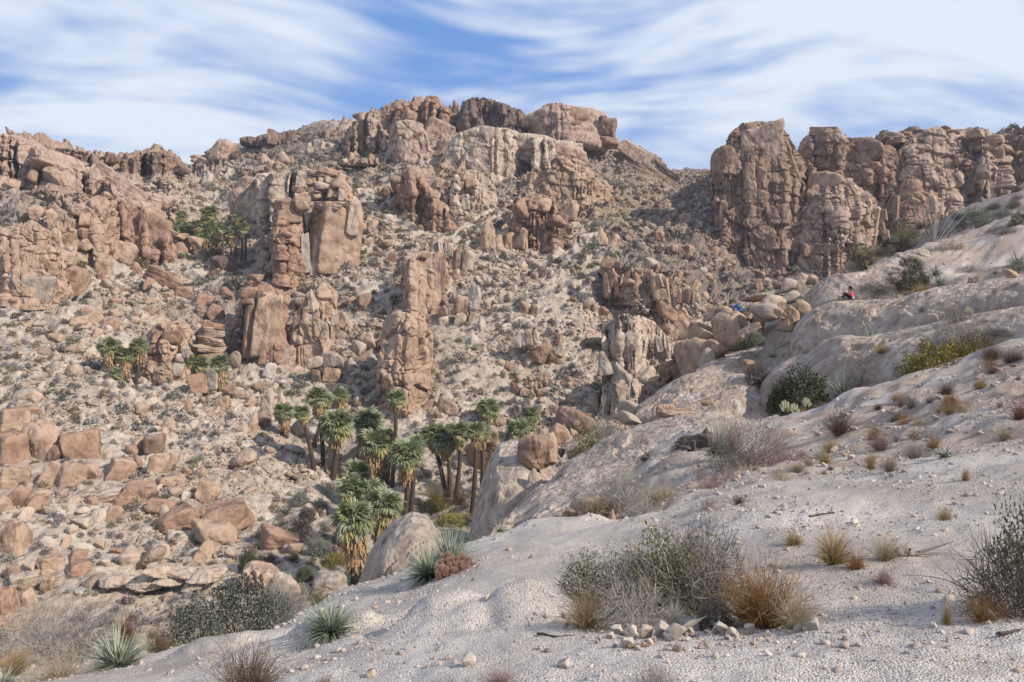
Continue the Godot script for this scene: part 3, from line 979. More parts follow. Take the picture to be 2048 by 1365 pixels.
# ------------------------------------------------------------------ outcrops
func build_landmarks() -> void:
	lm(84, 428, "balanced boulder pair")
	lm(250, 440, "layered stone stack")
	lm(310, 470, "smooth brown cliff face")
	lm(420, 460, "upper palm grove")
	lm(66, 580, "pale grey block")
	lm(325, 553, "long tilted slab")
	lm(335, 700, "jointed pale wall")
	lm(420, 695, "loaf-like rock layers")
	lm(398, 772, "pink square block")
	lm(245, 715, "left palm trio")
	lm(578, 470, "blocky brown tower")
	lm(670, 470, "great domed face")
	lm(840, 400, "hooded triangular rock")
	lm(840, 560, "twin split pillars")
	lm(810, 700, "cracked egg cliff")
	lm(530, 650, "dark split buttress")
	lm(625, 680, "flat-faced buttress")
	lm(1090, 460, "jointed square cliff")
	lm(980, 470, "tan triangular spire")
	lm(1255, 565, "row of leaning fins")
	lm(1340, 625, "cracked rust dome")
	lm(1085, 700, "rust boulder knot")
	lm(1145, 240, "summit dome")
	lm(975, 290, "pale whaleback crest")
	lm(1520, 300, "tall right tower")
	lm(1755, 350, "dark red cliff boulder")
	lm(1980, 310, "fat layered pillar")
	lm(110, 880, "big cracked boulder")
	lm(305, 890, "dark square boulder")
	lm(460, 1035, "long rust slab")
	lm(408, 1105, "lone round boulder")
	lm(740, 900, "central palms")
	lm(1075, 900, "heart-shaped boulder")
	lm(1588, 630, "twin cracked knobs")
	lm(1700, 585, "seated person")
	lm(740, 262, "head-shaped crag")
	lm(800, 1100, "smooth foreground dome")
	lm(535, 1165, "tan crumbling ledge")
	lm(1600, 790, "dark green bush")
	lm(870, 1115, "twin spiky tuft")
	lm(1900, 765, "yellow-green bush")
	lm(1530, 1190, "orange straw bush")
	lm(1320, 1140, "tangled grey bush")
	lm(1990, 1120, "dark twiggy bush")
	lm(1430, 870, "black lava-like lump")


func lm(px: float, py: float, say: String) -> void:
	landmarks.append([px, py, say])


func crag(called: String, px: float, py: float, label: String, where := "far") -> Node3D:
	var at := hit(px, py - 2, where)
	var o := thing(called, at)
	o.set_meta("d", -at.z)
	tag(o, label, "rock outcrop", "rock outcrops of the canyon walls")
	return o


func blk(o: Node3D, kind: String, px: float, py: float, w: float, h: float, col: String, roll := 0.0, deep := 0.8, fwd := 0.0) -> void:
	var d: float = o.get_meta("d")
	rock_node(kind, px, py, w, h, d - fwd, col, roll, deep, o, "rock_block", 0.03)


# blocks one on another, bottom to top
func stack(o: Node3D, px: float, py: float, w: float, h: float, n: int, col: String, top := 0.75, roll := 0.0) -> void:
	var y := py
	var hs: Array = []
	var sum := 0.0
	for i in n:
		hs.append(rng.randf_range(0.6, 1.4))
		sum += hs[i]
	for i in n:
		var hh: float = h * hs[i] / sum
		var t := float(i) / maxf(n - 1, 1)
		var ww := w * lerpf(1.0, top, t * t) * rng.randf_range(0.92, 1.05)
		blk(o, "block" if rng.randf() < 0.7 else "boulder", px + rng.randf_range(-0.04, 0.04) * w + tan(deg_to_rad(roll)) * (py - y), y, ww, hh * 1.12, shade(col), rng.randf_range(-3, 3) + roll * 0.4, 0.85)
		y -= hh


# jointed rock: broad masses behind, uneven columns of blocks before them
func wall(o: Node3D, px: float, py: float, w: float, h: float, nc: int, nr: int, col: String, roll := 0.0, low := 0.75, slope := 0.0) -> void:
	var x := px - w * 0.5
	var ws: Array = []
	var sum := 0.0
	for i in nc:
		ws.append(rng.randf_range(0.5, 1.7))
		sum += ws[i]
	var d0: float = o.get_meta("d")
	var u := w * d0 / F
	var bulk := not o.has_meta("bulk")
	var masses := maxi(1, nc / 3) if bulk else 0
	for i in masses:
		var t := (i + 0.5) / masses
		var mw := w / masses * rng.randf_range(1.15, 1.5)
		blk(o, ["pillar", "dome", "block"][rng.randi() % 3], px + (t - 0.5) * w * 0.92 + tan(deg_to_rad(roll)) * h * 0.3, py + 2, mw, h * rng.randf_range(low, 1.0) * 0.95 * (1.0 + slope * (t - 0.5)), shade(col), roll + rng.randf_range(-5, 5), 0.7, -0.06 * u)
	for i in nc:
		var ww: float = w * ws[i] / sum
		var t := (float(i) + 0.5) / nc
		var edge := 1.0 - pow(absf(t - 0.5) * 2.0, 3.0) * (1.0 - low)
		var hh := h * edge * rng.randf_range(low * 0.8, 1.0) * (1.0 + slope * (t - 0.5))
		var n := maxi(1, int(round(nr * 0.62 + rng.randf_range(-0.8, 0.8))))
		var y := py + rng.randf_range(-0.05, 0.1) * h
		var fwd := rng.randf_range(-0.10, 0.14) * u
		var lean := roll + rng.randf_range(-5, 5)
		var parts: Array = []
		var ps := 0.0
		for k in n:
			parts.append(rng.randf_range(0.35, 1.8))
			ps += parts[k]
		for k in n:
			var bh: float = hh * parts[k] / ps
			var kind := "pillar" if bh > ww * 1.3 else ("block" if rng.randf() < 0.5 else "boulder")
			if rng.randf() > (0.14 if bulk else 0.52):
				blk(o, kind, x + ww * (0.5 + rng.randf_range(-0.12, 0.12)) + tan(deg_to_rad(lean)) * (py - y), y, ww * rng.randf_range(1.05, 1.35), bh * 1.14, shade(col), lean + rng.randf_range(-5, 5), clampf(w * 0.45 / ww, 0.8, 1.8), fwd + rng.randf_range(-0.03, 0.03) * u)
			y -= bh
		x += ww


func pile(o: Node3D, px: float, py: float, w: float, h: float, n: int, col: String) -> void:
	for i in n:
		var t := float(i) / n
		var s := rng.randf_range(0.24, 0.46) * (1.0 - 0.3 * t)
		var y := py - h * t * 0.80
		var x := px + rng.randf_range(-0.5, 0.5) * w * (1.0 - t * 0.75)
		var bw := w * s
		blk(o, "boulder" if rng.randf() < 0.55 else "block", x, y, bw, minf(bw * rng.randf_range(0.6, 1.1), h * 0.6), shade(col), rng.randf_range(-22, 22), 0.9, (0.5 - t) * w * 0.3 * float(o.get_meta("d")) / F)


# continuous jointed bedrock between a crest line and a foot line: a part of the outcrop O
func mass(o: Node3D, crest: Array, foot: Array, col: String, joints := 1.0, size := 4.5, tall := 1.3) -> void:
	var w: float = maxf(crest[-1].x, foot[-1].x) - minf(crest[0].x, foot[0].x)
	var hh := 0.0
	for q in crest:
		hh = maxf(hh, foot[0].y - q.y)
	var cols := int(clampf(w * 1.0, 50, 230))
	var front := int(clampf(hh * 1.0, 36, 210))
	var rear := 8
	var rows := front + rear
	var d0: float = o.get_meta("d")
	var s: int = absi(int(crest[0].x * 7 + foot[0].y * 13))
	var cell := noise(s, 1.0 / size, 1, FastNoiseLite.TYPE_CELLULAR)
	cell.cellular_return_type = FastNoiseLite.RETURN_CELL_VALUE
	cell.cellular_jitter = 0.62
	cell.cellular_distance_function = FastNoiseLite.DISTANCE_HYBRID
	var edge := noise(s, 1.0 / size, 1, FastNoiseLite.TYPE_CELLULAR)
	edge.cellular_return_type = FastNoiseLite.RETURN_DISTANCE2_SUB
	edge.cellular_jitter = 0.62
	edge.cellular_distance_function = FastNoiseLite.DISTANCE_HYBRID
	var cell2 := noise(s + 3, 2.3 / size, 1, FastNoiseLite.TYPE_CELLULAR)
	cell2.cellular_return_type = FastNoiseLite.RETURN_CELL_VALUE
	var edge2 := noise(s + 3, 2.3 / size, 1, FastNoiseLite.TYPE_CELLULAR)
	edge2.cellular_return_type = FastNoiseLite.RETURN_DISTANCE2_SUB
	edge2.cellular_jitter = 0.7
	cell2.cellular_jitter = 0.7
	var big := noise(s + 5, 0.10, 3)
	var v := PackedVector3Array()
	v.resize(cols * rows)
	var c3: Array = []
	for q in crest:
		c3.append(V(q.x, q.y, 0))
	var f3: Array = []
	for q in foot:
		f3.append(V(q.x, q.y, 0))
	for c in cols:
		var t := float(c) / (cols - 1)
		var cx := lerpf(crest[0].x, crest[-1].x, t)
		var fx := lerpf(foot[0].x, foot[-1].x, t)
		var cy: float = along(c3, cx).x
		var fy: float = along(f3, fx).x
		var gd := clampf(-hit_far(fx, fy).z, d0 * 0.93, d0 * 1.10)
		var side := pow(absf(t - 0.5) * 2.0, 3.0)
		gd += side * w * 0.18 * d0 / F
		var B := P(fx, fy + 4.0, gd)
		var hm: float = maxf(fy - cy, 4.0) * gd / F
		var C := P(cx, cy, gd + hm * 0.42)
		var away := Vector3(C.x, 0, C.z).normalized()
		for r in front:
			var u := float(r) / (front - 1)
			var hz := lerpf(u, 1.0 - cos(u * PI * 0.5), 0.75)
			var yy := lerpf(u, sin(u * PI * 0.5), 0.75)
			v[r * cols + c] = Vector3(lerpf(B.x, C.x, hz), lerpf(B.y, C.y, yy), lerpf(B.z, C.z, hz))
		for r in rear:
			var a := float(r + 1) / rear * PI * 0.5
			v[(front + r) * cols + c] = C + away * (hm * 0.5 + 3.0) * sin(a) - Vector3(0, (1.0 - cos(a)) * (hm * 0.6 + 2.0), 0)
	var base := grid_normals(v, cols, rows)
	var col_a := PackedColorArray()
	col_a.resize(v.size())
	for i in v.size():
		var p := v[i]
		var r: int = i / cols
		var top := clampf(absf(r - front + 1) / (front * 0.10), 0.35, 1.0)
		var pw := (p + Vector3(1.0, 0.4, 0.5) * n_b.get_noise_3dv(p * 0.6) * 0.9 + Vector3(p.y * 0.12, p.x * 0.08, 0)) * Vector3(1.0, 1.0 / tall, 1.0)
		var cv := cell.get_noise_3dv(pw)
		var ed := edge.get_noise_3dv(pw) + 1.0
		var ed2 := edge2.get_noise_3dv(pw) + 1.0
		var g1 := clampf(1.0 - ed / 0.13, 0.0, 1.0)
		var g2 := clampf(1.0 - ed2 / 0.10, 0.0, 1.0)
		var k := (cv * 0.17 * size + (1.0 - pow(1.0 - minf(ed, 0.4) / 0.4, 3.0)) * 0.075 * size - g1 * 0.12 * size + cell2.get_noise_3dv(pw) * 0.07 * size - g2 * 0.045 * size) * joints
		k += big.get_noise_3dv(p) * 1.6 + n_b.get_noise_3dv(p * 2.0) * 0.3 + n_c.get_noise_3dv(p) * 0.10
		v[i] = p + base[i] * k * top
		var q := 1.0 + 0.16 * cv + 0.08 * cell2.get_noise_3dv(pw) + 0.22 * n_b.get_noise_3dv(p * 1.4) + 0.25 * big.get_noise_3dv(p * Vector3(1.5, 0.4, 1.5))
		col_a[i] = Color(q, q * (1.0 + 0.05 * (q - 1.0) * 4.0), q * (1.0 + 0.07 * (q - 1.0) * 4.0))
	var off := o.position
	var nrm := grid_normals(v, cols, rows)
	for i in v.size():
		v[i] -= off
	put("bedrock_mass", mesh_of(v, nrm, col_a, grid_index(cols, rows)), mats[col], o)


func xy(a: Array) -> Array:
	var o: Array = []
	for i in range(0, a.size(), 2):
		o.append(Vector2(a[i], a[i + 1]))
	return o


func shade(col: String) -> String:
	var q := rng.randf()
	var near := {"tan": ["pink", "rust", "pale"], "rust": ["brown", "tan", "pink"], "pale": ["tan", "grey", "white"], "pink": ["tan", "pale", "rust"], "dark": ["brown", "dark", "rust"], "brown": ["rust", "dark", "pink"], "grey": ["pale", "white", "tan"], "gold": ["tan", "gold", "rust"], "white": ["pale", "grey", "white"], "slab": ["slab", "pale", "grey"]}
	if q < 0.62:
		return col
	return near[col][rng.randi() % near[col].size()]


func build_outcrops() -> void:
	var o: Node3D
	# --- skyline left to centre
	o = crag("rock_slab", 60, 345, "huge smooth pink slab sloping down along the left skyline")
	o.set_meta("bulk", 1)
	mass(o, xy([-80, 262, 0, 267, 33, 278, 77, 298, 120, 324, 176, 346]), xy([-80, 335, 0, 350, 90, 378, 178, 392]), "pink", 0.4, 8, 0.8)
	blk(o, "dome", 20, 335, 130, 72, "pink", 14, 0.9)
	blk(o, "dome", 105, 368, 170, 78, "pink", 20, 0.9)
	o = crag("rock_outcrop", 160, 322, "dark broken rubble crest right of the smooth skyline slab")
	o.set_meta("bulk", 1)
	mass(o, xy([70, 292, 130, 298, 190, 310, 250, 322]), xy([72, 318, 160, 330, 250, 336]), "brown", 1.2, 4.5, 1)
	wall(o, 165, 326, 180, 26, 14, 1, "brown", 0, 0.5, -0.4)
	o = crag("rock_outcrop", 300, 338, "dark craggy hump on the left part of the skyline")
	o.set_meta("bulk", 1)
	mass(o, xy([240, 326, 279, 310, 308, 304, 341, 312, 372, 336]), xy([240, 346, 308, 352, 372, 350]), "brown", 1.2, 4, 1)
	wall(o, 300, 345, 116, 42, 11, 2, "brown", 0, 0.6)
	pile(o, 315, 345, 110, 34, 9, "dark")
	o = crag("rock_dome", 444, 318, "small round-headed dome standing on the skyline left of the main mountain")
	blk(o, "dome", 444, 322, 52, 46, "pink")
	blk(o, "boulder", 425, 326, 30, 26, "brown")
	blk(o, "boulder", 400, 334, 36, 26, "pink")
	blk(o, "boulder", 472, 318, 24, 20, "dark")
	o = crag("rock_outcrop", 590, 282, "low broken crest along the left shoulder of the main mountain")
	wall(o, 600, 290, 240, 30, 20, 1, "dark", 0, 0.45, -0.1)
	o = crag("rock_outcrop", 610, 312, "pale ribbed bluff in the dark talus of the mountain shoulder")
	wall(o, 632, 312, 70, 34, 7, 1, "pale", 8, 0.6, 0.3)
	o = crag("rock_outcrop", 550, 335, "small cluster of knobs and spires on the dark talus")
	wall(o, 552, 345, 66, 36, 7, 2, "tan", 0, 0.6)
	blk(o, "dome", 530, 332, 24, 26, "pink")
	blk(o, "spire", 562, 322, 16, 24, "brown")
	blk(o, "dome", 567, 330, 34, 30, "pink")
	o = crag("rock_outcrop", 740, 292, "head-shaped crag with a cap on the mountain shoulder")
	o.set_meta("bulk", 1)
	mass(o, xy([688, 294, 712, 246, 730, 224, 752, 236, 778, 292]), xy([686, 308, 740, 314, 782, 308]), "pink", 0.8, 5, 1)
	blk(o, "dome", 740, 300, 76, 40, "pink", 0, 0.8)
	blk(o, "dome", 738, 268, 42, 34, "tan")
	blk(o, "boulder", 722, 246, 30, 22, "brown", -8)
	blk(o, "block", 716, 262, 26, 22, "brown")
	blk(o, "dome", 762, 300, 44, 26, "pink")
	blk(o, "slab", 700, 290, 34, 16, "rust", -8)
	o = crag("rock_outcrop", 800, 292, "rounded twin-lobed crag right of the head-shaped crag")
	o.set_meta("bulk", 1)
	mass(o, xy([772, 292, 790, 244, 815, 239, 842, 252, 862, 300, 880, 336]), xy([776, 316, 830, 344, 884, 350]), "pink", 0.7, 6, 1.3)
	blk(o, "dome", 797, 286, 46, 46, "brown", 6)
	blk(o, "dome", 826, 302, 46, 50, "pink", 12)
	blk(o, "dome", 790, 312, 40, 34, "tan")
	blk(o, "dome", 840, 318, 52, 38, "pink", 10)
	blk(o, "boulder", 838, 334, 30, 28, "rust")
	o = crag("rock_outcrop", 872, 290, "steep pinkish slab under the rusty skyline ridge")
	blk(o, "pillar", 872, 296, 64, 58, "pink", 10)
	blk(o, "block", 894, 296, 30, 32, "tan")
	blk(o, "block", 850, 290, 26, 38, "brown", 8)
	o = crag("rock_outcrop", 835, 240, "rust-red broken ridge on the skyline left of the dark crown")
	o.set_meta("bulk", 1)
	mass(o, xy([748, 238, 790, 217, 825, 207, 860, 201, 890, 219, 914, 246]), xy([748, 258, 830, 266, 914, 266]), "rust", 1.2, 4.5, 1.3)
	wall(o, 832, 256, 150, 50, 15, 2, "rust", 4, 0.65, 0.5)
	pile(o, 862, 248, 90, 44, 16, "rust")
	o = crag("rock_outcrop", 985, 245, "dark jagged crown of the main mountain on the skyline")
	o.set_meta("bulk", 1)
	mass(o, xy([912, 244, 930, 204, 954, 196, 985, 202, 1015, 214, 1040, 234, 1070, 256]), xy([912, 268, 985, 274, 1070, 272]), "dark", 1.3, 4.5, 1.8)
	wall(o, 985, 262, 128, 64, 15, 3, "dark", -3, 0.7, -0.3)
	blk(o, "spire", 955, 240, 30, 44, "dark", -5)
	blk(o, "pillar", 938, 248, 28, 48, "dark", -4)
	blk(o, "pillar", 972, 244, 26, 44, "brown")
	blk(o, "spire", 910, 246, 28, 38, "dark")
	blk(o, "boulder", 1052, 264, 34, 26, "brown")
	pile(o, 1015, 262, 90, 46, 14, "dark")
	o = crag("rock_dome", 1145, 282, "huge smooth summit dome with an overhanging cap")
	o.set_meta("bulk", 1)
	mass(o, xy([1056, 266, 1072, 236, 1090, 210, 1114, 205, 1145, 212, 1180, 224, 1205, 235, 1225, 262, 1238, 286]), xy([1058, 294, 1120, 304, 1200, 304, 1244, 306]), "pink", 0.4, 9, 1)
	blk(o, "dome", 1142, 292, 172, 86, "pink", 5, 0.8)
	blk(o, "dome", 1128, 250, 110, 44, "brown", 6, 0.7, 1.0)
	blk(o, "smooth", 1096, 242, 46, 30, "pink", -14, 0.9, 2.0)
	blk(o, "block", 1210, 276, 38, 42, "brown", 8)
	blk(o, "slab", 1206, 239, 16, 8, "dark")
	blk(o, "dome", 1190, 296, 46, 36, "pink", 8)
	blk(o, "slab", 1215, 290, 44, 20, "rust", 14)
	o = crag("rock_ridge", 1285, 345, "long dark rock ramp falling right from the summit dome")
	blk(o, "slab", 1290, 352, 150, 30, "brown", 36, 0.4)
	blk(o, "slab", 1252, 312, 62, 34, "pink", 34, 0.5)
	blk(o, "slab", 1330, 356, 56, 20, "dark", 30, 0.5)
	o = crag("rock_outcrop", 1400, 352, "tiny far rubble crest in the notch of the skyline")
	wall(o, 1398, 354, 50, 10, 8, 1, "pink", 0, 0.4)
	o = crag("rock_dome", 975, 335, "pale smooth whaleback crest below the dark crown")
	o.set_meta("bulk", 1)
	mass(o, xy([878, 340, 905, 276, 930, 262, 960, 252, 1010, 257, 1060, 274, 1110, 280, 1165, 288]), xy([876, 366, 960, 368, 1040, 352, 1168, 334]), "pale", 0.45, 8, 1)
	blk(o, "dome", 966, 332, 172, 82, "pale", 3, 0.7)
	blk(o, "dome", 1046, 326, 170, 62, "pale", 8, 0.7)
	blk(o, "dome", 1104, 332, 130, 52, "pink", 6, 0.7)
	blk(o, "dome", 912, 334, 52, 66, "pink", -18, 0.8)
	blk(o, "dome", 945, 340, 60, 44, "tan")
	blk(o, "pillar", 925, 360, 46, 50, "pink", -10)
	wall(o, 985, 362, 62, 84, 5, 3, "tan", 2, 0.75)
	wall(o, 1028, 336, 56, 44, 4, 1, "pink", 10, 0.7)
	blk(o, "pillar", 892, 356, 32, 58, "brown", -12)
	o = crag("rock_outcrop", 1138, 345, "pile of dark-seamed boulders under the summit dome")
	pile(o, 1138, 345, 62, 42, 13, "tan")
	o = crag("rock_dome", 1190, 392, "smooth grey slab dome on the right of the boulder spur")
	blk(o, "dome", 1190, 396, 58, 44, "grey", 22, 0.8)
	blk(o, "dome", 1160, 378, 50, 36, "pale", 14)
	o = crag("rock_outcrop", 1110, 392, "arching ribbed boulders on the boulder spur")
	o.set_meta("bulk", 1)
	mass(o, xy([1052, 378, 1090, 338, 1130, 308, 1165, 330, 1218, 372]), xy([1046, 408, 1120, 424, 1220, 404]), "tan", 1, 4.5, 1)
	blk(o, "dome", 1105, 386, 40, 34, "tan", 6)
	blk(o, "dome", 1124, 384, 38, 44, "rust", 18)
	blk(o, "boulder", 1056, 390, 42, 20, "rust")
	blk(o, "boulder", 1160, 366, 32, 20, "gold")
	wall(o, 1070, 372, 50, 26, 5, 2, "tan", 0, 0.6)
	pile(o, 1090, 402, 80, 26, 9, "tan")
	o = crag("rock_cliff", 1090, 492, "jointed square-cut brown cliff below the boulder spur")
	o.set_meta("bulk", 1)
	mass(o, xy([1024, 448, 1045, 402, 1080, 388, 1110, 408, 1138, 445]), xy([1026, 478, 1080, 502, 1136, 496]), "rust", 1.1, 4, 1.2)
	wall(o, 1094, 494, 86, 60, 7, 5, "rust", 2, 0.8)
	wall(o, 1060, 470, 70, 58, 5, 3, "brown", 0, 0.75)
	blk(o, "dome", 1050, 440, 60, 46, "rust")
	blk(o, "dome", 1088, 424, 34, 30, "tan")
	blk(o, "pillar", 1122, 478, 34, 54, "brown", 6)
	blk(o, "pillar", 1138, 440, 28, 36, "tan", 10)
	blk(o, "block", 1070, 414, 30, 20, "tan", -14)
	o = crag("rock_outcrop", 940, 420, "steep grey rocky gully with leaning slabs left of the triangular spire")
	o.set_meta("bulk", 1)
	mass(o, xy([888, 400, 910, 350, 950, 340, 985, 380]), xy([892, 424, 940, 428, 990, 420]), "pale", 1.1, 4, 1.8)
	wall(o, 935, 420, 76, 46, 7, 2, "pale", -14, 0.6)
	pile(o, 925, 380, 56, 44, 9, "tan")
	# --- hooded rock group
	o = crag("rock_outcrop", 850, 445, "hooded triangular brown rock with a leaning egg-shaped horn")
	o.set_meta("bulk", 1)
	mass(o, xy([782, 384, 800, 354, 826, 336, 852, 376, 878, 402, 910, 444]), xy([796, 414, 840, 456, 914, 468]), "rust", 0.8, 5, 1.2)
	blk(o, "spire", 846, 420, 84, 68, "rust", 8, 0.9)
	blk(o, "dome", 862, 446, 70, 50, "tan", 20, 0.9)
	blk(o, "pillar", 838, 380, 24, 48, "pale", -10)
	blk(o, "smooth", 800, 378, 36, 30, "brown", -12)
	blk(o, "block", 812, 396, 34, 30, "rust", -10)
	blk(o, "slab", 862, 394, 34, 18, "tan", 28)
	blk(o, "dome", 902, 454, 36, 34, "tan", 24)
	blk(o, "boulder", 772, 392, 28, 18, "brown", -20)
	blk(o, "boulder", 930, 456, 30, 24, "rust", 12)
	o = crag("rock_outcrop", 760, 345, "scatter of pale knobs and blocks above the hooded rock")
	wall(o, 720, 330, 72, 26, 7, 1, "tan", 0, 0.5)
	wall(o, 815, 352, 60, 24, 6, 1, "pale", -4, 0.5)
	pile(o, 752, 350, 60, 26, 8, "tan")
	# --- great dome and blocky tower
	o = crag("rock_dome", 670, 548, "great domed rock face of pale pink granite under stacked courses")
	o.set_meta("bulk", 1)
	mass(o, xy([617, 450, 630, 400, 655, 345, 690, 350, 706, 395, 716, 460]), xy([614, 545, 650, 552, 690, 525, 718, 485]), "tan", 0.45, 7, 1.4)
	blk(o, "pillar", 672, 548, 92, 142, "tan", 3, 0.7)
	blk(o, "dome", 690, 500, 60, 110, "pale", 6, 0.8, -1.5)
	blk(o, "slab", 666, 424, 72, 27, "pink", 4, 0.9, 0.6)
	blk(o, "spire", 632, 550, 34, 86, "pale", 2, 0.9, 1.5)
	wall(o, 662, 402, 80, 24, 6, 2, "tan", 4, 0.8)
	blk(o, "slab", 646, 382, 44, 18, "pale", 4)
	blk(o, "dome", 682, 400, 40, 28, "tan", 18)
	blk(o, "dome", 676, 380, 40, 28, "pink", 16)
	blk(o, "block", 624, 372, 24, 22, "tan")
	blk(o, "block", 642, 370, 14, 20, "pale")
	blk(o, "block", 655, 368, 16, 16, "pale")
	blk(o, "slab", 640, 354, 56, 14, "pale", 8)
	blk(o, "slab", 656, 350, 46, 14, "tan", 10)
	blk(o, "pillar", 702, 470, 24, 62, "pale", 8)
	blk(o, "boulder", 698, 424, 24, 26, "tan", 20)
	blk(o, "block", 600, 386, 28, 16, "tan")
	o = crag("rock_tower", 580, 560, "blocky brown tower left of the great domed face")
	o.set_meta("bulk", 1)
	mass(o, xy([546, 445, 556, 404, 592, 397, 605, 420, 612, 480]), xy([544, 566, 580, 572, 614, 560]), "rust", 0.9, 4.5, 0.8)
	blk(o, "block", 574, 426, 42, 30, "rust", -4)
	blk(o, "block", 576, 452, 56, 36, "brown", -8)
	blk(o, "block", 578, 502, 60, 54, "tan")
	blk(o, "block", 580, 534, 56, 34, "rust")
	blk(o, "block", 586, 564, 38, 28, "rust")
	blk(o, "block", 558, 564, 30, 66, "pink")
	blk(o, "block", 607, 422, 30, 38, "tan", -3)
	blk(o, "pillar", 610, 545, 20, 80, "grey", 0, 0.8, -1.0)
	wall(o, 530, 556, 40, 56, 4, 3, "brown", 0, 0.6, 0.6)
	o = crag("rock_dome", 530, 438, "pale whitish curved rock face behind the blocky tower")
	o.set_meta("bulk", 1)
	mass(o, xy([476, 430, 490, 380, 520, 352, 560, 345, 625, 338]), xy([486, 456, 560, 456, 610, 440]), "pale", 0.5, 5, 1)
	blk(o, "dome", 530, 446, 96, 84, "pale", -16, 0.8)
	blk(o, "dome", 492, 440, 46, 66, "pink", -16, 0.8)
	blk(o, "dome", 498, 384, 46, 32, "pink", -14)
	blk(o, "boulder", 560, 366, 36, 24, "tan")
	wall(o, 580, 372, 66, 26, 6, 2, "tan", 0, 0.6)
	# --- left formations
	o = crag("rock_outcrop", 110, 372, "chain of rounded boulders descending below the skyline slab")
	blk(o, "boulder", 88, 342, 62, 26, "tan", 6)
	blk(o, "boulder", 106, 376, 62, 42, "tan", 26)
	blk(o, "boulder", 122, 408, 52, 40, "pink", 28)
	blk(o, "boulder", 68, 368, 20, 34, "rust", -10)
	blk(o, "boulder", 24, 380, 36, 26, "tan", 18)
	blk(o, "boulder", 4, 384, 28, 34, "pink")
	pile(o, 150, 420, 70, 40, 10, "tan")
	o = crag("rock_slab", 260, 420, "broad tilted slabs cracked across, above the layered stone stack")
	o.set_meta("bulk", 1)
	mass(o, xy([168, 348, 230, 370, 300, 408, 345, 452]), xy([176, 406, 260, 446, 348, 486]), "pink", 0.9, 5, 0.8)
	for i in 12:
		blk(o, "slab", 185 + i * 14 + rng.randf_range(-8, 8), 362 + i * 8 + rng.randf_range(-12, 12), rng.randf_range(42, 78), rng.randf_range(26, 44), shade("pink"), rng.randf_range(22, 34), 0.5, -i * 0.3)
	o = crag("balanced_rocks", 84, 450, "balanced boulder pair perched on a block heap")
	blk(o, "boulder", 70, 440, 32, 34, "tan")
	blk(o, "boulder", 100, 447, 28, 32, "tan", 6)
	o = crag("rock_outcrop", 60, 490, "heap of squared blocks under the balanced pair")
	o.set_meta("bulk", 1)
	mass(o, xy([-30, 470, 20, 452, 60, 440, 100, 462]), xy([-30, 560, 60, 560, 112, 520]), "tan", 1.1, 3.6, 1)
	wall(o, 52, 490, 76, 50, 5, 3, "tan", 0, 0.7)
	blk(o, "boulder", 92, 490, 46, 30, "rust", 16)
	o = crag("rock_outcrop", 150, 495, "cluster of rounded pillars right of the block heap")
	o.set_meta("bulk", 1)
	mass(o, xy([96, 462, 130, 428, 160, 410, 200, 390, 240, 394]), xy([110, 512, 160, 522, 240, 506]), "tan", 1.1, 4, 1.3)
	blk(o, "pillar", 140, 490, 20, 64, "tan")
	blk(o, "dome", 158, 432, 48, 24, "pink", 8)
	stack(o, 170, 502, 30, 74, 3, "rust")
	stack(o, 148, 500, 18, 60, 3, "tan")
	stack(o, 122, 480, 18, 46, 2, "grey")
	o = crag("rock_outcrop", 210, 495, "pair of egg-topped pillars beside the layered stone stack")
	blk(o, "smooth", 189, 418, 28, 28, "tan")
	blk(o, "block", 192, 433, 27, 16, "tan")
	stack(o, 204, 490, 44, 60, 3, "tan", 0.8)
	blk(o, "smooth", 220, 424, 28, 28, "tan")
	blk(o, "block", 221, 436, 26, 15, "pink")
	stack(o, 225, 490, 24, 56, 3, "rust")
	o = crag("layered_rock", 254, 480, "stack of four flat stone layers with a round cap")
	blk(o, "dome", 252, 428, 36, 28, "tan")
	blk(o, "slab", 252, 440, 38, 15, "rust")
	blk(o, "slab", 253, 452, 38, 14, "tan")
	blk(o, "slab", 254, 464, 37, 14, "rust")
	blk(o, "slab", 254, 478, 36, 16, "brown")
	blk(o, "pillar", 284, 514, 28, 84, "brown", 2)
	o = crag("rock_cliff", 310, 528, "smooth brown cliff face with a rounded top left of the upper grove")
	o.set_meta("bulk", 1)
	mass(o, xy([236, 400, 272, 410, 300, 424, 345, 470]), xy([238, 505, 296, 532, 348, 522]), "rust", 0.7, 4.5, 1.4)
	blk(o, "pillar", 308, 530, 66, 110, "rust", 3, 0.7)
	blk(o, "dome", 296, 450, 46, 40, "tan", 26)
	blk(o, "slab", 318, 468, 50, 26, "tan", 30)
	o = crag("rock_outcrop", 365, 515, "round split boulder under a flat ledge beside the upper grove")
	blk(o, "boulder", 362, 519, 44, 42, "rust")
	blk(o, "boulder", 386, 506, 36, 34, "tan", 14)
	blk(o, "slab", 356, 480, 40, 15, "tan")
	blk(o, "boulder", 400, 518, 30, 22, "pink", 10)
	o = crag("rock_outcrop", 98, 588, "large diagonal pair of boulders leaning above the pale grey block")
	o.set_meta("bulk", 1)
	mass(o, xy([-20, 540, 40, 500, 90, 490, 150, 540]), xy([-20, 600, 60, 618, 150, 600]), "tan", 0.8, 4.5, 1)
	blk(o, "boulder", 92, 548, 80, 56, "tan", 34)
	blk(o, "boulder", 122, 592, 60, 70, "rust", 30)
	blk(o, "boulder", 40, 560, 64, 52, "pink", -24)
	blk(o, "block", 20, 530, 40, 50, "tan")
	wall(o, 26, 510, 60, 46, 4, 3, "tan", 0, 0.7)
	o = crag("rock_block", 66, 612, "pale grey squared rock block with dark stains")
	blk(o, "block", 80, 614, 62, 62, "grey")
	blk(o, "block", 42, 604, 38, 58, "white")
	wall(o, 60, 622, 70, 26, 5, 2, "pale", 0, 0.7)
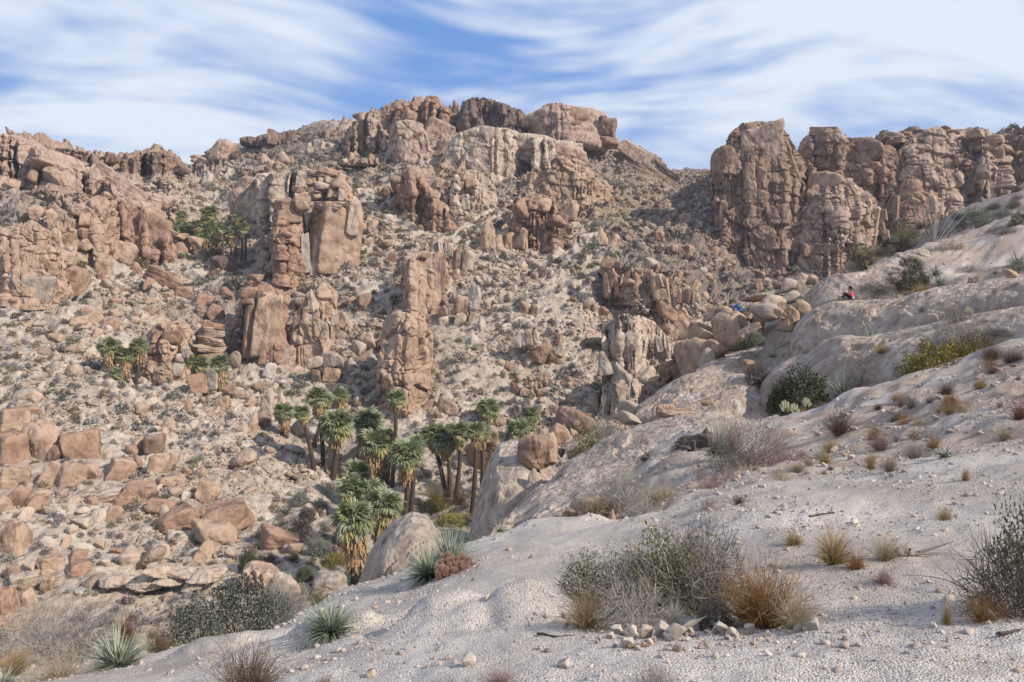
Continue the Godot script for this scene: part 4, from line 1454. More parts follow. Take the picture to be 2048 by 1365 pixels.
	o = crag("jointed_wall", 335, 755, "jointed pale wall of squared rounded blocks above the left wash")
	o.set_meta("bulk", 1)
	mass(o, xy([290, 690, 310, 650, 340, 642, 378, 652]), xy([286, 760, 330, 764, 380, 758]), "tan", 1, 2.6, 1)
	wall(o, 318, 758, 52, 78, 4, 5, "tan", 10, 0.8)
	wall(o, 352, 752, 46, 92, 3, 5, "pale", 6, 0.85)
	wall(o, 330, 690, 52, 42, 3, 2, "tan", 8, 0.8)
	blk(o, "slab", 300, 776, 52, 28, "white", 4)
	blk(o, "block", 340, 776, 36, 24, "white")
	o = crag("layered_rock", 420, 742, "pile of loaf-like rounded rock layers")
	blk(o, "block", 420, 748, 64, 46, "tan")
	blk(o, "slab", 420, 708, 66, 18, "pink", 4)
	blk(o, "slab", 402, 703, 38, 17, "pale")
	blk(o, "slab", 418, 694, 60, 20, "tan", 8)
	blk(o, "slab", 420, 676, 54, 22, "pale", 6)
	blk(o, "slab", 424, 660, 46, 16, "rust", 8)
	blk(o, "smooth", 468, 750, 28, 48, "pink", 4)
	o = crag("rock_block", 398, 797, "pink square block standing upright like a gravestone")
	blk(o, "block", 398, 798, 40, 52, "rust", -7, 0.5, 1.0)
	blk(o, "block", 424, 780, 28, 46, "grey")
	blk(o, "block", 402, 824, 50, 30, "pale")
	o = crag("rock_slab", 325, 580, "long tilted brown slab sliding down to the right")
	blk(o, "slab", 322, 572, 84, 32, "rust", 24, 0.5)
	# --- central buttresses
	o = crag("rock_buttress", 530, 712, "dark split buttress with overhanging blocks at its head")
	o.set_meta("bulk", 1)
	mass(o, xy([482, 605, 500, 562, 540, 572, 572, 596]), xy([480, 716, 530, 726, 574, 706]), "rust", 0.7, 4, 2.2)
	blk(o, "pillar", 532, 716, 58, 132, "tan", 4, 0.8)
	blk(o, "pillar", 494, 716, 22, 124, "brown", 6)
	blk(o, "boulder", 500, 600, 36, 28, "rust", -6)
	blk(o, "boulder", 510, 570, 32, 22, "rust")
	blk(o, "block", 496, 612, 30, 18, "brown")
	wall(o, 540, 594, 50, 30, 5, 2, "tan", 0, 0.7)
	wall(o, 572, 632, 24, 72, 2, 3, "pale", 0, 0.8)
	o = crag("rock_buttress", 625, 728, "flat-faced pale buttress with a shaded left side")
	o.set_meta("bulk", 1)
	mass(o, xy([588, 645, 612, 602, 650, 566, 676, 584]), xy([588, 734, 640, 744, 678, 696]), "tan", 0.7, 4, 2)
	blk(o, "pillar", 628, 732, 66, 106, "pale", 4, 0.8)
	blk(o, "pillar", 592, 732, 24, 110, "brown", 4)
	wall(o, 650, 622, 52, 56, 4, 2, "tan", -6, 0.75)
	blk(o, "spire", 628, 624, 28, 46, "pale", -8)
	blk(o, "block", 612, 640, 24, 28, "brown")
	blk(o, "pillar", 684, 656, 14, 34, "tan", 4)
	blk(o, "pillar", 668, 652, 14, 28, "pale")
	o = crag("rock_outcrop", 645, 768, "pale rounded ledge at the foot of the flat-faced buttress")
	blk(o, "block", 630, 738, 34, 24, "pale", -8)
	blk(o, "dome", 668, 740, 54, 38, "pale", -10)
	blk(o, "block", 632, 770, 26, 34, "brown")
	blk(o, "block", 660, 768, 36, 34, "tan", 8)
	o = crag("twin_pillars", 845, 622, "tall twin pillars split by a dark vertical crack")
	o.set_meta("bulk", 1)
	mass(o, xy([801, 545, 815, 520, 845, 504, 880, 504, 898, 535]), xy([803, 628, 850, 644, 894, 606]), "tan", 0.8, 3.4, 2.4)
	blk(o, "block", 826, 552, 38, 32, "tan")
	blk(o, "pillar", 826, 626, 40, 78, "tan", 2)
	blk(o, "pillar", 864, 605, 34, 102, "pink", 2, 0.9, -0.8)
	blk(o, "pillar", 848, 612, 18, 92, "tan", 0, 0.9, -0.2)
	blk(o, "pillar", 851, 644, 18, 74, "tan", 0, 0.9, 0.5)
	blk(o, "pillar", 880, 588, 16, 80, "brown", 4, 0.9, -1.0)
	blk(o, "boulder", 850, 518, 24, 16, "tan")
	o = crag("rock_fins", 918, 545, "upright brown fins right of the twin pillars")
	wall(o, 918, 548, 48, 58, 6, 1, "tan", 4, 0.7)
	wall(o, 886, 516, 40, 40, 4, 1, "pale", -4, 0.7)
	o = crag("rock_outcrop", 915, 655, "leaning cracked blocks on a pale ledge below the fins")
	blk(o, "block", 918, 634, 32, 44, "tan", 10)
	blk(o, "block", 914, 660, 24, 36, "pale", 12)
	blk(o, "boulder", 886, 632, 24, 20, "tan")
	blk(o, "block", 886, 660, 24, 28, "pale")
	blk(o, "dome", 945, 620, 30, 50, "white", 8)
	o = crag("rock_cliff", 810, 800, "cracked egg-shaped cliff with a great boulder set in its face")
	o.set_meta("bulk", 1)
	mass(o, xy([759, 690, 774, 640, 800, 625, 836, 630, 856, 668, 864, 715]), xy([754, 836, 800, 838, 862, 806]), "tan", 0.9, 3.6, 1.3)
	blk(o, "dome", 800, 690, 66, 66, "tan", 8, 0.9)
	blk(o, "boulder", 832, 690, 40, 40, "rust", 6)
	blk(o, "smooth", 811, 744, 46, 66, "brown", 4, 0.8, 2.0)
	blk(o, "pillar", 780, 726, 26, 60, "rust", 6)
	blk(o, "pillar", 766, 838, 26, 130, "brown", 4)
	blk(o, "dome", 800, 800, 52, 64, "tan", 6)
	wall(o, 840, 812, 40, 74, 5, 1, "pale", 8, 0.75)
	wall(o, 846, 738, 28, 56, 3, 2, "tan", 4, 0.8)
	pile(o, 846, 674, 30, 30, 6, "tan")
	blk(o, "pillar", 786, 848, 34, 70, "brown", 4, 0.9, -1.0)
	# --- right of centre
	o = crag("rock_spire", 978, 502, "tan triangular spire with a sharp top")
	blk(o, "spire", 976, 505, 50, 76, "gold", 6, 0.8)
	blk(o, "spire", 994, 508, 36, 40, "tan", 10)
	o = crag("rock_outcrop", 1024, 498, "golden ribbed crag with a round knob on top")
	wall(o, 1026, 500, 56, 40, 6, 1, "gold", 4, 0.7)
	blk(o, "smooth", 1009, 460, 14, 13, "gold")
	o = crag("rock_fins", 1258, 595, "row of leaning pinkish fins on the spur")
	o.set_meta("bulk", 1)
	mass(o, xy([1198, 550, 1215, 518, 1260, 532, 1312, 548, 1354, 584]), xy([1206, 606, 1280, 608, 1354, 650]), "tan", 1, 3, 2.2)
	wall(o, 1262, 598, 106, 60, 10, 2, "tan", 12, 0.8, -0.2)
	blk(o, "boulder", 1214, 542, 28, 30, "rust", -6)
	wall(o, 1225, 590, 34, 52, 3, 1, "rust", -8, 0.7)
	o = crag("rock_boulder", 1305, 544, "pale egg-shaped boulder on the spur above the fins")
	blk(o, "smooth", 1304, 548, 32, 34, "pale")
	o = crag("rock_dome", 1340, 675, "cracked rust-brown dome hanging above the fluted pale wall")
	o.set_meta("bulk", 1)
	mass(o, xy([1298, 606, 1330, 580, 1360, 608, 1378, 660]), xy([1300, 650, 1340, 690, 1378, 698]), "tan", 0.8, 3.6, 1)
	blk(o, "dome", 1342, 680, 60, 56, "tan", 24, 0.9)
	blk(o, "dome", 1330, 640, 56, 50, "rust", 16, 0.9)
	wall(o, 1336, 604, 52, 56, 5, 2, "tan", -10, 0.7, -0.3)
	blk(o, "boulder", 1353, 622, 20, 26, "pale")
	wall(o, 1370, 606, 34, 34, 4, 1, "brown", 12, 0.6)
	o = crag("fluted_wall", 1285, 712, "fluted pale grey wall below the cracked rust dome")
	o.set_meta("bulk", 1)
	mass(o, xy([1204, 655, 1250, 628, 1300, 640, 1350, 690]), xy([1210, 728, 1280, 742, 1350, 738]), "pale", 0.6, 3, 2.2)
	wall(o, 1275, 720, 130, 76, 13, 2, "grey", -8, 0.7, 0.4)
	wall(o, 1235, 700, 50, 36, 5, 1, "white", -6, 0.6)
	o = crag("rock_outcrop", 1085, 735, "knot of rust-coloured cracked boulders on the pale slope")
	blk(o, "dome", 1078, 728, 46, 44, "rust", 8)
	blk(o, "boulder", 1102, 738, 40, 40, "rust", 26)
	blk(o, "boulder", 1068, 700, 30, 24, "tan")
	blk(o, "smooth", 1090, 698, 20, 22, "tan")
	blk(o, "smooth", 1079, 696, 14, 14, "pale")
	wall(o, 1062, 690, 30, 34, 3, 1, "pale", -4, 0.7)
	blk(o, "spire", 1116, 712, 24, 34, "pale", 20)
	blk(o, "pillar", 1036, 696, 14, 36, "white", 4)
	blk(o, "block", 1098, 748, 24, 18, "rust", 12)
	o = crag("rock_ribs", 1230, 835, "big grey rounded ribs at the mouth of the side gully")
	o.set_meta("bulk", 1)
	mass(o, xy([1204, 745, 1230, 721, 1256, 758, 1304, 764]), xy([1202, 838, 1240, 846, 1304, 834]), "pale", 0.8, 3.2, 1.6)
	blk(o, "pillar", 1230, 838, 44, 108, "grey", 10, 1.0)
	blk(o, "spire", 1212, 752, 34, 50, "grey", -10)
	wall(o, 1272, 832, 56, 78, 5, 4, "grey", 6, 0.8)
	blk(o, "dome", 1290, 770, 40, 40, "pale", 20)
	o = crag("rock_outcrop", 1060, 795, "loose cluster of rust blocks above the right palms")
	for i in 16:
		blk(o, "block" if i % 2 else "boulder", 1028 + rng.randf() * 62, 760 + rng.randf() * 36, rng.randf_range(10, 20), rng.randf_range(10, 20), shade("rust"), rng.randf_range(-40, 40))
	blk(o, "block", 1048, 796, 26, 22, "tan", 10)
	o = crag("rock_dome", 1148, 868, "dark domed boulder behind the balanced boulder", "far")
	blk(o, "dome", 1148, 872, 88, 54, "brown", 4, 0.8)
	# --- right cliffs
	o = crag("rock_tower", 1500, 520, "tall right tower with a flat top over stepped blocks")
	o.set_meta("bulk", 1)
	mass(o, xy([1428, 345, 1445, 300, 1470, 256, 1490, 246, 1548, 244, 1566, 262, 1590, 300, 1606, 350]), xy([1430, 480, 1480, 528, 1540, 548, 1590, 545, 1612, 480]), "brown", 0.85, 6.5, 0.95)
	blk(o, "pillar", 1520, 366, 92, 124, "pink", -2, 0.8, -4.0)
	blk(o, "pillar", 1560, 372, 46, 106, "tan", -10, 0.8, -4.0)
	blk(o, "pillar", 1584, 366, 40, 88, "brown", -18, 0.8, -3.0)
	blk(o, "dome", 1452, 366, 54, 76, "brown", -4, 0.9, -3.0)
	wall(o, 1514, 384, 84, 58, 6, 3, "tan", -2, 0.8)
	wall(o, 1452, 446, 44, 100, 3, 4, "rust", 0, 0.8)
	stack(o, 1530, 446, 42, 82, 3, "rust", 0.8)
	blk(o, "boulder", 1485, 420, 34, 36, "rust", -8)
	wall(o, 1490, 470, 50, 60, 4, 3, "brown", 0, 0.75)
	wall(o, 1556, 452, 34, 70, 3, 5, "brown", -6, 0.7)
	blk(o, "smooth", 1524, 476, 44, 34, "tan")
	blk(o, "block", 1486, 496, 28, 42, "tan")
	wall(o, 1522, 530, 44, 56, 3, 3, "tan", 0, 0.7)
	wall(o, 1470, 520, 60, 40, 5, 2, "grey", 0, 0.6)
	blk(o, "spire", 1463, 290, 8, 14, "dark")
	blk(o, "smooth", 1455, 478, 16, 18, "gold")
	o = crag("rock_dome", 1655, 372, "rounded dome with a flat cap behind the cracked wall")
	o.set_meta("bulk", 1)
	mass(o, xy([1592, 315, 1625, 272, 1670, 255, 1700, 274, 1735, 272, 1768, 300, 1792, 335]), xy([1598, 410, 1660, 430, 1740, 410, 1796, 390]), "brown", 0.85, 6, 0.8)
	blk(o, "dome", 1646, 310, 110, 54, "pink", 2, 0.8, -4.0)
	blk(o, "slab", 1652, 272, 56, 20, "pink", 2, 0.8, -4.0)
	wall(o, 1654, 374, 104, 82, 7, 3, "brown", -4, 0.85)
	blk(o, "smooth", 1617, 348, 26, 18, "gold")
	o = crag("rock_cliff", 1752, 382, "dark red cliff boulder under a square brown head")
	blk(o, "dome", 1738, 330, 66, 58, "brown", 2)
	blk(o, "block", 1762, 336, 44, 46, "rust", 4)
	blk(o, "boulder", 1750, 382, 76, 62, "rust", 2, 0.9, 2.0)
	blk(o, "pillar", 1784, 372, 26, 72, "brown", 4)
	wall(o, 1800, 330, 60, 34, 6, 2, "rust", 0, 0.6)
	o = crag("rock_tower", 1868, 345, "capped brown tower group on the right skyline")
	o.set_meta("bulk", 1)
	mass(o, xy([1786, 318, 1822, 276, 1870, 256, 1925, 260, 1942, 290]), xy([1796, 460, 1870, 446, 1944, 405]), "pink", 0.85, 6.5, 0.85)
	blk(o, "pillar", 1852, 340, 60, 76, "pink", 0)
	blk(o, "slab", 1870, 284, 90, 26, "brown", 2)
	blk(o, "pillar", 1902, 342, 48, 76, "brown", 6)
	blk(o, "boulder", 1886, 268, 40, 16, "rust")
	pile(o, 1800, 290, 90, 20, 10, "brown")
	o = crag("layered_rock", 1980, 375, "fat layered pillar tapering to a small cap")
	o.set_meta("bulk", 1)
	mass(o, xy([1924, 310, 1945, 264, 1962, 256, 1985, 275, 2010, 320, 2036, 368]), xy([1926, 400, 1980, 408, 2042, 402]), "pink", 0.9, 5, 0.8)
	stack(o, 1982, 380, 96, 108, 5, "pink", 0.55)
	blk(o, "block", 1950, 276, 36, 20, "tan")
	blk(o, "pillar", 1976, 372, 70, 90, "pink", -3, 0.8, -1.5)
	o = crag("rock_outcrop", 2045, 345, "dark broken cliff at the right edge of the skyline")
	o.set_meta("bulk", 1)
	mass(o, xy([2030, 310, 2050, 252, 2110, 240, 2260, 220]), xy([2036, 395, 2110, 380, 2260, 350]), "brown", 1.1, 5, 1.3)
	wall(o, 2060, 352, 110, 96, 6, 4, "brown", 0, 0.7, 0.4)
	wall(o, 2180, 352, 150, 110, 6, 4, "brown", 0, 0.7, 0.2)
	o = crag("rock_slab", 1925, 398, "dark leaning slabs below the capped towers")
	blk(o, "slab", 1900, 372, 72, 36, "pink", -14)
	blk(o, "block", 1925, 394, 68, 54, "brown", -6)
	blk(o, "block", 1990, 390, 44, 46, "rust", 14)
	wall(o, 1960, 410, 90, 30, 5, 2, "rust", -4, 0.7)
	o = crag("rock_outcrop", 1830, 458, "deeply cracked brown bluff above the shaded brush slope")
	o.set_meta("bulk", 1)
	mass(o, xy([1782, 455, 1800, 392, 1840, 360, 1884, 378]), xy([1788, 505, 1840, 492, 1890, 470]), "rust", 1.1, 4.5, 1.3)
	wall(o, 1832, 460, 88, 96, 6, 4, "rust", 6, 0.8)
	blk(o, "dome", 1820, 400, 50, 44, "rust", -6)
	o = crag("layered_rock", 1675, 500, "layered pinkish cliff with pale ledges in the middle of the right wall")
	o.set_meta("bulk", 1)
	mass(o, xy([1598, 430, 1640, 372, 1690, 360, 1750, 404, 1796, 440]), xy([1604, 556, 1690, 558, 1760, 524, 1806, 500]), "pink", 1.0, 5, 0.75)
	wall(o, 1650, 500, 90, 84, 5, 4, "rust", 0, 0.85)
	blk(o, "slab", 1700, 412, 66, 26, "pink", -10)
	blk(o, "dome", 1640, 420, 66, 54, "brown", 2)
	blk(o, "dome", 1652, 384, 66, 46, "tan", -6)
	blk(o, "slab", 1690, 436, 60, 14, "white", -8)
	wall(o, 1706, 486, 64, 60, 3, 5, "pink", 0, 0.85)
	blk(o, "pillar", 1728, 494, 44, 84, "pink", 6)
	wall(o, 1766, 468, 40, 50, 3, 3, "rust", -4, 0.8)
	wall(o, 1776, 500, 60, 40, 4, 2, "rust", 0, 0.7)
	o = crag("rock_stack", 1645, 548, "stacked blocks split by straight dark cracks at the foot of the right wall")
	wall(o, 1630, 552, 46, 66, 3, 5, "rust", 0, 0.85)
	wall(o, 1676, 552, 50, 70, 4, 4, "tan", 0, 0.8)
	o = crag("rock_outcrop", 1212, 492, "pointed tan rocks at the head of the spur")
	blk(o, "spire", 1205, 492, 34, 40, "tan", -6)
	blk(o, "spire", 1222, 496, 24, 30, "tan", 18)
	wall(o, 1180, 490, 40, 30, 4, 1, "pale", -6, 0.6)
	o = crag("rock_outcrop", 1362, 512, "squared block with fins on the shaded talus")
	wall(o, 1360, 516, 46, 34, 5, 2, "pink", 0, 0.7)
	blk(o, "boulder", 1318, 482, 22, 26, "rust")
	blk(o, "smooth", 1318, 516, 26, 18, "rust")
	o = crag("rock_outcrop", 1369, 405, "dark angular block at the top of the shaded talus")
	blk(o, "spire", 1369, 402, 44, 32, "dark", 4)
	blk(o, "block", 1350, 436, 44, 30, "brown", -20)
	blk(o, "block", 1424, 380, 24, 20, "dark")
	o = crag("pale_bedrock", 330, 1195, "pale cracked bedrock at the foot of the left slope")
	for i in 9:
		blk(o, "dome", 240 + i * 22 + rng.randf_range(-8, 8), 1206 - rng.randf() * 50, rng.randf_range(60, 90), rng.randf_range(14, 24), "pale", rng.randf_range(-14, 8), 0.9)
	o = crag("rock_ledge", 535, 1190, "tan crumbling ledge beside the wash")
	blk(o, "dome", 530, 1198, 110, 62, "tan", 0, 0.8)
	blk(o, "dome", 568, 1200, 70, 44, "pale", 10, 0.8, 1.0)
	wall(o, 520, 1176, 80, 38, 7, 1, "tan", -4, 0.7)


# ------------------------------------------------------------------ single boulders
func rk(kind: String, px: float, py: float, w: float, h: float, col: String, roll := 0.0, where := "far") -> void:
	var at := hit(px, py - h * 0.06, where)
	var names := {"boulder": "boulder", "smooth": "boulder", "block": "rock_block", "slab": "rock_slab", "spire": "rock_spire", "pillar": "rock_pillar", "dome": "boulder"}
	var n := rock_node(kind, px, py, w, h, -at.z, col, roll, 0.9 if kind != "slab" else 0.75, null, names[kind], 0.24)
	var cw := {"tan": "tan", "pale": "pale", "rust": "rust brown", "dark": "dark", "pink": "pinkish", "grey": "grey", "gold": "golden", "white": "whitish", "brown": "brown", "slab": "grey pink"}
	var sw: String = {"boulder": "boulder", "smooth": "rounded boulder", "block": "squared block", "slab": "flat slab", "spire": "pointed rock", "pillar": "upright rock", "dome": "domed boulder"}[kind]
	var big := "large " if maxf(w, h) > 50 else ("small " if maxf(w, h) < 24 else "")
	auto_label(n, px, py - h * 0.5, big + cw[col] + " " + sw, "boulder", "boulders on the canyon slopes")


func build_boulders() -> void:
	# left lower slope
	rk("slab", 38, 838, 84, 24, "rust", -8)
	rk("block", 28, 872, 62, 54, "tan")
	rk("block", 22, 932, 60, 68, "rust")
	rk("dome", 96, 924, 80, 84, "tan", -4)
	rk("boulder", 136, 922, 66, 64, "rust", 18)
	rk("boulder", 100, 928, 34, 40, "brown", 30)
	rk("block", 168, 920, 58, 62, "rust", 4)
	rk("block", 28, 978, 62, 48, "tan")
	rk("block", 92, 978, 46, 54, "tan", 24)
	rk("block", 132, 978, 56, 54, "tan", 22)
	rk("boulder", 178, 966, 48, 42, "pink")
	rk("boulder", 32, 1016, 42, 44, "rust", 12)
	rk("boulder", 74, 1026, 44, 32, "rust", -8)
	rk("boulder", 52, 1044, 32, 28, "pale")
	rk("boulder", 8, 1028, 34, 34, "tan")
	rk("block", 240, 954, 58, 38, "tan", 6)
	rk("block", 220, 962, 36, 36, "rust", 28)
	rk("boulder", 265, 912, 34, 40, "tan", 14)
	rk("boulder", 256, 918, 30, 26, "rust", 20)
	rk("block", 304, 910, 44, 42, "brown", 4)
	rk("block", 312, 946, 44, 36, "tan", 10)
	rk("boulder", 270, 942, 20, 30, "rust", 16)
	rk("smooth", 347, 932, 24, 28, "tan")
	rk("boulder", 374, 950, 20, 16, "rust")
	rk("boulder", 392, 952, 14, 16, "pale")
	rk("boulder", 338, 976, 56, 26, "tan", 12)
	rk("slab", 272, 1002, 72, 36, "rust", 14)
	rk("boulder", 250, 1020, 56, 34, "rust", -20)
	rk("boulder", 228, 1048, 42, 34, "tan", -6)
	rk("block", 322, 1026, 58, 26, "rust", 8)
	rk("smooth", 356, 998, 26, 24, "tan", -14)
	rk("smooth", 305, 985, 18, 18, "pale")
	rk("smooth", 318, 984, 16, 16, "pale")
	rk("smooth", 371, 1002, 20, 18, "white")
	rk("block", 398, 1008, 46, 44, "tan", 30)
	rk("block", 360, 1064, 84, 40, "rust", -14)
	rk("boulder", 400, 1056, 42, 36, "tan", -10)
	rk("block", 465, 1066, 100, 58, "rust", -14)
	rk("boulder", 428, 1096, 90, 46, "tan", 6)
	rk("boulder", 408, 1128, 52, 44, "tan")
	rk("block", 540, 1104, 72, 42, "rust", 26)
	rk("boulder", 258, 1135, 42, 38, "pale")
	rk("boulder", 284, 1116, 32, 22, "tan", -16)
	rk("boulder", 308, 1139, 54, 46, "pale", 6)
	rk("block", 96, 1150, 52, 36, "tan", 10)
	rk("block", 150, 1126, 34, 26, "rust", 14)
	rk("block", 154, 1154, 46, 30, "rust", 8)
	rk("dome", 30, 1112, 70, 66, "tan", 4)
	rk("boulder", 105, 1114, 28, 16, "tan")
	rk("boulder", 20, 1160, 40, 30, "brown", 12)
	rk("boulder", 57, 1150, 26, 24, "pale")
	rk("boulder", 134, 1096, 26, 20, "tan", -8)
	rk("boulder", 146, 1074, 26, 22, "pale")
	rk("boulder", 161, 1061, 40, 22, "pale")
	rk("block", 52, 1182, 54, 32, "pale", -4)
	rk("boulder", 52, 1216, 42, 38, "tan", 4)
	rk("boulder", 14, 1240, 50, 66, "rust")
	rk("slab", 34, 1260, 72, 32, "tan", -4)
	rk("boulder", 97, 1184, 28, 34, "tan")
	rk("boulder", 200, 1102, 22, 18, "tan")
	rk("boulder", 205, 1136, 26, 16, "pale")
	rk("slab", 165, 1192, 30, 10, "white")
	rk("boulder", 232, 1112, 24, 14, "rust")
	rk("boulder", 180, 1010, 30, 18, "tan", 10)
	rk("slab", 200, 1006, 80, 18, "pale", -6)
	# left middle slope
	rk("block", 203, 548, 38, 38, "tan", 6)
	rk("block", 203, 562, 18, 20, "rust")
	rk("block", 243, 528, 44, 46, "tan", 12)
	rk("boulder", 268, 548, 26, 24, "rust", 20)
	rk("boulder", 296, 582, 26, 28, "rust")
	rk("boulder", 312, 574, 12, 18, "rust")
	rk("block", 361, 596, 40, 26, "rust", 10)
	rk("block", 406, 622, 56, 36, "rust", 12)
	rk("boulder", 398, 634, 34, 24, "brown", 20)
	rk("boulder", 170, 634, 30, 20, "rust", -6)
	rk("slab", 191, 646, 34, 22, "tan", -16)
	rk("boulder", 217, 664, 34, 30, "rust", 6)
	rk("smooth", 195, 676, 22, 20, "tan")
	rk("block", 155, 650, 38, 18, "tan")
	rk("boulder", 272, 640, 24, 18, "tan")
	rk("boulder", 230, 634, 30, 18, "tan")
	rk("boulder", 108, 688, 40, 20, "tan", 6)
	rk("boulder", 56, 656, 24, 18, "tan")
	rk("block", 90, 660, 28, 32, "grey", 24)
	rk("boulder", 185, 720, 36, 28, "pale", -8)
	rk("spire", 374, 830, 26, 40, "rust", 4)
	rk("spire", 502, 862, 32, 40, "tan", 12)
	rk("boulder", 468, 796, 38, 32, "rust", -20)
	rk("block", 450, 820, 32, 28, "tan", -10)
	rk("boulder", 474, 778, 22, 20, "pale")
	rk("boulder", 520, 786, 36, 24, "brown", -6)
	rk("pillar", 534, 836, 26, 54, "pale")
	rk("spire", 562, 816, 24, 40, "pale")
	rk("boulder", 500, 816, 20, 24, "tan")
	rk("boulder", 530, 860, 40, 34, "brown")
	rk("boulder", 545, 756, 36, 30, "white", -16)
	rk("boulder", 556, 730, 18, 16, "rust")
	rk("boulder", 543, 738, 16, 10, "tan")
	rk("boulder", 460, 545, 48, 40, "dark", -16)
	rk("boulder", 430, 560, 36, 24, "brown")
	rk("boulder", 450, 600, 34, 26, "brown", 14)
	rk("boulder", 440, 645, 36, 40, "brown", -20)
	rk("boulder", 466, 700, 24, 22, "grey")
	rk("boulder", 470, 660, 26, 22, "brown")
	rk("boulder", 430, 540, 30, 16, "tan", 10)
	rk("boulder", 405, 560, 40, 22, "pale", 30)
	rk("boulder", 378, 560, 36, 26, "white", 34)
	rk("block", 335, 600, 26, 18, "tan")
	rk("boulder", 300, 610, 30, 16, "tan")
	rk("boulder", 255, 588, 40, 14, "rust", 6)
	rk("boulder", 232, 608, 26, 14, "tan")
	rk("boulder", 300, 630, 30, 22, "tan", 16)
	# centre slope
	rk("block", 731, 616, 34, 30, "brown", -4)
	rk("boulder", 703, 614, 20, 22, "rust")
	rk("boulder", 705, 712, 34, 32, "pale", 24)
	rk("boulder", 718, 690, 26, 28, "pale", 20)
	rk("boulder", 744, 702, 34, 36, "tan", -20)
	rk("boulder", 742, 730, 26, 22, "grey")
	rk("boulder", 722, 726, 22, 14, "rust")
	rk("boulder", 784, 526, 32, 22, "rust", -6)
	rk("boulder", 712, 520, 22, 18, "rust")
	rk("boulder", 690, 566, 18, 14, "pale")
	rk("boulder", 720, 468, 22, 24, "tan", 10)
	rk("boulder", 748, 458, 22, 20, "tan")
	rk("boulder", 760, 490, 18, 16, "tan")
	rk("boulder", 940, 642, 14, 20, "brown")
	rk("boulder", 1048, 628, 26, 26, "rust", 4)
	rk("block", 1064, 632, 16, 24, "brown", 14)
	rk("boulder", 1046, 604, 20, 10, "tan")
	rk("boulder", 975, 622, 18, 22, "tan")
	rk("boulder", 990, 625, 20, 16, "pale")
	rk("spire", 1118, 688, 18, 20, "rust", 10)
	rk("slab", 1016, 742, 22, 14, "rust", 14)
	rk("boulder", 1005, 758, 14, 18, "tan")
	rk("boulder", 1200, 634, 26, 22, "rust", 20)
	rk("boulder", 1238, 620, 24, 18, "rust", 24)
	rk("slab", 1238, 632, 26, 12, "tan", -6)
	rk("boulder", 1276, 628, 26, 18, "gold", 14)
	rk("boulder", 1202, 642, 14, 12, "tan")
	rk("boulder", 1218, 640, 12, 14, "tan")
	rk("slab", 1312, 642, 26, 10, "rust")
	rk("boulder", 1325, 655, 14, 16, "rust")
	rk("boulder", 1140, 776, 28, 22, "rust", 12)
	rk("boulder", 1122, 772, 14, 10, "tan")
	rk("boulder", 1181, 814, 26, 26, "tan", 16)
	rk("boulder", 1190, 826, 14, 18, "pale")
	rk("slab", 1292, 712, 24, 10, "rust", 30)
	rk("boulder", 860, 824, 36, 22, "tan")
	rk("dome", 892, 830, 46, 34, "tan", 6)
	rk("boulder", 876, 838, 18, 18, "rust")
	rk("boulder", 868, 832, 16, 18, "pale")
	rk("dome", 895, 802, 30, 18, "white")
	rk("boulder", 1070, 610, 14, 16, "pale")
	rk("dome", 950, 690, 34, 18, "white")
	rk("dome", 962, 662, 24, 26, "white", 6)
	rk("pillar", 948, 586, 8, 36, "pale", -8)
	rk("boulder", 930, 870, 34, 22, "white")
	rk("boulder", 660, 840, 24, 20, "white")
	rk("boulder", 600, 868, 40, 30, "grey", -6)
	rk("boulder", 628, 886, 36, 30, "white", -8)
	rk("boulder", 655, 890, 30, 40, "grey")
	# shaded talus at right
	rk("boulder", 1416, 432, 26, 22, "grey")
	rk("boulder", 1400, 420, 18, 16, "grey")
	rk("block", 1376, 446, 30, 22, "pink", -16)
	rk("boulder", 1336, 450, 20, 16, "brown")
	rk("boulder", 1420, 470, 24, 18, "grey")
	rk("boulder", 1400, 458, 18, 16, "tan")
	rk("boulder", 1430, 510, 20, 18, "rust")
	rk("boulder", 1416, 498, 26, 16, "pink")
	rk("boulder", 1440, 530, 22, 16, "tan")
	rk("boulder", 1375, 540, 18, 14, "rust")
	rk("boulder", 1390, 582, 26, 22, "tan")
	rk("boulder", 1408, 600, 22, 18, "tan")
	rk("boulder", 1356, 560, 20, 18, "rust")
	rk("boulder", 1376, 596, 18, 16, "brown")
	rk("boulder", 1415, 560, 18, 16, "tan", 10)
	rk("spire", 1518, 586, 34, 28, "rust")
	rk("boulder", 1524, 560, 24, 18, "rust", -14)
	rk("boulder", 1512, 552, 18, 14, "rust")
	rk("boulder", 1534, 570, 18, 16, "pink")


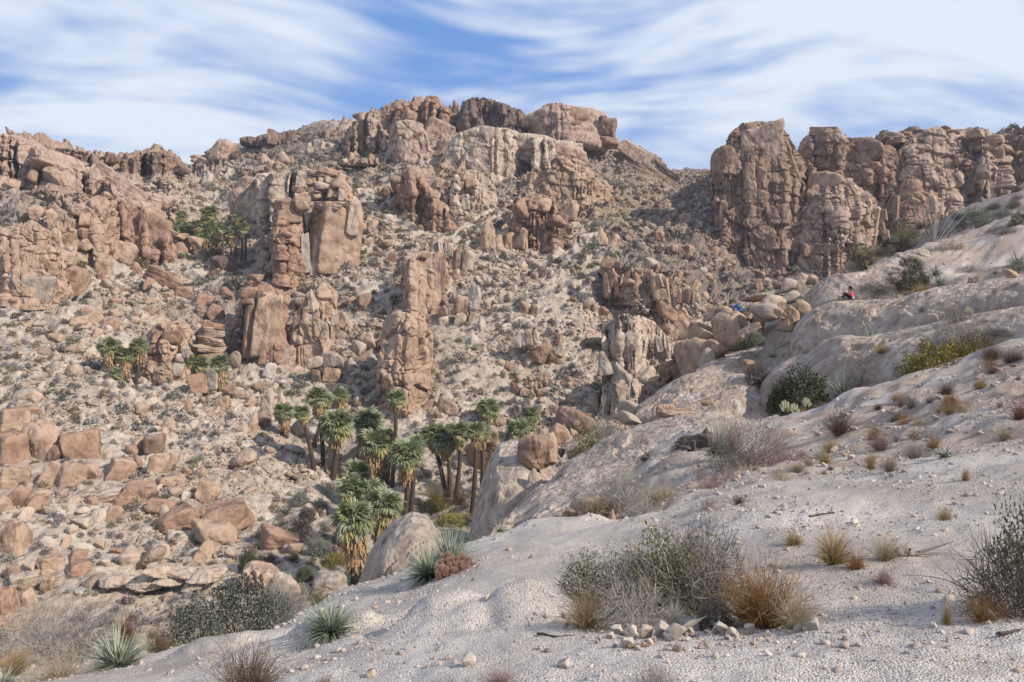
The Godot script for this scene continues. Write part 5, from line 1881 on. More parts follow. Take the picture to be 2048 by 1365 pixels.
func build_near_rocks() -> void:
	var w := "near"
	# round-headed boulders on the edge of the near slope
	nk("smooth", 1578, 584, 34, 28, "slab", 0, 53)
	nk("smooth", 1608, 582, 32, 36, "pale", -14, 54)
	nk("smooth", 1627, 568, 18, 18, "tan", 0, 55)
	nk("smooth", 1545, 600, 38, 20, "slab", 0, 55)
	nk("smooth", 1580, 610, 44, 30, "slab", 4, 51)
	nk("smooth", 1546, 624, 54, 34, "pale", -4, 50)
	nk("smooth", 1532, 642, 56, 36, "slab", -6, 49)
	var o := thing("cracked_knobs", P(1588, 662, 46.5))
	o.set_meta("d", 46.5)
	tag(o, "twin cracked knobs of orange granite joined by a deep seam", "boulder", "boulders on the edge of the near slope")
	blk(o, "dome", 1576, 664, 44, 54, "gold", 4, 0.9)
	blk(o, "smooth", 1602, 642, 38, 44, "gold", 0, 0.9)
	blk(o, "boulder", 1598, 664, 30, 26, "tan", -10)
	blk(o, "boulder", 1566, 640, 22, 28, "tan", -20)
	o = thing("boulder_ridge", P(1450, 690, 52))
	o.set_meta("d", 52.0)
	tag(o, "orange boulder ridge of flat sloping lobes below the backpack wearer", "boulder", "boulders on the edge of the near slope")
	blk(o, "smooth", 1512, 606, 62, 18, "gold", -14, 0.8, -1.4)
	blk(o, "smooth", 1518, 620, 46, 16, "gold", -10, 0.8, -0.6)
	blk(o, "smooth", 1530, 640, 60, 28, "gold", 12, 0.8)
	blk(o, "dome", 1452, 664, 56, 52, "gold", -10, 0.9, -1.6)
	blk(o, "dome", 1476, 702, 84, 84, "tan", -8, 0.9, 1.0)
	blk(o, "smooth", 1512, 666, 40, 46, "tan", 4, 0.9)
	blk(o, "smooth", 1508, 642, 34, 22, "gold", 0, 0.9)
	nk("smooth", 1428, 640, 36, 26, "gold", 0, 56)
	nk("smooth", 1412, 692, 74, 52, "gold", -10, 54)
	nk("dome", 1422, 760, 100, 96, "tan", -24, 50)
	nk("smooth", 1412, 752, 34, 56, "slab", 4, 48.5)
	nk("smooth", 1432, 712, 50, 34, "tan", -6, 48.8)
	nk("slab", 1500, 668, 50, 16, "tan", -30, 47)
	o = thing("dark_jointed_rocks", P(1345, 790, 52))
	o.set_meta("d", 52.0)
	tag(o, "dark jointed rocks in shade on the canyon edge of the near slope", "boulder", "boulders on the edge of the near slope")
	wall(o, 1352, 800, 100, 70, 6, 3, "brown", -20, 0.7, 0.9)
	blk(o, "boulder", 1376, 726, 50, 36, "brown", -30)
	blk(o, "block", 1350, 752, 46, 34, "brown", -34)
	wall(o, 1320, 802, 60, 34, 5, 2, "dark", -20, 0.6)
	nk("smooth", 1270, 838, 62, 40, "slab", -14, 41)
	nk("smooth", 1258, 850, 54, 26, "slab", 0, 38)
	nk("block", 1330, 836, 40, 28, "tan", 8, 36)
	nk("pillar", 1309, 838, 10, 26, "grey", 2, 36)
	nk("slab", 1415, 812, 26, 14, "gold", -10, 36)
	nk("slab", 1360, 834, 70, 10, "tan", -4, 35)
	nk("block", 1498, 745, 30, 24, "rust", 6, 43)
	# boulders at the mouth of the canyon
	o = thing("balanced_boulder", P(1074, 940, 32.5))
	o.set_meta("d", 32.5)
	tag(o, "heart-shaped brown boulder balanced on the slab edge", "boulder", "boulders at the canyon mouth")
	blk(o, "dome", 1072, 940, 78, 68, "rust", 2, 0.8)
	blk(o, "boulder", 1092, 936, 44, 74, "tan", 4, 0.8)
	nk("boulder", 1121, 888, 42, 38, "rust", -6, 41)
	nk("boulder", 1155, 894, 26, 24, "tan", 0, 40)
	nk("smooth", 1020, 912, 42, 28, "tan", -10, 42)
	nk("boulder", 1054, 900, 34, 28, "rust", 0, 42)
	nk("slab", 1160, 918, 50, 32, "slab", -10, 37)
	nk("boulder", 1120, 916, 20, 18, "dark", 0, 38)
	nk("spire", 1076, 1000, 64, 62, "slab", -6, 31)
	o = thing("split_boulder", P(965, 1004, 103))
	o.set_meta("d", 103.0)
	tag(o, "huge round brown boulder on a pale pedestal behind the palm trunks", "boulder", "boulders at the canyon mouth")
	blk(o, "boulder", 964, 962, 76, 86, "rust", 4)
	blk(o, "block", 968, 1012, 58, 58, "pale", 2)
	blk(o, "smooth", 988, 900, 36, 50, "tan", -16)
	blk(o, "block", 966, 890, 46, 24, "brown", 0)
	blk(o, "dome", 892, 1002, 90, 104, "brown", -6, 0.7, -4.0)
	blk(o, "dome", 856, 1000, 60, 64, "brown", 0, 0.7, -3.0)
	rk("smooth", 846, 1016, 46, 22, "white", 14)
	rk("block", 660, 1194, 70, 46, "grey", 0)
	rk("slab", 640, 1200, 44, 10, "tan", 0)
	rk("boulder", 622, 1030, 30, 22, "pale")
	for i in 7:
		rk("boulder", 600 + rng.randf() * 48, 1020 + rng.randf() * 26, rng.randf_range(14, 24), rng.randf_range(10, 16), ["pale", "white", "tan"][i % 3], rng.randf_range(-20, 20))
	# knobs of yellowish granite on the near slope
	o = thing("yellow_knobs", P(1190, 1048, 13.5))
	o.set_meta("d", 13.5)
	tag(o, "row of crumbly yellowish granite knobs in the gully", "boulder", "knobs on the near slope")
	blk(o, "dome", 1172, 1046, 58, 48, "tan", -6, 0.8)
	blk(o, "dome", 1206, 1040, 74, 38, "tan", -10, 0.8)
	blk(o, "boulder", 1136, 1048, 30, 32, "tan", 4, 0.8)
	blk(o, "boulder", 1150, 1052, 26, 16, "slab", 0, 0.8, 0.3)
	blk(o, "boulder", 1238, 1028, 44, 22, "tan", -10, 0.8)
	nk("boulder", 1093, 1056, 32, 16, "tan", 0, 12)
	nk("spire", 1222, 1052, 22, 32, "tan", 4, 10.2)
	# loose stones
	nk("block", 1947, 567, 22, 14, "brown", 2, 41)
	nk("boulder", 2022, 557, 28, 20, "gold", 0, 42)
	nk("boulder", 1916, 572, 10, 8, "pale", 0, 40)
	for s in [[1468, 778, 14], [1790, 830, 22], [1805, 838, 16], [1640, 872, 24], [1672, 905, 26], [1705, 862, 24], [1735, 910, 14], [1618, 918, 18], [1536, 858, 16], [1500, 880, 12], [1820, 800, 20], [1880, 800, 24], [1920, 820, 30], [1870, 842, 26], [1840, 850, 20], [1940, 840, 22], [1990, 820, 20], [2020, 860, 18], [1960, 870, 24], [1900, 868, 26], [1830, 880, 30], [1760, 880, 24],
		[1650, 935, 16], [1590, 940, 12], [1560, 955, 14], [1480, 960, 20], [1620, 960, 14], [1700, 920, 20], [1540, 905, 12], [1985, 745, 30], [2015, 760, 24], [1960, 760, 26], [2030, 735, 22], [1990, 775, 18], [1745, 800, 16], [1715, 818, 12], [1780, 858, 16], [1685, 838, 26]]:
		nk(["boulder", "block"][rng.randi() % 2], s[0] + rng.randf_range(-4, 4), s[1], s[2] * 0.72, s[2] * rng.randf_range(0.28, 0.5), ["tan", "slab", "pale", "slab"][rng.randi() % 4], rng.randf_range(-20, 20))
	for i in 40:
		nk("block", rng.randf_range(1190, 1520), rng.randf_range(1268, 1300), rng.randf_range(6, 13), rng.randf_range(5, 10), ["white", "pale", "slab"][i % 3], rng.randf_range(-30, 30))
	# white stones ringing the tangled bush
	for s in [[1238, 1258, 24], [1252, 1250, 20], [1268, 1262, 26], [1222, 1266, 16], [1288, 1266, 30], [1318, 1265, 34], [1350, 1272, 44], [1300, 1278, 16], [1200, 1270, 14], [1252, 1284, 26], [1352, 1292, 20], [1380, 1260, 24], [1432, 1258, 30], [1465, 1262, 26], [1500, 1258, 24], [1510, 1240, 18], [1470, 1246, 24], [1538, 1262, 14], [1630, 1250, 28], [1600, 1252, 20], [1660, 1255, 14], [1410, 1278, 12], [1330, 1290, 10], [1275, 1290, 12], [1230, 1284, 10], [1970, 1246, 30], [1868, 1258, 14], [1240, 1304, 8], [1368, 1304, 12], [1080, 1302, 10], [1130, 1340, 26], [815, 1302, 16], [895, 1322, 14], [938, 1338, 30], [880, 1332, 10], [745, 1356, 18]]:
		nk("block" if rng.randf() < 0.6 else "boulder", s[0], s[1] + (14 if s[1] < 1300 and s[0] < 1700 else 0), s[2], s[2] * rng.randf_range(0.65, 0.95), ["white", "pale", "white", "grey"][rng.randi() % 4], rng.randf_range(-35, 35))


# a single rock of the near slope, at a given distance or on the ground under its pixel
func nk(kind: String, px: float, py: float, w: float, h: float, col: String, roll := 0.0, d := 0.0) -> void:
	var dd := d
	if d == 0.0:
		dd = -hit(px, py - h * 0.1, "near").z
	var n := rock_node(kind, px, py, w, h, dd, col, roll, 0.9, null, "boulder" if maxf(w, h) > 34 else "stone", 0.12)
	var cw := {"tan": "tan", "pale": "pale", "rust": "rust brown", "dark": "dark", "pink": "pinkish", "grey": "grey", "gold": "yellowish", "white": "white", "brown": "brown", "slab": "grey pink"}
	var sw: String = {"boulder": "stone", "smooth": "rounded boulder", "block": "angular stone", "slab": "flat stone", "spire": "pointed stone", "pillar": "upright stone", "dome": "domed boulder"}[kind]
	auto_label(n, px, py - h * 0.5, ("large " if w > 40 else "small " if w < 15 else "") + cw[col] + " " + sw, "boulder" if w > 34 else "stone", "rocks on the near slope")


# ------------------------------------------------------------------ plant meshes
var pv := PackedVector3Array()
var pn := PackedVector3Array()
var pc := PackedColorArray()
var pi := PackedInt32Array()


func clear_buf() -> void:
	pv = PackedVector3Array()
	pn = PackedVector3Array()
	pc = PackedColorArray()
	pi = PackedInt32Array()


func take() -> ArrayMesh:
	# front faces run clockwise about their normals
	for i in range(0, pi.size(), 3):
		var a := pv[pi[i]]
		var n := pn[pi[i]] + pn[pi[i + 1]] + pn[pi[i + 2]]
		if (pv[pi[i + 1]] - a).cross(pv[pi[i + 2]] - a).dot(n) > 0.0:
			var x := pi[i + 1]
			pi[i + 1] = pi[i + 2]
			pi[i + 2] = x
	return mesh_of(pv, pn, pc, pi)


func tube(a: Vector3, b: Vector3, ra: float, rb: float, c: Color, sides := 3) -> void:
	var t := (b - a).normalized()
	var u := t.cross(Vector3(0.31, 0.2, 0.93)).normalized()
	var w := t.cross(u)
	var k := pv.size()
	for i in sides:
		var an := TAU * i / sides
		var n := u * cos(an) + w * sin(an)
		pv.append(a + n * ra)
		pv.append(b + n * rb)
		pn.append(n)
		pn.append(n)
		pc.append(c)
		pc.append(c)
	for i in sides:
		var j := (i + 1) % sides
		pi.append_array(PackedInt32Array([k + i * 2, k + j * 2, k + i * 2 + 1, k + j * 2, k + j * 2 + 1, k + i * 2 + 1]))


func leaf(p: Vector3, dir: Vector3, l: float, w: float, c: Color) -> void:
	var s := dir.cross(Vector3(0.2, 0.9, 0.37)).normalized() * w
	var n := s.cross(dir).normalized()
	if n.y < 0:
		n = -n
	n = (n + Vector3.UP * 0.5).normalized()
	var k := pv.size()
	pv.append_array(PackedVector3Array([p, p + dir * l * 0.5 + s, p + dir * l, p + dir * l * 0.5 - s]))
	pn.append_array(PackedVector3Array([n, n, n, n]))
	pc.append_array(PackedColorArray([c, c, c, c]))
	pi.append_array(PackedInt32Array([k, k + 1, k + 2, k, k + 2, k + 3]))


func branch(g: RandomNumberGenerator, p: Vector3, dir: Vector3, l: float, r: float, depth: int, kids: int, spread: float, leaves: int, ll: float) -> void:
	var c := Color.WHITE * g.randf_range(0.7, 1.25)
	c.a = 1.0
	var q := p
	var d := dir
	for s in 3:
		var nd := (d + rnd_dir(g) * 0.28).normalized()
		var e := q + nd * l / 3.0
		tube(q, e, r * (1.0 - s * 0.22), r * (1.0 - (s + 1) * 0.22), c)
		if leaves > 0 and depth <= 1:
			for i in leaves:
				var lc := Color(0.8, 0.85, 0.75) * g.randf_range(0.7, 1.5)
				lc.a = 1.0
				leaf(q.lerp(e, g.randf()), (nd + rnd_dir(g) * 1.0).normalized(), ll * g.randf_range(0.6, 1.3), ll * 0.28, lc)
		if depth > 0:
			for i in kids:
				if g.randf() < 0.75:
					branch(g, q.lerp(e, g.randf_range(0.3, 1.0)), (nd + rnd_dir(g) * spread).normalized(), l * g.randf_range(0.45, 0.75), r * 0.55, depth - 1, kids, spread, leaves, ll)
		q = e
		d = nd


# thin curved twigs through a low dome of the given radius and height
func tangle(g: RandomNumberGenerator, n: int, rad: float, high: float, r: float, l: float) -> void:
	for i in n:
		var d := rnd_dir(g)
		d.y = absf(d.y)
		var p := d * Vector3(rad, high, rad) * pow(g.randf(), 0.5) * 0.92
		var dv := (d * 0.9 + rnd_dir(g)).normalized()
		var c := Color.WHITE * g.randf_range(0.55, 1.35)
		c.a = 1.0
		var bend := rnd_dir(g) * 0.3
		var s := g.randf_range(0.5, 1.2) * l
		for q in 3:
			var e := p + dv * s / 3.0
			e.y = maxf(e.y, 0.0)
			tube(p, e, r * (1.0 - 0.25 * q), r * (0.75 - 0.25 * q), c)
			p = e
			dv = (dv + bend).normalized()


# small leaves in clumps near the outside of a low uneven dome
func foliage(g: RandomNumberGenerator, n: int, rad: float, high: float, l: float, loose: float) -> void:
	var nn := noise(g.randi() % 1000, 2.2, 2)
	for i in n:
		var d := rnd_dir(g)
		d.y = absf(d.y)
		var k := 1.0 + 0.42 * nn.get_noise_3dv(d)
		var cl := nn.get_noise_3dv(d * 3.0 + Vector3(7, 7, 7))
		if cl < -0.28:
			continue
		var p := d * Vector3(rad, high, rad) * k * (1.0 - loose * pow(g.randf(), 1.6))
		var c := Color.WHITE * g.randf_range(0.55, 1.45)
		c.a = 1.0
		leaf(p, (d * 0.5 + Vector3.UP * 0.3 + rnd_dir(g)).normalized(), l * g.randf_range(0.7, 1.4), l * 0.34, c)


func fit_unit() -> void:
	# outlying twigs do not set the size
	var r := PackedFloat32Array()
	var y := PackedFloat32Array()
	for p in pv:
		r.append(sqrt(p.x * p.x + p.z * p.z))
		y.append(p.y)
	r.sort()
	y.sort()
	var rs: float = 0.5 / r[int(r.size() * 0.96)]
	var ys: float = 0.93 / y[int(y.size() * 0.97)]
	for i in pv.size():
		pv[i] = pv[i] * Vector3(rs, ys, rs)


func plant_mesh(kind: String, s: int) -> ArrayMesh:
	var key := kind + str(s)
	if plant_cache.has(key):
		return plant_cache[key]
	var g := RandomNumberGenerator.new()
	g.seed = 1000 + s * 31 + kind.hash() % 999
	clear_buf()
	match kind:
		"twig":       # bare tangled stems
			for i in 14:
				var a := g.randf() * TAU
				var e := g.randf_range(0.2, 1.3)
				branch(g, Vector3(cos(a), 0, sin(a)) * g.randf() * 0.1, Vector3(cos(a) * cos(e), sin(e), sin(a) * cos(e)), g.randf_range(0.4, 0.62), 0.0062, 1, 2, 0.75, 0, 0.0)
			tangle(g, 760, 0.5, 0.62, 0.0032, 0.20)
		"leafy":      # stems with small leaves
			for i in 12:
				var a := g.randf() * TAU
				var e := g.randf_range(0.3, 1.4)
				branch(g, Vector3(cos(a), 0, sin(a)) * 0.05, Vector3(cos(a) * cos(e), sin(e), sin(a) * cos(e)), g.randf_range(0.4, 0.6), 0.006, 1, 2, 0.7, 0, 0.0)
			tangle(g, 260, 0.5, 0.62, 0.004, 0.18)
			foliage(g, 2600, 0.50, 0.66, 0.036, 0.55)
		"dense":      # rounded bush thick with leaves
			for i in 12:
				var a := g.randf() * TAU
				var e := g.randf_range(0.2, 1.45)
				branch(g, Vector3(cos(a), 0.02, sin(a)) * 0.06, Vector3(cos(a) * cos(e), sin(e), sin(a) * cos(e)), g.randf_range(0.36, 0.5), 0.007, 1, 2, 0.8, 0, 0.0)
			tangle(g, 160, 0.46, 0.6, 0.004, 0.16)
			foliage(g, 7500, 0.52, 0.68, 0.036, 0.30)
		"straw":      # dry broom-like clump
			for i in 420:
				var a := g.randf() * TAU
				var e := pow(g.randf(), 0.7) * 1.25 + 0.22
				var p := Vector3(cos(a), 0, sin(a)) * g.randf() * 0.12
				var d := Vector3(cos(a) * cos(e), sin(e), sin(a) * cos(e))
				var l := g.randf_range(0.35, 0.85)
				var c := Color.WHITE * g.randf_range(0.6, 1.35)
				c.a = 1.0
				for q in 4:
					d = (d + rnd_dir(g) * 0.22 + Vector3(0, -0.06 * q, 0)).normalized()
					var n := p + d * l / 4.0
					tube(p, n, 0.0046 - q * 0.0009, 0.0037 - q * 0.0009, c)
					if q > 0 and g.randf() < 0.5:
						tube(n, n + (d + rnd_dir(g) * 0.8).normalized() * l * 0.2, 0.0026, 0.001, c)
					p = n
		"grass":      # tuft of blades
			for i in 420:
				var a := g.randf() * TAU
				var e := g.randf_range(0.25, 1.5)
				var p := Vector3(cos(a), 0, sin(a)) * g.randf() * 0.14
				var d := Vector3(cos(a) * cos(e), sin(e), sin(a) * cos(e))
				var l := g.randf_range(0.5, 1.0)
				var c := Color.WHITE * g.randf_range(0.65, 1.3)
				c.a = 1.0
				var m := p + d * l * 0.55
				tube(p, m, 0.006, 0.0045, c)
				tube(m, m + (d + Vector3(cos(a) * 0.3, -0.35, sin(a) * 0.3)).normalized() * l * 0.45, 0.0045, 0.001, c)
		"far":        # small bush as seen from afar
			for i in 9:
				var d := rnd_dir(g)
				d.y = absf(d.y) * 0.9 + 0.1
				tube(Vector3.ZERO, d * 0.5, 0.016, 0.006, Color(0.8, 0.75, 0.7))
			for i in 240:
				var d := rnd_dir(g)
				d.y = absf(d.y)
				var p := d * Vector3(0.5, 0.8, 0.5) * pow(g.randf(), 0.4)
				var c := Color.WHITE * g.randf_range(0.6, 1.4)
				c.a = 1.0
				leaf(p, (d + rnd_dir(g) * 0.9).normalized(), g.randf_range(0.14, 0.28), 0.05, c)
	fit_unit()
	plant_cache[key] = take()
	return plant_cache[key]


func plant(kind: String, px: float, py: float, w: float, h: float, mat: String, label: String, cat: String, where := "near", d := 0.0, group := "desert plants of the near slope") -> void:
	var at: Vector3 = P(px, py, d) if d > 0.0 else hit(px, py, where)
	var dd := -at.z
	var m := plant_mesh(kind, rng.randi() % 3)
	var s := w * dd / F
	var called: String = {"twig": "dry_shrub", "leafy": "desert_shrub", "dense": "leafy_bush", "straw": "straw_shrub", "grass": "grass_tuft", "far": "desert_shrub"}[kind]
	var xf := Transform3D(Basis(Vector3.UP, rng.randf() * TAU) * Basis.from_scale(Vector3(s, h * dd / F * 1.05, s)), at - Vector3(0, 0.02, 0))
	var o := put(called, m, mats[mat], null, xf)
	if label.begins_with("!"):
		tag(o, label.substr(1), cat, group)
	else:
		auto_label(o, px, py - h * 0.5, label, cat, group)


# ---- leaf rosettes (nolina, yucca, agave): every leaf a part
func make_leaves() -> void:
	for v in 3:
		clear_buf()
		var n := 7
		var wd := 0.022 + 0.004 * v
		for i in n:
			var t := float(i) / (n - 1)
			var y: float = [0.06, -0.10, -0.32][v] * t * t
			var z := t * (1.0 - 0.06 * v * t)
			var w := wd * (1.0 - t * 0.92) * (0.7 + minf(t * 3.0, 0.3))
			var c := Color.WHITE * lerpf(0.8, 1.25, t)
			c.a = 1.0
			pv.append_array(PackedVector3Array([Vector3(-w, y + w * 0.5, z), Vector3(0, y - w * 0.1, z), Vector3(w, y + w * 0.5, z)]))
			pn.append_array(PackedVector3Array([Vector3(0.5, 0.85, 0).normalized(), Vector3.UP, Vector3(-0.5, 0.85, 0).normalized()]))
			pc.append_array(PackedColorArray([c, c, c]))
			if i < n - 1:
				var k := i * 3
				pi.append_array(PackedInt32Array([k, k + 3, k + 4, k, k + 4, k + 1, k + 1, k + 4, k + 5, k + 1, k + 5, k + 2]))
		leaf_meshes.append(take())


func rosette(px: float, py: float, w: float, h: float, n: int, mat: String, label: String, cat: String, where := "near", d := 0.0, wide := 1.0, low := 0.0) -> void:
	var at: Vector3 = P(px, py, d) if d > 0.0 else hit(px, py, where)
	var dd := -at.z
	var o := thing(cat.replace(" ", "_"), at)
	if label.begins_with("!"):
		tag(o, label.substr(1), cat, "spiky rosette plants")
	else:
		auto_label(o, px, py - h * 0.5, label, cat, "spiky rosette plants")
	var R := w * 0.5 * dd / F
	var H := h * dd / F
	for i in n:
		var t := (i + 0.5) / n
		var e := asin(lerpf(low - 0.12, 0.99, t))
		var a := i * 2.39996 + rng.randf_range(-0.3, 0.3)
		var dirv := Vector3(cos(a) * cos(e), maxf(sin(e), -0.1), sin(a) * cos(e))
		var l := Vector3(dirv.x * R, dirv.y * H, dirv.z * R).length() * rng.randf_range(0.82, 1.12)
		var b := Basis.looking_at(-dirv, Vector3.UP if absf(dirv.y) < 0.97 else Vector3.RIGHT)
		var wd := (R + H) * 0.5 * wide * 1.25
		var mm := mat
		if rng.randf() < 0.3:
			mm = mat + "_b" if mats.has(mat + "_b") else mat
		if t < 0.12 and rng.randf() < 0.6:
			mm = "nolina_dry"
		var p0 := Vector3(cos(a), 0, sin(a)) * R * 0.06 + Vector3(0, 0.03 * H, 0)
		put("leaf", leaf_meshes[rng.randi() % 3], mats[mm], o, Transform3D(b * Basis.from_scale(Vector3(wd, wd, l)), p0))


# ------------------------------------------------------------------ palms
func make_fronds() -> void:
	for v in 4:
		var g := RandomNumberGenerator.new()
		g.seed = 700 + v
		clear_buf()
		tube(Vector3.ZERO, Vector3(0, -0.03, 0.46), 0.018, 0.011, Color(1.5, 1.35, 0.8))
		var n := 17
		var droop: float = [0.10, 0.2, 0.3, 0.16][v]
		for i in n:
			var a := lerpf(-1.85, 1.85, float(i) / (n - 1)) + g.randf_range(-0.05, 0.05)
			var l := 0.56 * (1.0 - 0.22 * absf(a) / 1.85) * g.randf_range(0.85, 1.1)
			var d := Vector3(sin(a), 0.05 if i % 2 else -0.04, cos(a))
			var s := Vector3(cos(a), 0.0, -sin(a))
			var o := Vector3(0, -0.03, 0.46)
			var m := o + d * l * 0.58 + Vector3(0, -droop * 0.25, 0)
			var e := o + d * l * 0.92 + Vector3(0, -droop * g.randf_range(0.7, 1.5), 0)
			var k := pv.size()
			var wd := 0.042
			pv.append_array(PackedVector3Array([o, m - s * wd, m + s * wd, e]))
			var up := (Vector3.UP + s * (0.5 if i % 2 else -0.5) + d * 0.2).normalized()
			pn.append_array(PackedVector3Array([up, up, up, (up + d * 0.4).normalized()]))
			var c := Color.WHITE * g.randf_range(0.8, 1.2)
			c.a = 1.0
			var ce := Color(1.45, 1.35, 1.15) * g.randf_range(0.85, 1.2)
			ce.a = 1.0
			pc.append_array(PackedColorArray([c * Color(0.7, 0.75, 0.6), c, c, ce]))
			pi.append_array(PackedInt32Array([k, k + 1, k + 2, k + 1, k + 3, k + 2]))
		frond_meshes.append(take())


func palm(cx: float, cy: float, w: float, bx: float, by: float, skirt: float, label: String, trunk := 1.0, n := 62) -> void:
	var at := hit_far(bx, by)
	var d := -at.z
	var top := P(cx, cy + w * 0.05, d)
	var o := thing("fan_palm", at)
	tag(o, label, "palm", "fan palms of the oasis")
	var R := w * 0.63 * d / F
	var lt := top - at
	var unit := d / F
	# trunk in rings, leaning and a little swollen at the foot
	clear_buf()
	var rings := 9
	var rad := clampf(0.26 * trunk, 0.12, 0.6)
	for i in rings:
		var t := float(i) / (rings - 1)
		var tn := float(i + 1) / (rings - 1)
		if i == rings - 1:
			break
		var bow := Vector3(0.3, 0, 0.1) * R * 0.4
		var a := lt * t + bow * sin(t * PI)
		var b := lt * tn + bow * sin(tn * PI)
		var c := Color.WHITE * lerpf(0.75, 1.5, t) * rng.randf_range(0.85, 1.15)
		c.a = 1.0
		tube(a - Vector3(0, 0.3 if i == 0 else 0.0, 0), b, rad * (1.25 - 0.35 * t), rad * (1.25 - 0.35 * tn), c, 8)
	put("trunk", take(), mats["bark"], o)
	# hanging dead leaves
	clear_buf()
	var L := skirt * unit
	var count := int(clampf(90 + 240 * L / maxf(R, 0.1), 120, 620))
	for i in count:
		var t := pow(rng.randf(), 0.9)
		var a := rng.randf() * TAU
		var full := clampf(L / (R * 2.0), 0.0, 1.0)
		var prof := lerpf(0.62, 0.34, t) if full > 0.7 else lerpf(0.58, 0.14, t)
		var p := lt + (-lt.normalized()) * (t * L * 0.86) + Vector3(cos(a), 0, sin(a)) * R * prof * rng.randf_range(0.35, 1.0)
		var l := R * rng.randf_range(0.22, 0.46)
		var out := Vector3(cos(a), 0, sin(a)) * 0.28 + Vector3(0, -1, 0) + rnd_dir(rng) * 0.22
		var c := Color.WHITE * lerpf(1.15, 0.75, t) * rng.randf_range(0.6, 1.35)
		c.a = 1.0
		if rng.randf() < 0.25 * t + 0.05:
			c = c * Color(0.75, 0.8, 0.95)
		var s := Vector3(-sin(a), rng.randf_range(-0.3, 0.3), cos(a)) * R * 0.05
		var k := pv.size()
		var e := p + out.normalized() * l
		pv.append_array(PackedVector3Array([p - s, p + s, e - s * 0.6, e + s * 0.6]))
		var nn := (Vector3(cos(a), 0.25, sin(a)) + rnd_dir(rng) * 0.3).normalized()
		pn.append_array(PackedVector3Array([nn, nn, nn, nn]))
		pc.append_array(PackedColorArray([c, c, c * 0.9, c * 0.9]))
		pi.append_array(PackedInt32Array([k, k + 1, k + 2, k + 1, k + 3, k + 2]))
	# the shaggy core that the leaves hang on
	var core := 0.40 if L > R * 1.4 else 0.30
	tube(lt - Vector3(0, R * 0.1, 0), lt - lt.normalized() * L * 0.92, R * core, R * core * 0.55, Color(0.55, 0.5, 0.45), 9)
	var sk := put("thatch_skirt", take(), mats["thatch"], o)
	sk.set_meta("label", "skirt of hanging dry brown leaves")
	# living crown
	for i in n:
		var t := (i + 0.5) / n
		var e := asin(lerpf(-0.74, 0.98, t)) + rng.randf_range(-0.12, 0.12)
		var a := i * 2.39996 + rng.randf_range(-0.35, 0.35)
		var dirv := Vector3(cos(a) * cos(e), sin(e), sin(a) * cos(e))
		var b := Basis.looking_at(-dirv, Vector3.UP if absf(dirv.y) < 0.97 else Vector3.RIGHT)
		b = b * Basis(Vector3(0, 0, 1), rng.randf_range(-0.5, 0.5))
		var s := R * rng.randf_range(0.9, 1.15)
		var mm := "frond" if rng.randf() < 0.55 else "frond_b"
		if t < 0.3 and rng.randf() < 0.6:
			mm = "frond_y"
		put("frond", frond_meshes[rng.randi() % 4], mats[mm], o, Transform3D(b * Basis.from_scale(Vector3(s, s, s)), lt))


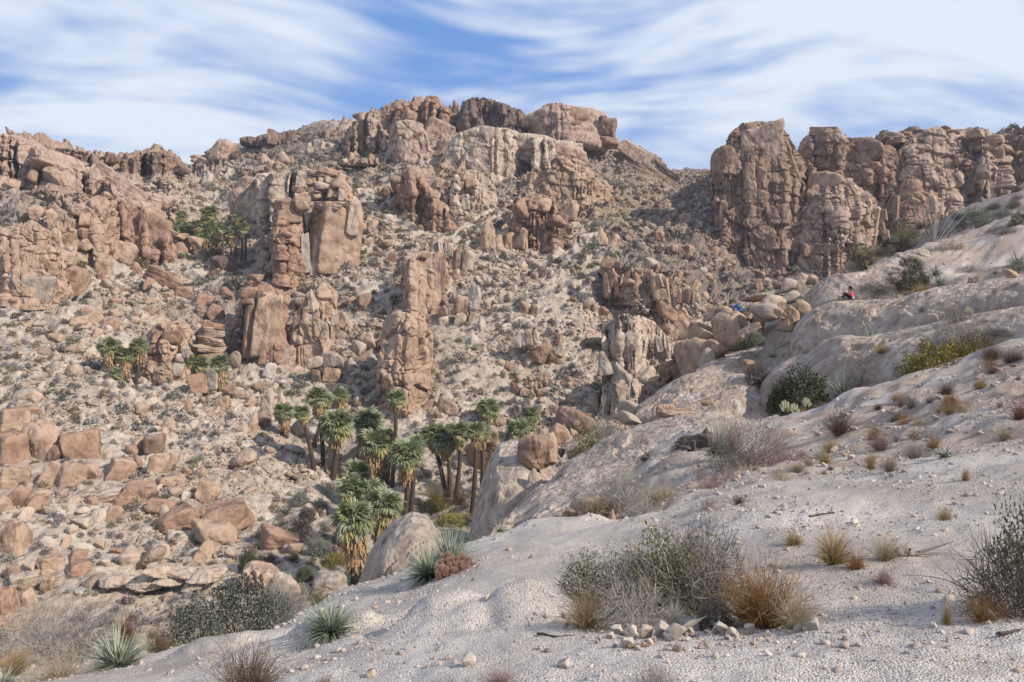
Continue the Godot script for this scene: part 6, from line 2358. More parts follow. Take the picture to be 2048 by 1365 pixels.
func build_palms() -> void:
	make_fronds()
	# oasis on the canyon floor
	palm(567, 823, 38, 569, 873, 42, "leftmost palm of the oasis, stout with skirt to the ground", 1.6)
	palm(602, 824, 32, 628, 940, 24, "slim palm leaning left with dark trunk at the oasis's left end")
	palm(650, 800, 30, 627, 893, 30, "palm half hidden behind the tall leaning pair of trunks")
	palm(634, 792, 40, 646, 939, 46, "tall palm with golden skirt over the leaning dark trunk")
	palm(680, 789, 33, 681, 818, 30, "small short palm standing behind the tall golden-skirted one", 1.5)
	palm(673, 846, 64, 664, 960, 50, "broad-crowned palm with torn skirt left of the oasis centre", 1.3)
	palm(735, 842, 56, 718, 945, 70, "palm with shaggy orange skirt behind the pale-bottomed one", 1.4)
	palm(748, 884, 62, 742, 968, 76, "palm with long tapering skirt at the middle of the oasis", 1.6)
	palm(774, 872, 36, 769, 972, 92, "grey-skirted palm just behind the tallest slender trunk", 1.8)
	palm(792, 796, 36, 783, 975, 28, "tallest slender palm rising over the oasis centre", 0.95)
	palm(828, 888, 42, 819, 1034, 40, "palm hidden behind the bright crown with a tall bare trunk")
	palm(812, 908, 64, 808, 1042, 56, "bright palm with golden collar and tall trunk in front", 1.1)
	palm(711, 942, 54, 709, 1010, 50, "low palm at the back of the nearest clump", 1.5)
	palm(699, 975, 54, 690, 1040, 40, "grey-green palm at the left of the nearest clump", 1.5)
	palm(742, 980, 48, 740, 1050, 50, "small palm in the middle of the nearest clump", 1.5)
	palm(767, 1006, 70, 757, 1118, 80, "big palm with reddish skirt at the right of the nearest clump", 1.9)
	palm(706, 1036, 78, 715, 1172, 112, "nearest palm with a full rust skirt beside the smooth dome", 2.0, 80)
	palm(862, 867, 44, 892, 996, 36, "leftmost palm of the right group, on a leaning trunk")
	palm(890, 874, 58, 898, 1000, 40, "full-crowned palm in the middle of the right group")
	palm(922, 862, 42, 909, 1007, 36, "palm between the full-crowned one and the brown boulder")
	palm(952, 860, 36, 943, 1034, 38, "palm with dark trunk before the pale boulder pedestal")
	palm(962, 862, 38, 963, 986, 34, "palm standing right before the huge round boulder")
	palm(976, 816, 44, 977, 850, 30, "palm without visible trunk on the slope above the round boulder", 1.4)
	palm(1060, 828, 38, 1060, 862, 24, "rightmost palm of the oasis, on the slope", 1.4)
	palm(1038, 858, 46, 1036, 890, 28, "short palm behind the balanced boulder", 1.5)
	# left wash
	palm(218, 692, 40, 217, 744, 50, "stout palm with pale skirt, left one of the wash trio", 1.8)
	palm(249, 709, 36, 251, 762, 52, "middle palm of the wash trio, skirt to the ground", 1.8)
	palm(277, 691, 34, 271, 768, 34, "right palm of the wash trio on a brown trunk")
	palm(231, 745, 26, 231, 758, 8, "young low palm at the foot of the wash trio", 1.0, 36)
	palm(356, 676, 18, 364, 756, 12, "lone thin palm before the jointed pale wall", 0.9, 36)
	palm(378, 721, 28, 384, 752, 20, "left palm of the pair above the pink square block", 1.2, 46)
	palm(400, 728, 32, 394, 754, 20, "right palm of the pair above the pink square block", 1.2, 46)
	palm(441, 726, 38, 442, 787, 56, "palm with grey skirt before the loaf-like rocks", 1.8)
	# upper grove
	palm(363, 431, 23, 368, 470, 18, "highest palm at the left end of the upper grove", 1.2, 44)
	palm(357, 451, 25, 360, 478, 18, "leftmost low palm of the upper grove", 1.2, 44)
	palm(374, 452, 25, 376, 482, 18, "second low palm from the left in the upper grove", 1.2, 44)
	palm(394, 451, 27, 396, 490, 20, "palm left of the upper grove's middle", 1.2, 44)
	palm(420, 424, 30, 424, 480, 20, "broad topmost palm of the upper grove beside pale rock", 1.2, 44)
	palm(411, 440, 24, 412, 480, 20, "palm below the broad topmost one of the upper grove", 1.2, 42)
	palm(422, 457, 27, 424, 500, 22, "palm in the middle of the upper grove", 1.2, 44)
	palm(408, 474, 30, 410, 504, 20, "dark low palm in front of the upper grove's middle", 1.2, 44)
	palm(436, 476, 30, 438, 512, 22, "low palm in front at the right of the upper grove", 1.2, 44)
	palm(428, 505, 22, 428, 516, 8, "lowest small palm beneath the upper grove", 1.0, 34)
	palm(442, 457, 25, 445, 527, 20, "long-trunked palm standing before the upper grove", 0.9, 38)
	palm(459, 464, 26, 461, 520, 22, "palm with hanging skirt near the upper grove's right end", 1.0, 38)
	palm(472, 436, 17, 470, 524, 14, "tallest thin palm of the upper grove", 0.9, 34)
	palm(483, 456, 21, 482, 522, 16, "left of the two slim palms right of the upper grove", 0.9, 36)
	palm(491, 451, 18, 489, 522, 14, "rightmost slim palm of the upper grove", 0.9, 34)


# ------------------------------------------------------------------ plants of the near slope
func build_plants() -> void:
	make_leaves()
	# spiky tufts
	rosette(858, 1158, 112, 80, 280, "nolina", "!green spiky tuft in front, left of the red-brown cactus", "nolina", "near", 0.0, 0.9)
	rosette(900, 1130, 116, 88, 290, "nolina_b", "!grey-green spiky tuft right behind the red-brown cactus", "nolina", "near", 0.0, 0.9)
	rosette(660, 1268, 124, 80, 290, "nolina", "!spiky tuft on the slab's left edge above the brownish ledge", "nolina", "near", 0.0, 0.9)
	rosette(236, 1338, 136, 92, 260, "nolina_b", "!pale spiky tuft at the lower left below the rust twigs", "nolina", "near", 7.6, 1.2)
	rosette(8, 1372, 80, 60, 60, "nolina_b", "!spiky tuft cut by the lower left corner", "nolina", "near", 6.8, 1.2)
	rosette(1440, 912, 84, 96, 240, "nolina_b", "!tall pale spiky tuft right of the black lump", "yucca", "near", 20.0, 0.8)
	rosette(1436, 952, 68, 52, 130, "nolina", "!green spiky tuft below the pale tall one", "yucca", "near", 18.5, 1.1)
	rosette(1690, 806, 78, 70, 120, "nolina_b", "!grey spiky tuft between the dark green bush and straw", "yucca", "near", 31.0, 1.0)
	rosette(1744, 682, 64, 40, 90, "nolina", "!green spiky tuft at the foot of the long smooth slab", "nolina", "near", 36.5, 1.0)
	rosette(1890, 916, 46, 40, 36, "nolina_b", "!small broad-leaved agave above the front slab crest", "agave", "near", 0.0, 2.6)
	rosette(1882, 575, 46, 36, 60, "nolina", "!dark yucca beside the bushes behind the seated person", "yucca", "near", 45.0, 1.6)
	rosette(1872, 552, 40, 32, 50, "nolina", "!upper yucca head beside the bushes behind the seated person", "yucca", "near", 46.0, 1.6)
	rosette(2036, 530, 40, 40, 60, "nolina", "!yucca at the right edge near the trail", "yucca", "near", 47.0, 1.6)
	rosette(1990, 549, 26, 18, 40, "leaf_olive", "!small yellowish yucca left of the orange stone", "yucca", "near", 46.0, 1.6)
	rosette(1545, 716, 40, 30, 50, "nolina", "!shaded spiky tuft on the ledge above the dark green bush", "nolina", "near", 44.0, 1.2)
	rosette(1000, 1065, 46, 34, 50, "nolina", "!dark spiky tuft at the foot of the steep granite wall", "nolina", "near", 15.0, 1.0)
	rosette(1508, 600, 24, 16, 30, "twig_dark", "!dark spiky tuft among the round-headed boulders", "nolina", "near", 56.0, 1.4)
	rosette(620, 1202, 46, 34, 50, "nolina", "!green spiky tuft below the tan crumbling ledge", "nolina", "near", 21.0, 1.2)
	# bushes at lower left
	plant("dense", 388, 1312, 122, 118, "leaf_grey", "!grey-green bush at lower left, shorter one of two", "bush", "near", 12.0)
	plant("dense", 478, 1298, 150, 132, "leaf_grey", "!grey-green bush at lower left, taller one of two", "bush", "near", 13.0)
	plant("dense", 545, 1262, 96, 80, "leaf_grey", "!grey-green low bush right behind the taller one at lower left", "bush", "near", 15.0)
	plant("twig", 150, 1320, 190, 110, "twig", "!grey leafless shrub spreading at the lower left", "shrub", "near", 9.5)
	plant("twig", 60, 1300, 130, 90, "twig_pale", "!pale leafless shrub at the left edge", "shrub", "near", 11.0)
	plant("straw", 254, 1290, 54, 64, "red_twig", "!rust-red broom of twigs behind the pale spiky tuft", "shrub", "near", 10.0)
	plant("straw", 318, 1318, 76, 66, "twig_brown", "!brown dry broom right of the pale spiky tuft", "shrub", "near", 9.0)
	plant("straw", 120, 1368, 130, 60, "straw_pale", "!pale straw shrub at the bottom left", "shrub", "near", 7.0)
	plant("straw", 30, 1345, 80, 46, "straw", "!yellowish straw shrub near the lower left corner", "shrub", "near", 8.4)
	plant("straw", 200, 1378, 80, 40, "pink_twig", "!reddish twigs below the pale spiky tuft", "shrub", "near", 6.6)
	plant("straw", 492, 1392, 190, 104, "twig_brown", "!brown reedy shrub cut by the bottom edge", "shrub", "near")
	plant("straw", 366, 1334, 46, 34, "pink_twig", "!small pink-stemmed plant on the ledge", "shrub", "near", 7.0)
	plant("twig", 590, 1225, 70, 50, "twig", "grey leafless shrub", "shrub", "near", 16.0)
	plant("twig", 560, 1205, 60, 40, "twig_pale", "pale leafless shrub", "shrub", "near", 19.0)
	plant("leafy", 640, 1215, 50, 36, "leaf_olive", "low green shrub", "shrub", "near", 17.0)
	# the tangle in front
	plant("twig", 1352, 1215, 220, 165, "twig", "!tall grey tangled shrub in the foreground centre-right", "shrub", "near")
	plant("twig", 1270, 1222, 190, 125, "twig", "!left half of the grey tangled shrub in the foreground", "shrub", "near")
	plant("twig", 1400, 1225, 180, 150, "twig", "!right half of the grey tangled shrub in the foreground", "shrub", "near")
	plant("leafy", 1240, 1200, 130, 90, "leaf_olive", "!green twigs left inside the grey tangled shrub", "shrub", "near")
	plant("leafy", 1390, 1205, 140, 120, "leaf_olive", "!green twigs right inside the grey tangled shrub", "shrub", "near")
	plant("leafy", 1325, 1216, 190, 150, "leaf_olive", "!green-tinged twigs inside the grey tangled shrub", "shrub", "near")
	plant("twig", 1420, 1200, 160, 150, "twig_dark", "!dark twigs at the right of the grey tangled shrub", "shrub", "near")
	plant("leafy", 1168, 1195, 116, 92, "leaf_olive", "!green jointfir shrub left of the grey tangle", "shrub", "near")
	plant("straw", 1172, 1256, 120, 84, "straw", "!golden dry shrub at the lower left of the tangle", "shrub", "near")
	plant("twig", 1270, 1258, 170, 96, "twig_pale", "!pale dead brush in front of the tangle", "shrub", "near")
	plant("straw", 1536, 1254, 200, 138, "straw_o", "!orange straw bush right of the tangle", "shrub", "near")
	plant("straw", 1500, 1250, 120, 104, "straw_o", "!second orange straw clump merging into the tangle", "shrub", "near")
	plant("straw", 1590, 1256, 110, 84, "straw_pale", "!pale drooping straw at the right of the orange bush", "shrub", "near")
	plant("straw", 1450, 1196, 90, 50, "red_twig", "!reddish twigs between the tangle and the orange bush", "shrub", "near")
	plant("grass", 1348, 1248, 52, 56, "cholla", "!whitish small fuzzy shrub among the white stones", "shrub", "near")
	plant("dense", 1430, 1256, 74, 62, "twig_dark", "!dark hollow mound left of the orange bush", "shrub", "near")
	plant("twig", 1480, 1104, 90, 70, "twig", "grey leafless shrub", "shrub", "near", 7.0)
	plant("straw", 1440, 1062, 80, 46, "straw_o", "orange dry shrub", "shrub", "near", 8.0)
	# right side
	plant("twig", 2030, 1236, 230, 170, "twig_dark", "!big dark twiggy bush at the right edge", "bush", "near")
	plant("leafy", 2050, 1215, 160, 200, "leaf_dark", "!yellow-tipped leafy bush top at the right edge", "bush", "near")
	plant("straw", 1972, 1242, 110, 60, "straw_o", "!orange straw at the foot of the dark twiggy bush", "shrub", "near")
	plant("grass", 1668, 1128, 96, 84, "straw", "!tall yellow grass tuft right of the orange bush", "grass tuft", "near")
	plant("grass", 1712, 1140, 54, 44, "straw_o", "!small tawny grass tuft at the foot of the tall yellow one", "grass tuft", "near")
	plant("straw", 1772, 1120, 76, 54, "straw_pale", "!pale dry shrub beside a fallen grey log", "shrub", "near")
	plant("grass", 1588, 1090, 56, 34, "straw", "!low yellow grass tuft behind the orange bush", "grass tuft", "near")
	plant("straw", 1768, 1168, 56, 36, "pink_twig", "!small pink-stemmed shrub on open gravel", "shrub", "near")
	plant("grass", 1895, 1250, 30, 60, "straw", "!thin golden stalks near the dark twiggy bush", "grass tuft", "near")
	plant("straw", 1000, 1372, 90, 40, "pink_twig", "!pink-stemmed low plant at the bottom edge", "shrub", "near")
	plant("straw", 650, 1368, 50, 20, "pink_twig", "!faint pink-stemmed plant at the bottom left of the slab", "shrub", "near")
	plant("twig", 1310, 1378, 90, 60, "twig", "!small grey twigs at the bottom edge centre", "shrub", "near")
	plant("straw", 1890, 1040, 40, 30, "straw", "!yellow wisps behind the dark twiggy bush", "shrub", "near")
	# gully shrubs
	plant("twig", 1505, 935, 150, 96, "twig", "grey leafless shrub", "shrub", "near", 17.5)
	plant("twig", 1470, 965, 110, 62, "twig_dark", "dark leafless shrub", "shrub", "near", 16.5)
	plant("twig", 1566, 948, 110, 74, "pink_twig", "purplish leafless shrub", "shrub", "near", 16.0)
	plant("straw", 1500, 975, 120, 44, "straw_pale", "pale dry shrub", "shrub", "near", 14.0)
	plant("straw", 1430, 990, 110, 40, "pink_twig", "pinkish dry shrub", "shrub", "near", 13.5)
	plant("straw", 1320, 1006, 130, 40, "straw_pale", "pale dry shrub", "shrub", "near", 13.5)
	plant("straw", 1215, 1030, 90, 44, "straw", "straw-coloured shrub", "shrub", "near", 13.0)
	plant("twig", 1250, 1020, 130, 90, "twig_pale", "pale leafless shrub", "shrub", "near", 13.0)
	plant("straw", 1465, 905, 50, 60, "straw_pale", "pale dry shrub", "shrub", "near", 18.0)
	plant("straw", 1678, 872, 74, 52, "twig_brown", "brown dry shrub", "shrub", "near")
	plant("straw", 1660, 906, 44, 32, "straw", "yellow dry shrub", "shrub", "near")
	plant("straw", 1762, 902, 66, 38, "pink_twig", "purplish dry shrub", "shrub", "near")
	plant("grass", 1780, 944, 50, 40, "straw_pale", "pale grass tuft", "grass tuft", "near")
	plant("grass", 1742, 940, 32, 42, "straw", "yellow grass tuft", "grass tuft", "near")
	plant("straw", 1830, 918, 60, 44, "twig_pale", "pale dry shrub", "shrub", "near")
	plant("grass", 1868, 900, 40, 36, "straw", "yellow grass tuft", "grass tuft", "near")
	plant("grass", 1932, 962, 20, 34, "straw", "thin grass tuft", "grass tuft", "near")
	plant("straw", 2040, 840, 46, 42, "red_twig", "reddish dry shrub", "shrub", "near")
	plant("straw", 2010, 880, 40, 28, "straw_pale", "pale dry shrub", "shrub", "near")
	for i in 46:
		var x := rng.randf_range(1380, 2040)
		var y := lerpf(950, 715, (x - 1380) / 660.0) + rng.randf_range(-10, 95)
		var kd: String = ["straw", "grass", "twig", "straw"][i % 4]
		var sz := rng.randf_range(14, 36)
		plant(kd, x, y, sz * 1.2, sz * 0.8, ["straw_pale", "straw", "twig", "pink_twig", "twig_brown", "straw_o"][rng.randi() % 6], {"straw": "small dry shrub", "grass": "small grass tuft", "twig": "small leafless shrub"}[kd], "grass tuft" if kd == "grass" else "shrub", "near")
	# big bushes at mid distance
	plant("dense", 1600, 834, 128, 88, "leaf_dark", "!large dark green bush against the steep pink slab", "bush", "near", 31.5)
	plant("dense", 1562, 826, 60, 56, "leaf_dark", "!left shoulder of dark green foliage beside the pale cactus", "bush", "near", 32.0)
	plant("twig", 1712, 812, 80, 60, "twig_dark", "dark leafless shrub", "shrub", "near", 30.0)
	plant("twig", 1750, 760, 120, 44, "twig", "grey leafless shrub", "shrub", "near", 32.0)
	plant("straw", 1760, 800, 46, 46, "straw", "golden dry shrub", "shrub", "near", 29.5)
	plant("straw", 1806, 800, 40, 34, "straw_o", "orange dry shrub", "shrub", "near", 28.5)
	plant("twig", 1835, 770, 80, 50, "twig", "grey leafless shrub", "shrub", "near", 29.0)
	plant("dense", 1876, 796, 150, 104, "leaf_yellow", "!yellow-green bush, nearer part of the long hedge-like row", "bush", "near", 27.0)
	plant("dense", 1945, 776, 140, 90, "leaf_yellow", "!yellow-green bush, farther right part of the row", "bush", "near", 27.5)
	plant("leafy", 1850, 812, 70, 60, "leaf_olive", "!olive shrub at the left foot of the yellow-green row", "shrub", "near", 26.5)
	plant("twig", 1910, 798, 110, 54, "twig_dark", "!shaded twigs under the yellow-green row", "shrub", "near", 26.6)
	plant("straw", 1985, 722, 66, 36, "twig_brown", "brown dry shrub", "shrub", "near")
	plant("twig", 1920, 700, 140, 52, "twig", "grey leafless shrub", "shrub", "near")
	plant("twig", 1868, 700, 70, 26, "twig_dark", "dark leafless shrub", "shrub", "near")
	plant("twig", 2000, 672, 60, 18, "twig_dark", "dark leafless shrub", "shrub", "near")
	plant("twig", 1915, 642, 80, 32, "twig", "grey leafless shrub", "shrub", "near")
	plant("leafy", 1940, 630, 40, 20, "twig_pale", "pale leafy shrub", "shrub", "near")
	plant("twig", 1846, 624, 18, 10, "twig_dark", "tiny dark shrub", "shrub", "near")
	plant("straw", 1764, 706, 40, 18, "straw", "straw-coloured shrub", "shrub", "near")
	plant("dense", 1508, 692, 44, 30, "leaf_grey", "grey-green bush", "bush", "near", 46.0)
	plant("leafy", 1478, 700, 50, 22, "leaf_olive", "olive shrub", "shrub", "near", 46.5)
	plant("dense", 1515, 770, 50, 40, "twig_dark", "dark leafless shrub", "shrub", "near", 40.0)
	plant("leafy", 1452, 790, 40, 24, "leaf_grey", "grey-green shrub", "shrub", "near", 40.0)
	plant("straw", 1645, 832, 50, 26, "straw_pale", "pale dry shrub", "shrub", "near", 29.0)
	plant("straw", 1605, 838, 46, 22, "straw", "straw-coloured shrub", "shrub", "near", 29.5)
	plant("leafy", 1180, 922, 84, 62, "leaf_olive", "!green shrub beside the brown stones behind the slab crest", "shrub", "near", 36.0)
	plant("twig", 1205, 880, 70, 44, "twig_pale", "pale leafless shrub", "shrub", "near", 38.0)
	plant("straw", 1240, 932, 60, 24, "pink_twig", "purplish dry shrub", "shrub", "near", 27.5)
	plant("dense", 1376, 902, 60, 30, "twig_dark", "dark low shrub", "shrub", "near", 24.0)
	# around and behind the seated person
	plant("dense", 1826, 580, 66, 44, "leaf_dark", "!dark green bush right of the seated person", "bush", "near", 45.5)
	plant("dense", 1824, 540, 50, 26, "leaf_dark", "!upper dark green bush above the one near the seated person", "bush", "near", 50.0)
	plant("leafy", 1742, 590, 56, 26, "leaf_grey", "grey-green shrub", "shrub", "near", 46.5)
	plant("twig", 1780, 575, 40, 24, "twig_dark", "dark leafless shrub", "shrub", "near", 47.0)
	plant("straw", 1792, 560, 36, 18, "twig_brown", "brown dry shrub", "shrub", "near", 48.0)
	plant("straw", 1845, 586, 46, 18, "straw", "straw-coloured shrub", "shrub", "near", 44.0)
	plant("dense", 1738, 538, 84, 44, "leaf_olive", "!olive bush at the foot of the stacked blocks", "bush", "near", 58.0)
	plant("twig", 1700, 545, 40, 22, "twig", "grey leafless shrub", "shrub", "near", 57.0)
	plant("twig", 1868, 522, 60, 28, "twig_dark", "dark leafless shrub", "shrub", "near", 55.0)
	plant("dense", 1790, 505, 60, 30, "twig_dark", "dark leafless shrub", "shrub", "near", 60.0)
	plant("leafy", 1810, 488, 60, 34, "leaf_olive", "olive shrub", "shrub", "near", 64.0)
	plant("dense", 1950, 455, 70, 34, "leaf_grey", "grey-green bush", "bush", "near", 66.0)
	plant("twig", 2005, 470, 60, 20, "twig_dark", "dark leafless shrub", "shrub", "near", 56.0)
	plant("dense", 2040, 452, 40, 26, "leaf_dark", "dark green bush", "bush", "near", 58.0)
	plant("twig", 1900, 505, 60, 22, "twig_brown", "brown dry shrub", "shrub", "near", 55.0)
	plant("leafy", 2036, 545, 50, 24, "leaf_grey", "grey-green shrub", "shrub", "near", 46.0)
	plant("twig", 1940, 545, 60, 14, "twig", "grey leafless shrub", "shrub", "near", 47.0)
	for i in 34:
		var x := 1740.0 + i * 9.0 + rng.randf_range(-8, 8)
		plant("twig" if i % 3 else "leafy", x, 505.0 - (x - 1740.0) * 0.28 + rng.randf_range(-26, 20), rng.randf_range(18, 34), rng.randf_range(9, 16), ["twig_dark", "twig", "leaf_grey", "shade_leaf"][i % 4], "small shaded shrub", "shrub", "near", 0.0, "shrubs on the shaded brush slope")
	# canyon floor and slope bushes
	plant("dense", 498, 1142, 44, 42, "leaf_dark", "!round dark green bush on the tan crumbling ledge", "bush", "far", 0.0, "bushes of the canyon slopes")
	plant("dense", 870, 1020, 50, 28, "leaf_yellow", "yellow-green bush", "bush", "far", 0.0, "bushes of the canyon slopes")
	plant("dense", 905, 1050, 60, 20, "leaf_yellow", "yellow-green bush", "bush", "far", 0.0, "bushes of the canyon slopes")
	plant("straw", 870, 1000, 60, 34, "straw_pale", "pale dry reeds", "shrub", "far", 0.0, "bushes of the canyon slopes")
	plant("straw", 920, 1010, 60, 30, "twig_brown", "brown dry reeds", "shrub", "far", 0.0, "bushes of the canyon slopes")
	plant("grass", 930, 1044, 40, 20, "straw_pale", "pale grass tuft", "grass tuft", "far", 0.0, "bushes of the canyon slopes")
	plant("dense", 670, 1130, 50, 22, "leaf_yellow", "yellow-green bush", "bush", "far", 0.0, "bushes of the canyon slopes")
	plant("dense", 600, 1080, 60, 40, "twig_dark", "dark shrub", "shrub", "far", 0.0, "bushes of the canyon slopes")
	plant("dense", 640, 1110, 50, 30, "leaf_grey", "grey-green shrub", "shrub", "far", 0.0, "bushes of the canyon slopes")
	for i in 22:
		var q := [[610, 1040], [640, 1075], [580, 1090], [660, 1110], [560, 1060], [620, 1130], [650, 1160], [590, 1125], [540, 1130], [600, 1010], [665, 1060], [570, 1030], [640, 1030], [550, 1165], [630, 1090], [610, 1160], [520, 1075], [655, 990], [900, 985], [860, 1030], [935, 1020], [680, 1085]]
		var sz := rng.randf_range(24, 46)
		plant(["dense", "leafy", "twig"][i % 3], q[i][0] + rng.randf_range(-8, 8), q[i][1], sz, sz * 0.65, ["twig_dark", "leaf_grey", "twig", "leaf_dark"][i % 4], ["dark low bush", "grey-green bush", "grey leafless bush"][i % 3], "bush", "far", 0.0, "bushes of the canyon slopes")
	# ocotillo
	for oc in [[1868, 494, 95, 118, 60.0, "tall grey ocotillo fanning out above the olive bush"], [1840, 470, 60, 70, 62.0, "smaller ocotillo left of the tall one"]]:
		clear_buf()
		for i in 15:
			var a := rng.randf() * TAU
			var e := rng.randf_range(0.75, 1.45)
			var p := Vector3.ZERO
			var dv := Vector3(cos(a) * cos(e), sin(e), sin(a) * cos(e))
			var l := rng.randf_range(0.7, 1.0)
			for s in 5:
				var q := p + (dv + rnd_dir(rng) * 0.10).normalized() * l / 5.0
				tube(p, q, 0.011 - s * 0.0015, 0.0095 - s * 0.0015, Color.WHITE)
				p = q
		var d: float = oc[4]
		var at := P(oc[0], oc[1], d)
		var m := put("ocotillo", take(), mats["twig_pale"], null, Transform3D(Basis.from_scale(Vector3(oc[2], oc[3], oc[2]) * d / F), at))
		tag(m, oc[5], "ocotillo", "ocotillos")
	# red-brown clustered cactus
	var cd := -hit(908, 1148, "near").z
	var cact := thing("clustered_cactus", P(908, 1148, cd))
	tag(cact, "red-brown cluster of spiny barrel stems before the twin spiky tufts", "cactus")
	clear_buf()
	var cg := RandomNumberGenerator.new()
	cg.seed = 9
	var src: Array = ico(2)
	var sv: PackedVector3Array = src[0]
	for q in sv:
		var an := atan2(q.z, q.x)
		var r := 0.44 + 0.035 * cos(an * 12.0)
		pv.append(Vector3(q.x * r, q.y * 0.5 + 0.5, q.z * r))
		pn.append(q)
		pc.append(Color(0.9, 0.9, 0.9))
	pi.append_array(src[1])
	var stem := take()
	clear_buf()
	for i in 300:
		var q := rnd_dir(cg)
		if q.y < -0.5:
			continue
		var b := Vector3(q.x * 0.45, q.y * 0.5 + 0.5, q.z * 0.45)
		var c := Color.WHITE * cg.randf_range(0.6, 1.4)
		c.a = 1.0
		tube(b, b + (q + rnd_dir(cg) * 0.7).normalized() * 0.24, 0.012, 0.003, c)
	var spines := take()
	for i in 27:
		var row := i / 7
		var u := ((float(i % 7) + (0.5 if row % 2 else 0.0)) / 6.5 - 0.5) * (1.0 - 0.16 * absf(row - 1.2))
		var su := cd / F
		var sh := rng.randf_range(14, 25) * (1.0 - 0.5 * u * u)
		var st := put("stem", stem, mats["cactus"], cact, Transform3D(Basis(Vector3(rng.randf_range(-0.3, 0.3), 0, 1).normalized(), -u * 0.7) * Basis.from_scale(Vector3(13.5, sh, 13.5) * su), Vector3((u * 72 + rng.randf_range(-2, 2)) * su, (row * 5.0 + u * 10.0 - 3.0 + rng.randf_range(-2.0, 2.0)) * su, (-row * 12.0 + 10.0) * su)))
		put("spines", spines, mats["spine"], st)
	# silvery branching cacti
	cholla(1570, 824, 22, 26, 29.5, "silvery cholla at the foot of the dark green bush, left one")
	cholla(1588, 826, 22, 22, 29.3, "silvery cholla at the foot of the dark green bush, middle one")
	cholla(1613, 813, 18, 20, 30.0, "silvery cholla at the foot of the dark green bush, right one")
	cholla(1360, 1000, 16, 20, 14.0, "small silvery cholla alone in the gully")
	cholla(1938, 628, 22, 16, 33.0, "pale cholla on the long smooth slab")
	cholla(1980, 1085, 18, 14, 6.0, "small pale cholla by the dark twiggy bush")
	# fallen wood
	wood("fallen_log", [V(1798, 1116, 0.03), V(1820, 1113, 0.03), V(1846, 1110, 0.028)], 0.030, "log", "short sawn-looking grey log by the pale dry shrub")
	wood("dead_branch", [V(1356, 1276, 0.05), V(1392, 1262, 0.08), V(1416, 1250, 0.09), V(1436, 1262, 0.03), V(1458, 1240, 0.12), V(1484, 1216, 0.2)], 0.018, "log", "bent grey dead branch among the white stones")
	wood("dead_branch", [V(1075, 1272, 0.01), V(1110, 1276, 0.012), V(1150, 1272, 0.01)], 0.008, "twig_dark", "thin dark stick lying before the small pale hump")
	wood("dead_branch", [V(1255, 1298, 0.01), V(1290, 1296, 0.015), V(1318, 1288, 0.02)], 0.010, "twig_brown", "thin brown stick in front of the white stones")
	wood("dead_branch", [V(1620, 1035, 0.01), V(1640, 1033, 0.012), V(1656, 1030, 0.01)], 0.012, "twig_dark", "small dark stick on the front slab")
	wood("dead_branch", [V(1995, 1276, 0.01), V(2020, 1270, 0.012), V(2046, 1262, 0.01)], 0.010, "twig_dark", "dark stick at the right edge of the gravel")
	wood("dead_branch", [V(1168, 1252, 0.02), V(1185, 1256, 0.03), V(1205, 1250, 0.03)], 0.022, "twig_dark", "dark charred stick left of the white stones")
	# black lump by the tall spiky tuft
	var o := thing("dark_stump", P(1405, 905, 19.5))
	tag(o, "black lava-like lump left of the tall pale spiky tuft", "stump")
	o.set_meta("d", 19.5)
	for q in [[1408, 898, 40, 30], [1390, 903, 30, 18], [1372, 902, 26, 10], [1410, 882, 30, 26], [1400, 890, 26, 22], [1420, 896, 22, 30], [1384, 896, 16, 18]]:
		rock_node("spire" if q[0] % 4 else "block", q[0], q[1], q[2], q[3], 19.5, "dark", rng.randf_range(-20, 20), 0.9, o, "lump", 0.05)
	for c in o.get_children():
		c.material_override = mats["twig_dark"]
	var o2 := thing("dark_stump", P(1296, 922, 25.5))
	tag(o2, "small charred stump on the bare slab", "stump")
	o2.set_meta("d", 25.5)
	rock_node("spire", 1296, 924, 26, 18, 25.0, "dark", 10, 0.9, o2, "lump", 0.05)
	rock_node("boulder", 1290, 924, 16, 12, 24.9, "dark", 0, 0.9, o2, "lump", 0.05)
	for c in o2.get_children():
		c.material_override = mats["twig_dark"]


func cholla(px: float, py: float, w: float, h: float, d: float, label: String) -> void:
	var at := hit(px, py, "near")
	if d > 0.0:
		at = P(px, py, d)
	var o := thing("cholla", at)
	tag(o, label, "cactus", "silvery chollas")
	var s := -at.z / F
	clear_buf()
	var g := RandomNumberGenerator.new()
	g.seed = int(px)
	for i in 120:
		var q := rnd_dir(g)
		var c := Color.WHITE * g.randf_range(0.7, 1.4)
		c.a = 1.0
		var b := Vector3(q.x * 0.16, q.y * 0.5 + 0.5, q.z * 0.16)
		tube(b, b + (q + rnd_dir(g) * 0.5).normalized() * 0.16, 0.016, 0.004, c)
	tube(Vector3(0, 0.02, 0), Vector3(0, 0.98, 0), 0.15, 0.12, Color(0.8, 0.85, 0.6), 6)
	var seg := take()
	for i in 11:
		var a := i * 2.4
		var t := float(i) / 11.0
		var dv := Vector3(cos(a) * (0.9 - t), 0.7 + t, sin(a) * (0.9 - t)).normalized()
		var st := Vector3(cos(a) * w * 0.22, t * h * 0.5, sin(a) * w * 0.22) * s
		var b := Basis.looking_at(dv, Vector3(0.1, 0.2, 1.0)) * Basis(Vector3.RIGHT, -PI / 2)
		var sz := h * 0.42 * s
		put("joint", seg, mats["cholla"], o, Transform3D(b * Basis.from_scale(Vector3(sz, sz, sz)), st))


